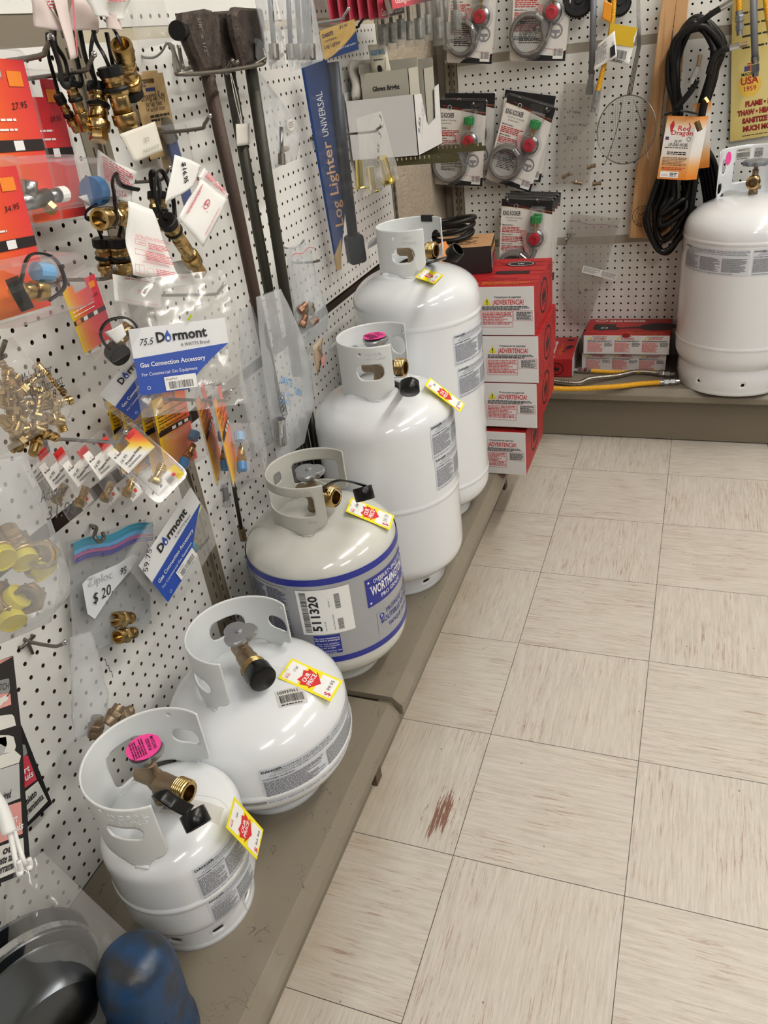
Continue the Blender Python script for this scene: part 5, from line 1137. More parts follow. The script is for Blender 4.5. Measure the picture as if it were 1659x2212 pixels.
for k, (d_, ya, ro, lb_) in enumerate(((.030, .0, .12, 'rearmost yellow and orange plug pack against the board'), (.052, .0, .10, 'second yellow and orange plug pack from the board'), (.088, .0, .12, 'third yellow and orange plug pack, mostly behind the front one'), (.112, .0, .10, 'broadest showing yellow and orange plug pack behind the propane fitting pack'))):
    f = frh((XW+d_, hy-.004, hz+.012), .084, .122, ya, -ro); pack(f, .084, .122, lb_, heatc, 'plug', .030, ge_, inner=plugin)
for k, (d_, lb_) in enumerate(((.168, 'plug pack seen edge-on, left of the two near the hook tip'), (.197, 'plug pack seen edge-on at the hook tip with blue capped brass plug inside'))):
    f = frh((XW+d_, hy-.002, hz+.014), .080, .135, .42, 0); pack(f, .080, .135, lb_, lambda a, b: ramp3(a*.6+(b)*.35, 'F0C81E', 'F2A328', 'EB6A3A', 'DC3A52'), 'plug', .050, ge_, inner=plugin, bx=(.04, .96, .02, .50))
gf_ = 'white propane fitting packs on one hook'
fitc = lambda a, b: ramp3((a-.25)*.9+(b-.75)*1.6, 'F2F0EC', 'F2F0EC', 'F0C830', 'E85A2A', 'D83430') if b > .5 else ((.94, .93, .90) if a < .8 else (.93, .80, .12))
fitw = lambda a, b: (.93, .92, .90) if b < .86 or a < .6 else (.84, .20, .18)
for (tl, tr, bl, d_, lb_, cf, pr) in (((66, 992), (116, 948), (106, 1120), .020, 'rearmost propane fitting pack against the board', fitw, '16.95'), ((102, 992), (152, 946), (160, 1132), .045, 'propane fitting pack second from the board', fitw, '16.95'),
        ((153, 988), (203, 942), (218, 1120), .072, 'propane fitting pack third from the board', fitw, '16.95'), ((198, 968), (248, 925), (266, 1112), .100, 'propane fitting pack right behind the front one', fitw, '16.95'), ((238, 974), (296, 916), (343, 1082), .132, 'front propane fitting pack tilted far to the right', fitc, '16.95')):
    f, w_, h_ = qfr(tl, tr, bl, W(*tl, d_), .55); pack(f, w_, h_, lb_, cf, 'fitting', .020, gf_, price=pr, inner=elbow, bx=(.08, .94, .03, .60))
# orange packs at the far left
def silverv(f, w_, h_, t):
    mk('steel_valve', join(cyl(f(w_*.15, h_*.14, .03), f(w_*.62, h_*.155, .03), .010, 14), cyl(f(w_*.62, h_*.155, .03), f(w_*.76, h_*.16, .03), .008, 12), cyl(f(w_*.38, h_*.15, .03), f(w_*.40, h_*.27, .035), .009, 12)), steel, t, smooth=True)
    mk('white_seal', cyl(f(w_*.76, h_*.16, .03), f(w_*.86, h_*.162, .03), .009, 14), paper, t); mk('brass_nut', cyl(f(w_*.55, h_*.08, .035), f(w_*.60, h_*.10, .035), .008, 6), brass, t)
def bluecap(f, w_, h_, t): mk('blue_end_cap', cyl(f(w_*.82, h_*.18, .030), f(w_*.98, h_*.18, .030), .019, 20), MATS['blue_plastic'], t, smooth=False)
def couplerin(f, w_, h_, t):
    fit(f(w_*.30, h_*.20, .030), f.X*1+f.Y*-.15, [('h', .0105, .012), ('r', .0085, .014), ('o', .011, .014)], brass, 1, t, 'brass_coupler'); mk('black_cap', cyl(f(w_*.22, h_*.18, .036), f(w_*.30, h_*.20, .045), .017, 18), rub, t)
    mk('rubber_strap', tube(cr([f(w_*.26, h_*.22, .042), f(w_*.5, h_*.42, .040), f(w_*.85, h_*.36, .036), f(w_*.92, h_*.16, .034), f(w_*.7, h_*.08, .03)]), .0028, 8, flat=.5), rub, t, smooth=True)
    mk('blue_end_cap', cyl(f(w_*.62, h_*.30, .03), f(w_*.80, h_*.27, .03), .010, 14), MATS['light_blue_plastic'], t)
def q_(tl, tr, bl, d, r, sg=1): return qfr(tl, tr, bl, W(*tl, d), r, sg)
def place(tr, d_, w_, h_, roll=.10, yaw=.0):
    p = W(*tr, d_); f = frh(p, w_, h_, yaw, -roll); f.o = f.o-f.X*w_/2; return f
f = place((122, 172), .050, .100, .165); pack(f, .100, .165, 'orange pack priced 39.95 with a blue end cap, behind the one priced 27.95', lambda a, b: ramp3(a*.7+b*.3, 'EE7426', 'E2482C', 'D8303A', 'CC2A3E'), 'orange', .060, 'orange packs at the left edge', '39.95', bluecap, (.02, 1.15, .10, .44))
f = place((50, 130), .105, .125, .170); pack(f, .125, .170, 'orange pack priced 27.95 holding a steel valve at the left edge', orangec, 'orange', .062, 'orange packs at the left edge', '27.95', silverv, (.02, .98, .06, .42))
f = place((34, 358), .165, .110, .145); pack(f, .110, .145, 'orange pack holding a black capped coupler, lowest at the left edge', orangec, 'orange', .062, 'orange packs at the left edge', '34.95', couplerin, (.02, 1.05, -.02, .40))
# red pack with a coupler and strap
f, w_, h_ = qfr((163, 612), (233, 575), (184, 772), W(163, 612, .10), .48)
def loopin(f, w_, h_, t):
    c = lambda x, y, n: f(w_*x, h_*y, n)
    mk('rubber_strap', tube(cr([c(.35, .10, .05), c(.15, .30, .048), c(.16, .48, .045), c(.5, .56, .042), (c(.95, .50, .045)), c(1.15, .34, .05), c(1.05, .2, .05)]), .0030, 8, flat=.5), rub, t, smooth=True)
    mk('black_cap', cyl(c(.42, .10, .040), c(.38, .09, .056), .0150, 20), rub, t); fit(c(.55, .14, .036), f.X*.9+f.Y*.35, [('h', .011, .010), ('r', .009, .010), ('o', .011, .012)], brass, 1, t, 'brass_coupler')
    paperq([c(.30, .44, .04), c(.8, .46, .045), c(.78, .30, .05), c(.45, .24, .045)], 'folded_leaflet', '', '', parent=t, amp=.008, thick=.0006)
pack(f, w_, h_, 'red and yellow pack holding a black strapped coupler, above the plug packs', lambda a, b: ramp3(a*1.1, 'F0D21E', 'E8703A', 'D8404A', 'D23A4C'), 'orange', .058, None, '54.95', loopin, (.02, 1.25, .0, .54))
# --- brass couplers
COUP = [('o', .0135, .016), ('r', .0115, .010), ('h', .0130, .012), ('r', .0115, .018), ('t', .0122, .006), ('r', .0150, .016), ('r', .0125, .003), ('h', .0120, .018)]
def coupler(p0, p1, label, cap=True, flip=False, k=None, strap=None, group='brass quick couplers with black caps'):
    L0 = sum(s[2] for s in COUP); d = (p1-p0); kk = k or d.length/L0; t = empty('gas_coupler', p1, label, 'coupler', group); d.normalize()
    segs = COUP if not flip else COUP[::-1]
    g = [];
    fit(p0, d, ([] if cap else [('c', .0138, .013)])+[(a, r, l*(p1-p0).length/L0/kk*(1 if cap else .9)) for a, r, l in segs], brassy if flip else brass, kk, t, 'brass_body')
    if cap:
        mk('rubber_cap', join(lathe([(.0125*kk, -.004), (.0145*kk, -.003), (.0150*kk, .006), (.0140*kk, .008)], p0, d, 22), lathe([(.0140*kk, .020), (.0152*kk, .022), (.0140*kk, .025)], p0, d, 22)), rub, t)
    if strap: mk('rubber_strap', tube(cr([p0]+strap, 7), .0034, 8, flat=.45), rub, t, smooth=True)
    return t
def S(*L_): return [W(u, v, d) for u, v, d in L_]
coupler(W(212, 188, .10), W(213, 305, .10), 'brass coupler hanging straight, left neighbour of the big one below its black cap', strap=S((200, 150, .10), (196, 110, .10), (205, 60, .10)), k=1.0)
coupler(W(238, 150, .13), W(283, 298, .13), 'large brass coupler hanging slanted in the middle of the top left bunch', strap=S((225, 120, .13), (208, 90, .12), (200, 60, .11)), k=1.08)
coupler(W(262, 96, .145), W(287, 196, .115), 'brass coupler with open mouth showing, at the top right of the bunch', cap=False, strap=S((250, 70, .14), (238, 55, .12), (228, 45, .1)), k=1.0, flip=False)
mk('rubber_cap', cyl(W(281, 190, .117), W(287, 206, .114), .0150, 20), rub, bpy.data.objects['gas_coupler.002'])
coupler(W(148, 172, .09), W(188, 284, .09), 'brass coupler at the left of the top left bunch, half hidden by the orange pack', strap=S((140, 130, .09), (120, 95, .1), (118, 60, .1)))
coupler(W(128, 210, .07), W(168, 285, .07), 'brass coupler hidden deepest in the top left bunch beside the orange pack', strap=S((118, 170, .07), (105, 120, .08), (102, 70, .09)))
for k, pts in enumerate([((150, 60), (165, 120), (175, 180), (150, 175)), ((172, 60), (185, 125), (205, 175), (190, 190)), ((230, 70), (240, 120), (245, 160), (225, 165)), ((110, 85), (128, 140), (135, 180), (150, 185))]):
    o = mk('rubber_strap', tube(cr([W(u, v, .10+.01*k) for u, v in pts]), .0042, 8, flat=.4), rub, None, smooth=True); tag(o, 'black rubber cap strap tangled among the top left couplers', 'strap', 'loose black straps of the top left bunch')
coupler(W(214, 474, .115), W(285, 460, .105), 'brass coupler lying level with its open mouth to the left', cap=False, k=1.05, strap=S((249, 485, .125), (250, 440, .125), (243, 395, .12), (250, 375, .11), (262, 400, .10), (300, 410, .09)))
coupler(W(254, 520, .09), W(266, 592, .085), 'brass coupler hanging upright left of the installation sheet', strap=S((262, 480, .09), (250, 450, .09), (246, 410, .09)), k=1.12)
coupler(W(222, 520, .07), W(238, 600, .065), 'brass coupler hanging upright, farthest left of the lower bunch', strap=S((205, 480, .07), (186, 470, .07), (188, 455, .08), (210, 440, .09)), k=1.0)
coupler(W(362, 478, .135), W(434, 590, .110), 'brass coupler hanging slanted in front of the printed papers', strap=S((345, 455, .135), (335, 420, .125), (338, 376, .115), (352, 372, .11), (372, 420, .12), (378, 470, .13)), k=.92)
coupler(W(340, 420, .085), W(345, 500, .085), 'brass coupler mostly hidden behind the papers under the hook tip', strap=S((330, 410, .09), (326, 376, .10), (334, 374, .105), (345, 410, .11), (338, 470, .12)), k=1.0)
# --- papers
pinki = M('pink_print', 'D4606C', .7)
def sheetp(c, d_, label, items, seed=1, amp=.004):
    c4 = W4(*c, d_); o = paperq(c4, 'instruction_sheet', label, 'paper', paper, 10, amp, seed, group='printed paper sheets on the couplers'); ink('sheet_print', o, items, bil(c4, .0035), [pinki, blk]); return o
def csa(x, y, r): return [El(0, x, y, r, r*1.25, r*.2), T(0, 'SA', x, y-r*.35, r*.9, 'C', bold=.03), T(0, 'c', x-r*1.3, y-r*1.6, r*.6), T(0, 'us', x+r*.9, y-r*1.6, r*.5)]
sheetp(((274, 434), (332, 452), (390, 612), (281, 594)), .150, 'creased white sheet headed INSTALLATION INSTRUCTIONS in red', [T(0, 'INSTALLATION INSTRUCTIONS', .12, .53, .045, width=.9), Ln(0, [(.1, .44), (.35, .44), (.35, .51), (.1, .51), (.1, .44)], .006), T(0, 'WARNING', .17, .455, .03, width=.16), Fine(0, .42, .95, .40, .50, .022), Ln(0, [(.08, .30), (.3, .30), (.3, .37), (.08, .37), (.08, .30)], .006), Fine(0, .32, .96, .24, .38, .022), T(0, 'OPERATING INSTRUCTIONS', .2, .2, .025, width=.6), Ln(0, [(.06, .04), (.24, .04), (.24, .16), (.06, .16), (.06, .04)], .005), Ln(0, [(.14, .04), (.14, .16)], .006), Ln(0, [(.3, .06), (.42, .06), (.42, .13), (.3, .13), (.3, .06)], .005), Fine(0, .48, .9, .03, .15, .025)], 2)
sheetp(((241, 592), (352, 612), (349, 668), (246, 652)), .120, 'white folded sheet with red round mark under the installation sheet', csa(.52, .52, .075)+[Fine(0, .2, .8, .85, .97, .06), T(0, 'SHIELDED GRADE QUICK-DISCONNECT', .15, .10, .055, width=.75)], 3, .002)
sheetp(((350, 570), (404, 560), (427, 612), (360, 624)), .095, 'white sheet corner sticking out behind the installation sheet', [T(0, 'ECT DEVICES', .25, .3, .09, width=.6)], 5, .002)
sheetp(((376, 334), (436, 357), (420, 400), (360, 440)), .150, 'white sheet with the handwritten price 16.95', [T(1, '$16.95', .22, .88, .13, rot=-1.15, slant=.2, width=.62, bold=.02), T(0, 'SION', .86, .15, .07, rot=1.0)], 6, .003)
sheetp(((434, 386), (492, 431), (438, 533), (388, 470)), .135, 'grey white printed sheet with red round mark at the right of the bunch', csa(.45, .62, .085)+[Fine(0, .05, .10, .1, .9, .04), T(0, 'Marshall Excelsior Company', .12, .2, .05, rot=1.57, width=.55), T(0, 'MARSHALL GAS CONTROLS', .86, .15, .045, rot=1.57, width=.6)], 7, .003)
sheetp(((440, 362), (493, 420), (488, 432), (430, 382)), .128, 'edge of a folded sheet above the grey white one', [Fine(0, .1, .9, .2, .9, .15)], 8, .002)
sheetp(((210, 322), (289, 372), (280, 440), (222, 420)), .085, 'pink printed sheet behind the hook of the lower bunch', [Fine(0, .05, .95, .35, .9, .06), T(0, 'INSTA', .3, .12, .12, width=.5)], 9, .006)
sheetp(((170, 425), (230, 405), (262, 440), (200, 455)), .07, 'crumpled sheet corner left of the lower bunch', [Fine(0, .5, .9, .5, .8, .1)], 10, .008)
for c, d_, lb_, sd_ in ((((48, -12), (130, -20), (128, 72), (70, 60)), .135, 'crumpled paper bundle at the top left, leftmost lobe', 11), (((115, -20), (150, -12), (160, 126), (146, 130)), .150, 'folded paper strip with red edge hanging in the middle of the bundle', 12), (((140, -10), (215, 0), (232, 70), (150, 65)), .125, 'crumpled paper with faint red print in the top bundle', 13), (((192, -18), (282, -22), (280, 40), (215, 34)), .16, 'bright white crumpled tag at the top right of the paper bundle', 14), (((205, 28), (262, 36), (262, 68), (222, 64)), .14, 'small white paper flap under the bright tag', 15)):
    c4 = W4(*c, d_); o = paperq(c4, 'paper_tag', lb_, 'paper', M('pinkish_paper', 'D9CBC6', .7) if sd_ != 14 else paper, 12, .016 if sd_ != 12 else .003, sd_, group='crumpled papers at the top left')
    ink('tag_print', o, [Rc(0, .82, .95, .02, .95) if sd_ == 12 else Fine(0, .3, .8, .5, .8, .08)], bil(c4, .006), [pinki])
# blank ticket, tan key card
c4 = W4((258, 290), (335, 262), (352, 325), (290, 352), .150); o = paperq(c4, 'price_ticket', 'blank looking off-white ticket below the top left couplers', 'tag', M('cream_paper', 'DCD8CC', .7), 8, .002, 3); ink('handwriting', o, [T(0, 'REAX2/2', .35, .18, .10, slant=.2), T(0, '22', .5, .5, .12)], bil(c4), [M('faint_pencil', '9A968C', .8)])
f, w_, h_ = wfr((300, 162), (367, 155), (325, 345), .030); kc = empty('key_card', f(w_/2, 0), 'tan card reading Universal Key with a blue handled gas key', 'card pack')
tanc = lambda a, b: ramp3(.5+.5*noise.noise(V3((a*9, b*14, 2))), 'A5875A', 'BFA070', 'CDAF7E')
colgrid('printed_card', f, w_, h_, tanc, kc, 6, 18, 0, shape=lambda a, b: not (.3 < a < .7 and .90 < b < .94))
f2 = f.at(w_*.45, -.02, -.004); colgrid('printed_card', f2, w_*.5, .14, tanc, kc, 4, 8, -.002)
ink('card_print', kc, [T(0, 'DANTE', w_*.06, h_*.86, .0095, width=.026, bold=.02), Rc(0, w_*.34, w_*.64, h_*.80, h_*.84), T(2, 'Universal Key', w_*.12, h_*.69, .013, width=w_*.78), T(2, 'for Gas Valve', w_*.25, h_*.62, .008, width=w_*.5), T(2, '1/4" and 5/16" sockets', w_*.22, h_*.56, .006, width=w_*.6), Fine(2, w_*.3, w_*.92, h_*.42, h_*.54, .006)], f, [M('navy_ink', '22306A', .5), whk, shad])
mk('blue_sleeve', tube(cr([f(w_*.55, h_*.30, .012), f(w_*.62, h_*.0, .012), f(w_*.72, -.09, .012)]), .013, 10, flat=.5), M('navy_plastic', '22407E', .35), kc, smooth=True)
mk('steel_key', join(cyl(f(w_*.50, h_*.30, .014), f(w_*.56, h_*.18, .014), .012, 14), lathe([(.016, 0), (.016, .003)], f(w_*.5, h_*.34, .014), f.N, 20)), steel, kc)
mk('clear_bubble', shellg(f, w_*.1, w_*.95, -.10, h_*.40, .03), blister, kc)
f, w_, h_ = wfr((272, -60), (352, -70), (300, 108), .06); cbag(f, w_, h_, 'plastic_bag', 'empty looking clear bag at the top between the couplers and the iron valves', 'plastic bag', bag, .012, 8)
for (u, v, s_) in ((303, 108, 'above the tan key card'), (537, 640, 'at the top of the long milky bag'), (612, 525, 'above the bag of copper pieces')): phook(B(0, 0) if 0 else V3((XW, W(u, v, .0).y, W(u, v, .0).z-.012)), .05, 'small wire hook '+s_, 'x', r=.0018, mat=steel, cross=False)
# --- white and blue bags
bluec = M('bag_blue', '1C48A8', .4); bagw = M('bag_white', 'E6E8EA', .4)
def dorm(f, w_, h_, label, price=None, bagbox=None, seed=2, extra=True):
    x0, x1, y0, y1 = bagbox; bf = f.at(x0, y0); b = cbag(bf, x1-x0, y1-y0, 'product_bag', label, 'bag', bag, .010, seed, group='white and blue printed product bags', amp=.0008)
    V, F = [], []
    P = lambda x, y, q=0: f(x, y, .0132+q)
    def grid(mi, fn, nx=18, ny=14):
        Pn, Fn = [], []
        for i in range(nx+1):
            for j in range(ny+1): Pn.append((w_*i/nx, h_*j/ny))
        for i in range(nx):
            for j in range(ny):
                if fn((i+.5)/nx, (j+.5)/ny) == mi: k = i*(ny+1)+j; Fn.append((k, k+ny+1, k+ny+2, k+1))
        return (mi, Pn, Fn)
    ink('white_print', b, [Pg(0, [(0, h_*.52), (w_, h_*.60), (w_, h_), (0, h_)])], P, [bagw], lift=0)
    pts = [(0, 0), (w_*.50, 0)]+[(w_*(.50+.5*t_), h_*(.62*t_**.75)) for t_ in [i/10 for i in range(1, 11)]]+[(0, h_*.56)]
    ink('blue_print', b, [Pg(0, pts)], P, [bluec], lift=.0006)
    it = [T(0, 'D', w_*.26, h_*.76, h_*.145, bold=.03, wx=.9), T(0, 'rmont', w_*.43, h_*.76, h_*.145, bold=.03, width=w_*.36), El(2, w_*.385, h_*.815, w_*.032, h_*.065), Pg(2, [(w_*.358, h_*.84), (w_*.388, h_*.93), (w_*.412, h_*.84)]), El(1, w_*.387, h_*.80, w_*.014, h_*.028),
          T(0, 'A WATTS Brand', w_*.50, h_*.655, h_*.050, width=w_*.30), T(1, 'Gas Connection Accessory', w_*.05, h_*.415, h_*.068, width=w_*.68, bold=.015), T(1, 'For Commercial Gas Equipment', w_*.05, h_*.28, h_*.050, width=w_*.58),
          Rc(1, w_*.27, w_*.60, h_*.02, h_*.23), T(0, 'SnapFast', w_*.285, h_*.175, h_*.035), Bar(0, w_*.31, w_*.56, h_*.04, h_*.15, 26), El(1, w_*.10, h_*.10, w_*.018, h_*.028, w_*.004)]
    if price: it.append(T(0, price, w_*.08, h_*.74, h_*.10, slant=.3, width=w_*.14))
    if extra: it.append(T(0, 'DANGER', w_*.66, h_*.02, h_*.05, rot=-.15))
    ink('lettering', b, it, P, [blk, whk, bluec], lift=.0014); return b
f, w_, h_ = qfr((292, 712), (502, 686), (306, 857), W(292, 712, .140), 1.46)
dorm(f, w_, h_, 'large white and blue bag lettered Dormont, hanging on the polished hook', '75.5', (-.005, w_+.012, -.03, h_+.065), 2)
mk('zip_tie', tube([f(w_*.62, h_*1.02, .02), f(w_*.67, h_*1.10, .022)], .0014, 6), M('lime_tie', 'C6E01E', .4), bpy.data.objects['product_bag'])
f, w_, h_ = qfr((212, 838), (322, 700), (284, 905), W(212, 838, .070), 1.36)
dorm(f, w_, h_, 'white and blue bag lettered Dormont, half hidden behind the plug packs', None, (-.01, w_+.02, -.03, h_+.03), 4, False)
f, w_, h_ = qfr((297, 1200), (416, 1022), (352, 1303), W(300, 1202, .065), 1.55)
dorm(f, w_, h_, 'tilted white and blue bag with brass and teal fitting, lower right of the fitting packs', None, (-.01, w_+.01, -.045, h_+.02), 6)
ink('price_writing', bpy.data.objects['product_bag.002'], [T(0, '59.75', w_*.02, h_*.80, .012, rot=.6)], lambda x, y, q=0: f(x, y, .0165+q), [blk])
t = empty('brass_fitting', W(410, 1190, .05), 'brass hex fitting with a teal band in the tilted white and blue bag', 'fitting')
p, q = W(395, 1196, .055), W(438, 1160, .055); d = (q-p).normalized()
fit(p, d, [('r', .0080, .008), ('h', .011, .008)], brass, 1, t, 'brass_body'); mk('teal_band', lathe([(.0135, .016), (.0140, .018), (.0140, .026), (.0135, .028)], p, d, 24), M('teal_anodised', '1E93B4', .25, .6), t); mk('hex_end', lathe([(.0115, .028), (.0120, .030), (.0120, .044)], p, d, 6), brass, t)
mk('zip_tie', tube(cr([W(435, 1092, .06), W(418, 1140, .062), W(410, 1175, .065), W(402, 1190, .07), W(412, 1206, .07)]), .0013, 6), MATS['lime_tie'], t)
# --- bag of male adapters
f, w_, h_ = wfr((-45, 752), (62, 716), (-12, 990), .120)
ab = cbag(f, w_, h_, 'zip_bag', 'clear bag full of brass male adapters at the left edge', 'plastic bag', bag, .045, 12, lambda b: (0, 1.0+.80*(1-b)))
ink('handwriting', ab, [T(0, 'Male Adapter', w_*.30, h_*.66, .013, slant=.2, width=w_*.62), T(0, 'Quick Disconnect', w_*.38, h_*.53, .012, slant=.2, width=w_*.70), T(0, '8.95', w_*.80, h_*.44, .009, slant=.3)], f, [blk], lift=.048)
R = random.Random(21)
for k, (u, v, a_, dd) in enumerate(((30, 815, 1.9, .13), (55, 838, .3, .145), (100, 815, -1.2, .14), (92, 850, -.6, .15), (60, 872, 2.8, .14), (38, 855, -1.6, .15), (118, 872, -.2, .14), (80, 895, .9, .15), (110, 905, 2.5, .14), (45, 905, .5, .15), (65, 925, 3.0, .145), (95, 935, -.7, .15), (25, 880, 1.2, .15), (20, 920, -.9, .15), (52, 950, .2, .14), (12, 845, .8, .14), (125, 900, 1.4, .135), (80, 955, .35, .15), (35, 945, 1.8, .135), (105, 830, -.9, .13))):
    d = V3((R.uniform(-.4, .4), cos(a_), sin(a_))).normalized(); p = W(u, v, dd-.026)-d*.02
    o = fit(p, d, ADAPT, brass, .95); tag(o, 'small brass male adapter in the bag of adapters at the left edge', 'fitting', 'brass male adapters in the bag')
phook(V3((XW, W(0, 0, 0).y*0+W(18, 775, .16).y, W(18, 775, .16).z)), .165, 'peg hook through the bag of brass adapters', 'x', rise=.02, ball=False)
# --- bag with yellow capped fittings
f, w_, h_ = wfr((-70, 1002), (66, 980), (-20, 1400), .150)
yb = cbag(f, w_, h_, 'zip_bag', 'large milky bag with yellow capped brass fittings at the left edge', 'plastic bag', bagm, .050, 15, lambda b: (0, .86+.42*min(1, (1-b)*1.4)-.75*max(0, .30-b)))
ink('handwriting', yb, [T(0, 'Adapter', w_*.42, h_*.78, .013, slant=.2, rot=.1, width=w_*.46), T(0, '31.95', w_*.48, h_*.68, .015, slant=.2)], f, [M('grey_marker', '4C4E50', .6)], lift=.052)
ycap = M('yellow_cap', 'EBD912', .4)
for k, (u, v, dx, dy, dz) in enumerate(((52, 1208, .75, -.45, -.45), (93, 1230, .75, -.2, -.55), (4, 1204, .8, -.4, -.3), (26, 1338, .7, -.5, -.4), (36, 1292, .6, .3, .4))):
    p = W(u, v, .160); d = V3((dx, dy, dz)).normalized(); t = empty('brass_fitting', p, 'large brass fitting with a yellow plastic cap in the milky bag', 'fitting', 'yellow capped brass fittings')
    fit(p-d*.048, d, [('t', .013, .014), ('h', .018, .014), ('r', .016, .010), ('r', .0185, .006)], brass, 1, t, 'brass_body'); mk('yellow_cap', lathe([(.0150, -.006), (.0152, .004), (.0148, .006), (.0135, .006), (.0132, .0045), (.001, .0045)], p, d, 26), ycap, t)
for k, (u, v) in enumerate(((70, 1288), (100, 1195))):
    o = fit(W(u, v, .150), V3((.5, -.6, .4)), [('t', .014, .014), ('h', .019, .014), ('o', .016, .012)], brass); tag(o, 'large uncapped brass fitting in the milky bag', 'fitting', 'uncapped brass fittings in the milky bag')
# --- zip bag with two fittings
f, w_, h_ = wfr((138, 1172), (312, 1122), (160, 1428), .022)
zb = cbag(f, w_, h_, 'zip_bag', 'wide clear zip bag with blue and pink seal holding two brass fittings', 'plastic bag', bagm, .012, 18, amp=.0012)
teal = M('teal_seal', '3E93B0', .35); pinkz = M('pink_seal', 'B06A9A', .4); violet = M('violet_seal', '5A5AA8', .4)
for y, hh, m_ in ((.965, .0055, teal), (.93, .0060, teal), (.895, .0060, MATS['light_blue_plastic']), (.865, .0045, pinkz), (.845, .0025, violet), (.825, .0025, violet)): strip(f, 0, w_, h_*y, hh, m_, zb, 'zip_seal', .0125)
ink('price_flap', zb, [Pg(0, [(w_*.06, h_*.40), (w_*.02, h_*.66), (w_*.10, h_*.70), (w_*.45, h_*.72), (w_*.66, h_*.76), (w_*.72, h_*.72), (w_*.60, h_*.62), (w_*.40, h_*.52), (w_*.14, h_*.33)])], f, [M('flap_white', 'DDE1E6', .6)], lift=.0205)
ink('handwriting', zb, [T(0, 'Ziploc', w_*.07, h_*.62, .013, width=w_*.30), T(1, '$ 20.', w_*.12, h_*.46, .016, slant=.2, rot=.15), T(1, '95', w_*.46, h_*.62, .011, slant=.2)], f, [M('pale_print', 'B4B8BE', .6), blk], lift=.022)
for u, v, u2, v2, s_ in ((248, 1338, 306, 1332, 'upper'), (254, 1376, 304, 1362, 'lower')):
    p, q = W(u, v, .040), W(u2, v2, .040); o = fit(p, q-p, [('c', .012, .012), ('h', .0135, .012), ('r', .009, .008), ('r', .010, .008)], brass, 1); tag(o, s_+' brass fitting of the two in the zip bag with coloured seal', 'fitting')
t = empty('peg_hook', W(222, 1165, .02), 'grey C shaped hook through the coloured zip seal', 'hook')
mk('arm', tube(cr([W(196, 1135, .0), W(208, 1140, .03), W(204, 1158, .045), W(214, 1170, .05), W(224, 1162, .05), W(222, 1150, .05)], 6), .003, 8), zinc, t, smooth=True)
# --- small bag below, with brass elbows
f, w_, h_ = wfr((103, 1392), (170, 1372), (150, 1605), .060)
sb = cbag(f, w_, h_, 'zip_bag', 'crumpled clear bag of brass pieces hanging behind the smallest cylinder', 'plastic bag', bagm, .020, 25, lambda b: (.0+.15*(1-b)-.15*max(0, b-.7), .70+.95*(1-b)-1.2*max(0, .35-b)))
ink('handwriting', sb, [Ln(0, [(w_*(.75+.06*i), h_*(.74-.035*i+(.03 if i % 2 else 0))) for i in range(7)], .0012)], f, [blk], lift=.020)
for k, (u, v, a_) in enumerate(((232, 1565, .4), (205, 1590, 1.2), (248, 1550, -.4))):
    o = fit(W(u, v, .065), V3((.2, cos(a_), sin(a_))), [('o', .011, .012), ('h', .012, .010), ('r', .009, .010)], brassd); tag(o, 'brass piece in the crumpled bag behind the smallest cylinder', 'fitting', 'brass pieces in the crumpled bag')
# --- black tool cards, bottom left
def pxcard(pts, d, n, name, mat, parent, lift=0):
    V = [W(u, v, d+lift) for u, v in pts]; k = len(V); V2 = [p+V3((n, 0, 0)) for p in V]
    return mk(name, (V+V2, [tuple(range(k)), tuple(range(k, 2*k))[::-1]]+[(i, (i+1) % k, k+(i+1) % k, k+i) for i in range(k)]), mat, parent)
cblack = M('card_black', '141414', .45); cgrey = M('card_grey', '8E9090', .5); csal = M('card_salmon', 'DE9A94', .5); ccrim = M('card_crimson', 'C63A4C', .5); coff = M('card_offwhite', 'D8D8D2', .5); clg = M('card_light_grey', 'B9BABA', .5)
def q3(L_, o=(0, 1350), k=.3014): return [(o[0]+a*k, o[1]+b*k) for a, b in L_]
t = empty('tool_card', W(80, 1800, .02), 'black framed tool card mostly hidden behind the front one, low at the left edge', 'card pack', 'black tool cards')
pxcard(q3([(100, 700), (155, 720), (375, 1280), (200, 1445), (60, 1400)]), .020, -.0015, 'backing_card', cblack, t)
pxcard(q3([(160, 855), (178, 860), (195, 920), (166, 945)]), .020, .0006, 'grey_panel', cgrey, t); pxcard(q3([(163, 948), (196, 932), (262, 1108), (176, 1170)]), .020, .0006, 'crimson_panel', ccrim, t); pxcard(q3([(180, 1195), (270, 1120), (340, 1262), (200, 1410)]), .020, .0006, 'white_panel', coff, t)
f, w_, h_ = fr3(W(*q3([(200, 1410)])[0], .0215), W(*q3([(340, 1262)])[0], .0215), W(*q3([(180, 1195)])[0], .0215)); ink('lettering', t, [T(0, 'abiato', w_*.08, h_*.55, .011, width=w_*.62, bold=.02), T(0, 'rramienta', -w_*.02, h_*.22, .011, width=w_*.92, bold=.02)], f, [blk])
f, w_, h_ = fr3(W(*q3([(176, 1170)])[0], .0215), W(*q3([(262, 1108)])[0], .0215), W(*q3([(163, 948)])[0], .0215)); ink('lettering', t, [T(0, 'rt', w_*.1, h_*.45, .010, bold=.02), T(0, 'uis', w_*.1, h_*.2, .010, bold=.02)], f, [whk])
t = empty('tool_card', W(20, 1900, .10), 'front black framed tool card with grey, salmon and white panels, low at the left edge', 'card pack', 'black tool cards')
dF = .105
pxcard(q3([(-120, 300), (95, 222), (150, 715), (160, 960), (222, 1765), (-120, 1900)]), dF, -.0015, 'backing_card', cblack, t)
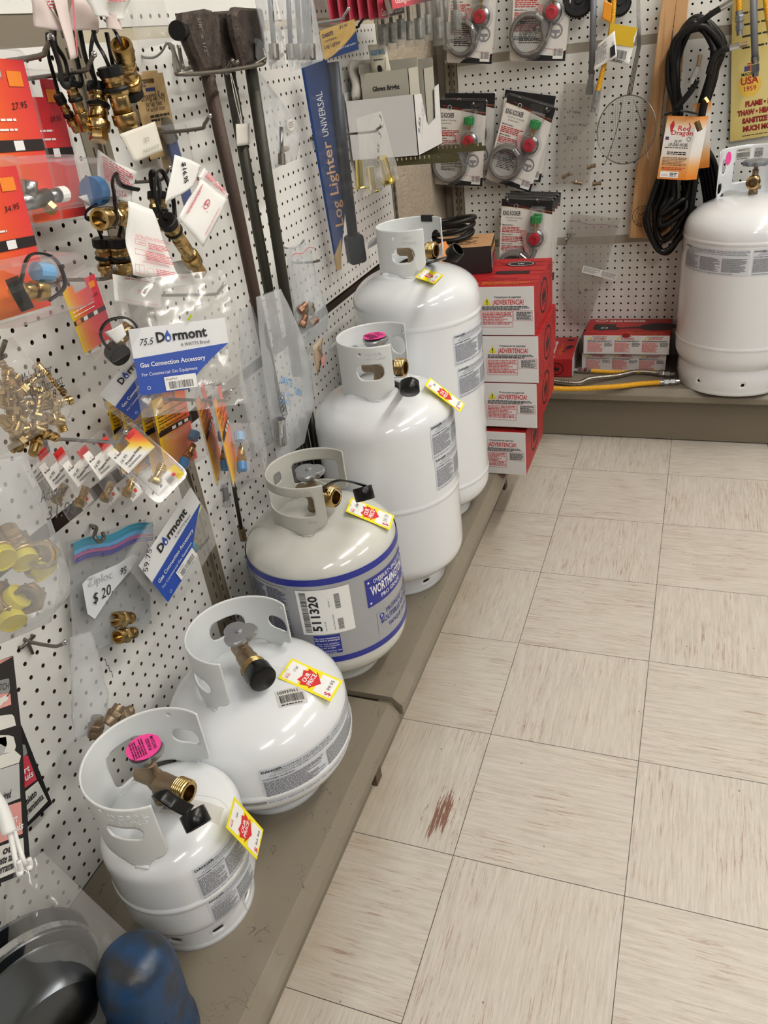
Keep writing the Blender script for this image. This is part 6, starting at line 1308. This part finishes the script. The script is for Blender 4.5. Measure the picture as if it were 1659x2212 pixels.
for nm, m_, pts in (('salmon_panel', csal, [(-120, 290), (90, 226), (-120, 345)]), ('grey_panel', cgrey, [(-120, 420), (62, 383), (70, 480), (-120, 520)]), ('salmon_panel', csal, [(-120, 522), (70, 482), (78, 570), (-120, 640)]), ('white_panel', coff, [(-120, 665), (82, 640), (98, 655), (112, 720), (-120, 790)]), ('white_panel', coff, [(-120, 790), (60, 790), (95, 800), (112, 868), (100, 905), (-120, 950)]), ('light_grey_panel', clg, [(-120, 830), (40, 800), (48, 850), (20, 930), (-120, 940)]), ('white_panel', coff, [(-120, 975), (105, 900), (148, 938), (135, 985), (-120, 1070)]), ('grey_panel', clg, [(-120, 1075), (135, 992), (143, 1240), (-120, 1345)]), ('salmon_panel', csal, [(-120, 1350), (148, 1265), (160, 1495), (-120, 1610)]), ('white_panel', coff, [(-120, 1630), (165, 1525), (178, 1740), (-120, 1865)])):
    pxcard(q3(pts), dF, .0006, nm, m_, t)
def ctext(bl, br, tl, items, mats): f, w_, h_ = fr3(*[W(*q3([p])[0], dF+.0012) for p in (bl, br, tl)]); ink('lettering', t, items(w_, h_), f, mats)
ctext((-120, 520), (70, 480), (-120, 420), lambda w_, h_: [T(0, 'PATCH', w_*.35, h_*.25, h_*.5, width=w_*.58)], [blk])
ctext((-120, 640), (78, 570), (-120, 522), lambda w_, h_: [El(0, w_*.75, h_*.5, w_*.13, h_*.22), El(0, w_*.6, h_*.4, w_*.12, h_*.25), Ln(1, [(w_*.83, h_*.6), (w_*.93, h_*.75), (w_*.95, h_*.95)], .0015)], [coff, blk])
ctext((-120, 1345), (143, 1240), (-120, 1075), lambda w_, h_: [T(0, 'required', w_*.30, h_*.13, .010, width=w_*.42, bold=.02)], [blk])
ctext((-120, 1610), (160, 1495), (-120, 1350), lambda w_, h_: [T(0, 'open vert', w_*.30, h_*.42, .010, width=w_*.50, bold=.02), T(0, 'puis', w_*.62, h_*.14, .010, bold=.02)], [whk])
ctext((-120, 1865), (178, 1740), (-120, 1630), lambda w_, h_: [T(0, 'out', w_*.36, h_*.70, .0105, bold=.02), T(0, 'este abiato', w_*.28, h_*.42, .0105, width=w_*.56, bold=.02), T(0, 'herramienta', w_*.24, h_*.14, .0105, width=w_*.68, bold=.02)], [blk])
whp = M('white_vinyl', 'E2E2E0', .35)
t = empty('double_hook', W(50, 1890, .15), 'white coated double hook over the front black tool card', 'hook')
for P in ([(-30, 1690), (10, 1740), (22, 1800), (34, 1860), (42, 1888), (45, 1880), (40, 1860)], [(-30, 1700), (16, 1752), (34, 1810), (52, 1862), (62, 1876), (66, 1868), (62, 1855)]): mk('prong', tube(cr([W(u, v, .15+.015*min(i, 4)) for i, (u, v) in enumerate(P)], 6), .0030, 8), whp, t, smooth=True)
mk('sleeve', tube(cr([W(-30, 1700, .15), W(0, 1742, .165), W(20, 1800, .18)]), .008, 10), whp, t, smooth=True)
# --- bottom left: bowl in a bag, blue cap
t = empty('metal_reflector', PZ(110, 2150, D1+.0), 'shiny round steel heater reflector standing inside a clear bag, bottom left', 'reflector')
c0 = PZ(60, 2150, .302); dn = (RT*.72-UP*.30-FW*.60).normalized(); dsteel = M('dull_steel', '5C6064', .28, 1.0, bump=.1, bscale=40)
rf = mk('dish', lathe([(.094, -.004), (.097, .0), (.094, .006), (.080, .008), (.078, .012), (.076, .060), (.070, .072), (.050, .080), (.001, .083)], c0, dn, 48, cap=False), dsteel, t); auto(rf, 30)
mk('back_plate', lathe([(.001, -.034), (.100, -.033), (.102, -.030), (.100, -.028), (.001, -.027)], c0, dn, 48, cap=False), M('dark_steel', '3A3E42', .3, .8), t, smooth=False)
mk('bright_rim', lathe([(.0945, -.008), (.0985, -.007), (.0985, .003), (.0945, .004)], c0, dn, 48, cap=False), chrome, t, smooth=False)
x_, y_, _ = basis(dn)
for k in range(5): mk('vent_tab', Fr(c0+x_*(.088*cos(2.2+k*.35))+y_*(.088*sin(2.2+k*.35))-dn*.016, x_, y_).box(-.005, .005, -.003, .003, -.012, .010), steel, t)
vb = cbag(Fr(PZ(30, 2360, D1+.003), V3((.60, .78, 0)), V3((-.25, .18, .9))), .23, .285, 'plastic_bag', 'crumpled clear bag standing around the steel reflector, bottom left', 'plastic bag', bag, .075, 31, lambda b: (.0+.42*b, 1.0-.38*b), amp=.010)
f = Fr(PZ(228, 2105, D1+.002), V3((.5, .8, 0)), V3((-.2, .1, 1))); cbag(f, .028, .06, 'plastic_bag', 'small twist of clear plastic behind the blue cap', 'plastic bag', bag, .008, 33, amp=.004)
t = empty('cylinder_cap', (-.262, -.190, D1), 'worn dark blue domed gas cylinder cap standing on the near shelf, bottom left', 'cylinder cap')
navy = M('worn_blue_paint', '143A60', .38, .0, bump=.3, bscale=60, var2='24272C', vscale=22)
ax = V3((-.02, .10, 1)).normalized()
pr = [(.054, 0), (.056, .004), (.056, .022), (.053, .030), (.052, .045), (.051, .125)]+[(.050*cos(a)**.75 if a < 1.57 else .0005, .128+.046*sin(a)) for a in [i*pi/2/12 for i in range(1, 13)]]
auto(mk('cap_shell', lathe(pr, (-.262, -.190, D1), ax, 48), navy, t), 35)
for a_ in (-.4, -2.2): mk('side_slot', Fr(V3((-.262, -.190, D1))+ax*.03+V3((.0520*cos(a_), .0520*sin(a_), 0)), V3((-sin(a_), cos(a_), 0)), ax).box(-.003, .003, 0, .055, -.002, .0008), M('slot_dark_blue', '122338', .5), t)
o = mk('knob', lathe([(.03, 0), (.045, .01), (.048, .03), (.040, .048), (.022, .058), (.001, .060)], PZ(240, 2262, D1+.10)-V3((0, 0, .06)), V3((.05, 0, 1)), 28), M('worn_brown', '5C4A3C', .45, .4, var2='2E2A28', vscale=40), None, smooth=True); tag(o, 'small worn brown round knob at the bottom edge beside the blue cap', 'knob')
# --- iron log lighter valves on a wire rack
iron = M('rough_iron', '4E433D', .55, .5, bump=.5, bscale=220, var2='37302C', vscale=60); pipe = M('black_pipe', '39372F', .5, .4, bump=.2, bscale=200); pipeb = M('brown_pipe', '4A3B33', .6, .4, bump=.3, bscale=200)
def ironhead(pts, d, th, label, pp, pm, r=.0105, text=None):
    t = empty('log_lighter_valve', W(*pp[-1][:2], pp[-1][2]), label, 'gas valve', 'iron log lighter valves on the rack')
    th *= .6; V = [W(u+14, v, d) for u, v in pts]; k = len(V); c = sum(V, V3())/k; g = []
    for s_, o_ in ((.88, 0), (1.0, -.006), (1.0, -th+.006), (.88, -th)): g += [c+(p-c)*s_+V3((o_, 0, 0)) for p in V]
    F = [tuple(range(k)), tuple(range(3*k, 4*k))[::-1]]
    for j in range(3): F += [(j*k+i, j*k+(i+1) % k, (j+1)*k+(i+1) % k, (j+1)*k+i) for i in range(k)]
    o = mk('valve_head', (g, F), iron, t); 
    mk('pipe', tube([W(*q) for q in pp], r, 16), pm, t, smooth=True); mk('pipe_end', cyl(W(*pp[-1]), W(*pp[-1])+(W(*pp[-1])-W(*pp[-2])).normalized()*.02, r*1.12, 16), pm, t)
    if text:
        f, w_, h_ = fr3(W(430, 150, d), W(458, 146, d), W(412, 30, d)); ink('cast_lettering', t, [T(0, text, w_*.55, h_*.95, .010, rot=-pi/2+.05, width=h_*.72, bold=.01)], f, [M('paler_iron', '7A6E66', .5)], lift=.001)  # letters drawn flat in a paler tone than the iron
    return t
ironhead([(428, 158), (468, 150), (466, 70), (450, 22), (434, 18), (388, 26), (386, 50), (400, 90)], .125, .036, 'iron log lighter valve with cast lettering and brown pipe, leftmost on the rack', [(448, 160, .105), (520, 490, .095), (592, 840, .085), (599, 868, .085)], pipeb, .0108, '3/8" x 1/2"')
mk('plug', cyl(W(394, 68, .11), W(382, 66, .115), .013, 16), rub, bpy.data.objects['log_lighter_valve'])
ironhead([(474, 146), (510, 140), (500, 30), (488, 22), (456, 24), (458, 70)], .085, .03, 'iron log lighter valve in the middle of the rack, set back', [(494, 150, .065), (556, 495, .055), (600, 735, .05)], pipe, .0102)
ironhead([(518, 142), (552, 134), (562, 92), (558, 68), (562, 60), (556, 18), (500, 14), (492, 30), (500, 80)], .115, .034, 'iron log lighter valve with a riveted lever, rightmost on the rack', [(541, 142, .095), (592, 480, .085), (640, 790, .075)], pipe, .0108)
pxcard([(551, 92), (558, 84), (563, 92), (570, 130), (560, 136), (552, 122)], .119, .003, 'lever', castal, bpy.data.objects['log_lighter_valve.002'])
mk('rivet', cyl(W(554, 88, .122), W(554, 88, .127), .004, 12), steel, bpy.data.objects['log_lighter_valve.002'])
t = empty('wire_rack', W(400, 160, .05), 'bent steel wire rack holding the three iron log lighter valves', 'rack')
for P in ([(374, 100, .03), (380, 150, .12), (392, 160, .145), (470, 155, .145), (560, 140, .145), (572, 130, .15)], [(386, 98, .02), (396, 146, .02), (412, 146, .04)], [(392, 160, .145), (372, 104, .10), (366, 96, .09)], [(440, 156, .06), (490, 148, .06), (560, 132, .06)], [(476, 158, .12), (516, 132, .15)], [(490, 158, .12), (502, 130, .15)], [(540, 146, .13), (574, 124, .15)], [(584, 138, .05), (610, 118, .09)]): mk('wire', tube(cr([W(*q) for q in P], 5), .0033, 8), zinc, t, smooth=True)
# tag on string, bag with round label
c4 = W4((510, 268), (538, 266), (540, 312), (512, 316), .075); o = paperq(c4, 'price_ticket', 'small white ticket on a string between the iron pipes', 'tag', M('dull_paper', 'CFCBC2', .7), 5, .001, 2); mk('string', tube(cr([W(497, 158, .08), W(508, 215, .08), W(521, 268, .077)]), .0007, 5), string, o); mk('string', tube(cr([W(499, 158, .08), W(514, 215, .08), W(523, 268, .077)]), .0007, 5), string, o)
f, w_, h_ = wfr((548, 150), (600, 140), (575, 372), .075); lbg = cbag(f, w_, h_, 'plastic_bag', 'long narrow bag with an oval sticker and a metal rod, right of the iron valves', 'plastic bag', bagm, .012, 41, lambda b: (.0+.0*(1-b), .35+1.35*min(1, (1-b)*1.6)-1.5*max(0, .22-b)))
ink('oval_sticker', lbg, [El(0, w_*.98, h_*.40, .017, .011), El(1, w_*.98, h_*.40, .018, .012, .0006), Fine(1, w_*.98-.012, w_*.98+.012, h_*.40-.006, h_*.40+.006, .0028)], f, [MATS['dull_paper'], grey], lift=.020)
t = empty('metal_rod', W(610, 350, .08), 'short grey metal rod with ferrule inside the bag with the oval sticker', 'rod'); mk('rod', cyl(W(607, 275, .085), W(608, 335, .085), .004, 10), steel, t, smooth=True); mk('ferrule', cyl(W(608, 332, .085), W(609, 356, .085), .007, 12), zinc, t); mk('brass_tip', cyl(W(614, 318, .075), W(616, 326, .075), .008, 12), brass, t)
# lighter rods in clear sleeves
for k, (u0, u1, d_) in enumerate(((578, 592, .14), (620, 628, .12), (638, 648, .125), (652, 662, .12), (664, 672, .13))):
    t = empty('lighter_rod', W(u1, 126, d_), ('long steel rod alone in its sleeve, right of the iron valves', 'first steel rod from the left in the shared clear sleeve', 'second steel rod from the left in the shared clear sleeve', 'third steel rod from the left in the shared clear sleeve', 'fourth steel rod from the left in the shared clear sleeve')[k], 'rod', 'long steel rods hanging in clear sleeves')
    mk('rod', cyl(W(u0, -60, d_), W(u1, 100, d_), .0045, 10), M('blued_steel', '4A5260', .35, .8), t, smooth=True); mk('ferrule', cyl(W(u1-1, 96, d_), W(u1+1, 128, d_), .0088, 14), zinc, t, smooth=False)
for (tl, tr, bl, lb_, sd_, d_) in (((560, -60), (598, -64), (582, 152), 'clear sleeve around the single steel rod', 44, .135), ((606, -60), (680, -70), (628, 156), 'wide clear sleeve around four steel rods', 45, .125)):
    f, w_, h_ = wfr(tl, tr, bl, d_); cbag(f, w_, h_, 'plastic_sleeve', lb_, 'plastic sleeve', bagm, .014, sd_)
# bag of copper pieces and envelope
f, w_, h_ = wfr((612, 542), (664, 520), (648, 752), .045); cb = cbag(f, w_, h_, 'zip_bag', 'bag of copper and brass pieces with red zip line on the middle board', 'plastic bag', bagm, .018, 51, lambda b: (.0, .92+.55*(1-b)-1.2*max(0, .18-b)))
strip(f, 0, w_*.95, h_*.93, .0016, M('red_zip', 'C04A4A', .5), cb, 'zip_seal', .012)
phook(V3((XW, W(630, 568, 0).y, W(630, 568, 0).z)), .07, 'short steel pin through the bag of copper pieces', 'x', rise=.004, ball=False, cross=False)
for k, (u, v, a_) in enumerate(((645, 672, .3), (655, 690, 1.3), (668, 700, .1), (672, 676, 2.0), (650, 705, .9))):
    o = fit(W(u, v, .05), V3((.3, cos(a_), sin(a_))), [('h', .010, .012), ('r', .008, .014)], (M('copper', '94705A', .45, .8), brassd)[k % 2]); tag(o, 'small copper or brass piece in the bag with the red zip line', 'fitting', 'copper pieces in the bag')
c4 = W4((672, 748), (698, 728), (700, 778), (684, 812), .05); o = paperq(c4, 'paper_packet', 'torn tan paper packet beside the guard of the tall cylinder', 'packet', M('tan_paper', 'C0A98C', .7), 5, .004, 5); ink('packet_print', o, [T(0, 'DANTE', .3, .8, .16, rot=-1.0), Rc(1, .5, .9, .0, .35)], bil(c4, .004), [shad, csal])
# long milky bags
f, w_, h_ = wfr((500, 672), (566, 655), (552, 978), .085); cbag(f, w_, h_, 'plastic_bag', 'long milky bag hanging between the white and blue bag and the iron pipes', 'plastic bag', bagm, .016, 55, lambda b: (.0-.25*min(1, (1-b)*2)*(1 if b > .5 else b*2), .90+.15*(1-b)))
f, w_, h_ = wfr((408, 640), (500, 628), (440, 860), .090); cbag(f, w_, h_, 'plastic_bag', 'clear bag end sticking out right of the large white and blue bag', 'plastic bag', bag, .010, 56)
f, w_, h_ = wfr((560, 640), (612, 622), (600, 1000), .11); db = cbag(f, w_, h_, 'plastic_bag', 'wide milky bag around the iron pipes, lettered DANTE log lighter', 'plastic bag', bagm, .022, 57, lambda b: (.0-.1*(1-b)*b*4, 1.0+.95*sin(min(1, (1-b)*1.25)*pi*.62)-1.25*max(0, .25-b)*2))
f2 = Fr(W(590, 880, .15), (W(668, 870, .15)-W(600, 818, .15)), (W(600, 790, .15)-W(590, 880, .15)))
f2, a_, b2_ = fr3(W(592, 905, .145), W(672, 925, .145), W(612, 800, .145))
ink('lettering', db, [T(0, 'DANTE', .010, b2_*.72, .014, width=.046, bold=.02), T(0, 'TURN', .066, b2_*.60, .013, width=.034, bold=.02), T(0, 'Log Lighter', .016, b2_*.52, .0085, width=.046), T(0, 'GAS VALVE', .008, b2_*.34, .010, width=.050)], f2, [M('dante_blue', '4A7FB0', .5)], lift=.002)
t = empty('steel_bushing', W(610, 962, .12), 'polished steel tube at the bottom of the bag lettered DANTE', 'tube'); mk('tube', cyl(W(603, 905, .125), W(607, 960, .12), .0115, 20), chrome, t, smooth=False)
mk('coil_spring', tube([W(612, 880, .13)+V3((.003*0, .010*cos(a), .010*sin(a)+.0013*a-.02)) for a in [i*.5 for i in range(60)]], .0009, 5), steel, t, smooth=True)
# thin rods
t = empty('thin_rod', W(526, 1166, .02), 'thin black rod with a brass tip hanging low beside the upright', 'rod'); mk('rod', tube([W(498, 1010, .035), W(522, 1148, .025)], .0042, 10), pipe, t, smooth=True); mk('brass_tip', cyl(W(521, 1142, .026), W(526, 1166, .024), .0072, 14), brassd, t)
t = empty('rod_sleeve', W(488, 1095, .05), 'short clear sleeve with a grey rod end hanging left of the thin black rod', 'plastic sleeve'); mk('sleeve', cyl(W(484, 1015, .06), W(490, 1092, .05), .0085, 14), blister, t, smooth=True); mk('rod_end', cyl(W(485, 1050, .058), W(489, 1078, .052), .006, 12), castal, t)
for k, (a_, b_) in enumerate((((652, 905), (662, 990)), ((668, 890), (682, 1000)), ((640, 940), (648, 1000)))):
    p_ = W(*a_, .03+.01*k); o = mk('black_rod', tube([p_, V3((p_.x, p_.y, D2+.001))], .009, 12), rub, None, smooth=True); tag(o, 'dark rod standing in shadow behind the blue banded cylinder', 'rod', 'dark rods behind the blue banded cylinder')
# --- universal log lighter
t = empty('log_lighter', W(755, 650, .03), 'long blue and clear package lettered Log Lighter UNIVERSAL', 'log lighter')
f, w_, h_ = qfr((697, 122), (783, 104), (730, 655), W(697, 122, .075), .155)
navyc = M('navy_card', '21407A', .35)
mk('blue_insert', rring(f, [(w_*.02, h_*.02), (w_*.12, 0), (w_*.34, h_*.16), (w_*.56, h_*.32), (w_*.66, h_*.99), (0, h_*.99), (w_*.0, h_*.5)], -.001, 0), navyc, t)
mk('tan_insert', rring(f, [(w_*.02, h_*.0), (w_*.16, h_*.0), (w_*.26, h_*.12), (w_*.30, h_*.165), (w_*.02, h_*.08)], -.001, .0006), M('tan_card', 'C2A46E', .5), t)
salm = M('card_peach', 'E3B48C', .5)
ink('lettering', t, [T(0, 'Log Lighter', w_*.42, h_*.22, w_*.23, rot=pi/2, width=h_*.42, bold=.01), T(1, 'UNIVERSAL', w_*.40, h_*.66, w_*.16, rot=pi/2, width=h_*.20)], f, [salm, whk], lift=.001)
mk('lighter_rod', tube([f(w_*.76, h_*.97, .008), f(w_*.58, h_*.16, .010)], .0125, 12), M('dark_rod', '2C333F', .4, .5), t, smooth=True)
mk('black_handle', rring(f, rrect(w_*.36, w_*.82, h_*.02, h_*.17, .008), .0, .022), M('black_moulding', '23262B', .4), t)
mk('clear_sleeve', join(rring(f, rrect(-.003, w_*.92, -.006, h_*1.0, .006), .024, .0246)), wrap, t)
f, w_, h_ = qfr((686, 68), (762, 42), (702, 132), W(688, 62, .10), .95)
hd = empty('header_card', f(w_/2, 0), 'wood grain and blue header card of the log lighter package', 'card')
colgrid('card', f, w_, h_, lambda a, b: ramp3(.5+.5*noise.noise(V3((a*6, b*6, 4))), 'C49C58', 'D8B672', 'E0C284'), hd, 10, 10)
ink('card_print', hd, [Pg(0, [(0, 0), (w_, -h_*.02), (w_, h_*.62)]+[(w_*(1-i/10), h_*(.62*(1-i/10)**1.6+.0)) for i in range(1, 11)]), T(2, 'DANTE', w_*.04, h_*.74, h_*.13, width=w_*.32, bold=.02), T(2, 'UNIVERSAL', w_*.06, h_*.58, h_*.07), T(2, 'Log Lighter', w_*.04, h_*.38, h_*.14, width=w_*.48), T(1, 'For Angled or Straight Installation', w_*.36, h_*.20, h_*.07, width=w_*.58), Fine(1, w_*.2, w_*.9, h_*.06, h_*.10, .004), T(2, '$2.95', w_*.55, h_*.86, h_*.09, slant=.2)], f, [navyc, whk, M('navy_ink2', '1C2A5A', .5)], lift=.0012)
# --- gaslight mantle packs and tubes
for k in range(6):
    f, w_, h_ = wfr((706+21*k, -70), (762+21*k, -76), (714+21*k, 52-k*2), .06+.018*k)
    t = empty('mantle_pack', f(w_/2, 0), ('gaslight mantle pack nearest the board', 'second gaslight mantle pack from the board', 'third gaslight mantle pack from the board', 'fourth gaslight mantle pack from the board', 'gaslight mantle pack just behind the front one', 'front gaslight mantle pack with white and teal rings')[k], 'blister pack', 'red gaslight mantle packs')
    bf_ = colgrid('backing_card', f, w_, h_, lambda a, b: ramp3(a*1.1-.1+(1-b)*.25, 'B83248', 'C03A50', '5A2A34', '2A2428'), t, 8, 8); solid(bf_, .001)
    if k == 5:
        ink('card_print', t, [T(0, 'Gaslight Mantles', w_*.08, h_*.05, .014, width=w_*.85)], f, [whk], lift=.001); mk('mantle_ring', tube([f(w_*.32+.016*cos(a), h_*.36+.022*sin(a), .008) for a in [i*pi/10 for i in range(20)]], .0065, 8, closed=True), M('silk_white', 'C8CDC6', .6), t, smooth=True); mk('mantle_ring', tube([f(w_*.76+.014*cos(a), h_*.38+.020*sin(a), .008) for a in [i*pi/10 for i in range(20)]], .0065, 8, closed=True), M('silk_teal', '9AC4CC', .6), t, smooth=True)
    mk('plastic_edge', tube([f(x, y, .002) for x, y in rrect(0, w_, 0, h_, .004)], .0015, 5, closed=True), blister, t)
f, w_, h_ = wfr((845, -40), (932, -52), (848, 20), .19); t = empty('mantle_pack', f(w_/2, 0), 'red gaslight mantle pack hanging above the galvanised tubes', 'blister pack'); o = colgrid('backing_card', f, w_, h_, lambda a, b: ramp3(a, 'C84452', 'C04050', '6A3038', '2A2428'), t, 8, 4); solid(o, .001); ink('card_print', t, [T(0, 'Gaslight Mantles', w_*.06, h_*.18, .013, width=w_*.70)], f, [whk], lift=.001)
galv = M('galvanised', '8E918C', .45, .7, var2='70736F', vscale=90)
for k, (u, v0, v1, r_) in enumerate(((827, 54, 98, .0115), (845, 50, 92, .011), (865, 42, 84, .0105), (883, 46, 86, .010), (905, 40, 84, .0125), (923, 32, 74, .009), (946, 38, 84, .0125), (964, 48, 92, .009), (984, 22, 66, .0125))):
    d_ = .10+.012*k; t = empty('gas_tube', W(u, v1, d_), ('leftmost', 'second', 'third', 'fourth', 'fifth', 'sixth', 'seventh', 'eighth', 'rightmost')[k]+' galvanised tube end of the row under the mantle pack'+('' if k in (0, 8) else ', counted from the left'), 'tube', 'galvanised gas tubes in clear sleeves')
    mk('collar_end', cyl(W(u, v0, d_), W(u+2, v1, d_), r_, 16, r_*.94), galv, t, smooth=False); mk('tube', cyl(W(u-8, -60, d_), W(u, v0, d_), r_*.42, 10), M('dull_tube', '7C7870', .4, .7), t, smooth=True); mk('clear_sleeve', cyl(W(u-8, -60, d_), W(u+3, v1+14, d_), r_*1.25, 12), bag, t, smooth=True)
# --- bag of brass pins
for k, (u0, v0, u1, v1, d_) in enumerate(((776, 346, 779, 404, .14), (800, 360, 806, 410, .14), (826, 340, 838, 388, .16))):
    p, q = W(u0, v0, d_), W(u1, v1, d_); o = mk('brass_pin', join(cyl(p, q, .0105, 18), lathe([(.017, 0), (.0175, .001), (.0175, .004)], q, q-p, 22)), brassy, None); auto(o, 40); tag(o, 'shiny brass flanged pin in the clear bag priced 15.95', 'pin', 'brass flanged pins in one bag')
f, w_, h_ = wfr((776, 254), (830, 238), (790, 425), .150); pb = cbag(f, w_, h_, 'zip_bag', 'clear bag of brass flanged pins priced 15.95 in front of the white carton', 'plastic bag', bag, .022, 61, lambda b: (.0-.1*(1-b), .95+.50*(1-b)))
ink('handwriting', pb, [T(0, '15.95', w_*.25, h_*.35, .014, rot=1.2, slant=.2), T(0, '3 x 3', w_*.42, h_*.68, .016, rot=1.1, slant=.2)], f, [blk], lift=.024)
hk((824, 272), .17, 'peg hook tip showing through the bag of brass pins', rise=.010)
# --- white carton on bracket arms
X0, Y0, Y1, Z0, Z1 = -.328, 1.45, 1.665, 1.052, 1.187
t = empty('carton', ((XW+X0)/2, (Y0+Y1)/2, Z0), 'open white carton of gas light mantles standing on two bracket arms', 'box')
g = [box(XW+.006, X0, Y0, Y0+.002, Z0, Z1+.001), box(XW+.006, X0, Y1-.002, Y1, Z0, Z1+.004), box(XW+.006, XW+.008, Y0, Y1, Z0, Z1+.02), box(XW+.006, X0, Y0, Y1, Z0, Z0+.002)]
mk('carton_wall', join(*g), M('carton_white', 'C9C7C0', .6), t)
fr_ = Fr(V3((X0, Y0, Z0)), V3((0, 1, 0)), V3((0, 0, 1))); L_ = Y1-Y0; H_ = Z1-Z0
mk('cut_front', rring(fr_, [(0, 0), (L_, 0), (L_, H_*1.05), (L_*.82, H_*1.0), (L_*.78, H_*.50), (L_*.46, H_*.42), (L_*.40, H_*.52), (L_*.28, H_*.98), (0, H_)], -.002, 0), MATS['carton_white'], t)
ink('handwriting', t, [T(0, '9.85', .022, .045, .016, rot=1.1, slant=.2), El(0, .062, .098, .008, .014, .0008), T(0, 'a', .058, .094, .008), Ln(0, [(.034, .035), (.060, .085)], .0008)], fr_, [pencil], lift=.0006)
for k, (x0, x1, y0, y1, z1, c_, s_) in enumerate(((-.470, -.345, 1.475, 1.555, 1.262, 'B4B0A2', 'front'), (-.44, -.335, 1.565, 1.650, 1.255, 'A8A498', 'rear'))):
    b_ = empty('mantle_box', ((x0+x1)/2, (y0+y1)/2, Z0+.004), s_+' grey opened mantle box standing inside the white carton', 'box', 'grey mantle boxes inside the white carton')
    mk('box_wall', join(box(x0, x1, y0, y0+.0015, Z0+.004, z1-.02), box(x0, x1, y1-.0015, y1, Z0+.004, z1), box(x0, x0+.0015, y0, y1, Z0+.004, z1), box(x1-.0015, x1, y0, y1, Z0+.004, z1-.02)), M('grey_board'+str(k), c_, .6), b_)
    if k == 0: ink('print', b_, [T(0, 'Glows Bright', .03, .150, .010, bold=.03, width=.07)], Fr(V3((x0, y0, Z0)), V3((1, 0, 0)), V3((0, 0, 1))), [shad], lift=.001)
c4 = [V3((-.45, 1.50, 1.300)), V3((-.405, 1.50, 1.300)), V3((-.395, 1.50, 1.225)), V3((-.445, 1.50, 1.225))]
o = paperq(c4, 'mantle_sleeve', 'upright cream card reading GAS LIGHT MANTLES in the white carton', 'card', M('cream_card', 'D9D4C0', .6), 3, .0005, 1); ink('card_print', o, [T(0, 'GAS LIGHT MANTLES', .10, .70, .15, width=.8, bold=.03), Fine(1, .2, .8, .5, .6, .05), El(1, .45, .3, .13, .11), Ln(1, [(.75, .3), (.85, .6)], .02)], bil(c4, .001), [M('cyan_ink', '3A86B8', .5), blk])
o = mk('mantle_sleeve', box(-.372, -.350, 1.60, 1.63, 1.09, 1.200), whc, None); tag(o, 'white and blue mantle sleeve standing in the cut corner of the carton', 'card'); ink('blue_band', o, [Rc(0, 0, .022, .085, .11), Rc(1, .002, .020, .01, .08)], Fr(V3((-.372, 1.60, 1.09)), V3((1, 0, 0)), V3((0, 0, 1))), [MATS['cyan_ink'], shad], lift=.0008)
c4 = W4((762, 135), (828, 130), (828, 208), (768, 214), .03); o = paperq(c4, 'padded_bag', 'white padded bag with scribbled writing between the log lighter and the carton', 'bag', M('frosted_white', 'C8C2B8', .5), 10, .012, 6); solid(o, .01); ink('handwriting', o, [Ln(0, [(.25+.07*j+.02*(i % 2), .75-.08*i-.1*j) for i in range(6)], .012) for j in range(3)], bil(c4, .010), [blk])
olive = M('olive_zinc', '5E5A3C', .5, .6, bump=.1)
for k, (y, z, x1) in enumerate(((1.475, 1.040, -.235), (1.640, 1.040, -.205))):
    b_ = empty('bracket_arm', (XW, y, z-.01), ('near', 'far')[k]+' slotted olive bracket arm sticking out under the white carton', 'bracket', 'slotted bracket arms')
    V, F = [], []; n = int((x1-XW)/.012); g = [box(XW, x1, y, y+.002, z-.008, z+.002)]
    for i in range(n):
        xx = XW+.012*i; g.append(box(xx, xx+.0085, y, y+.002, z+.002, z+.010))
    g.append(box(XW, x1, y, y+.012, z-.010, z-.008)); mk('arm', join(*g), olive, b_)
# strings of small dirt: wall plate of the low hook
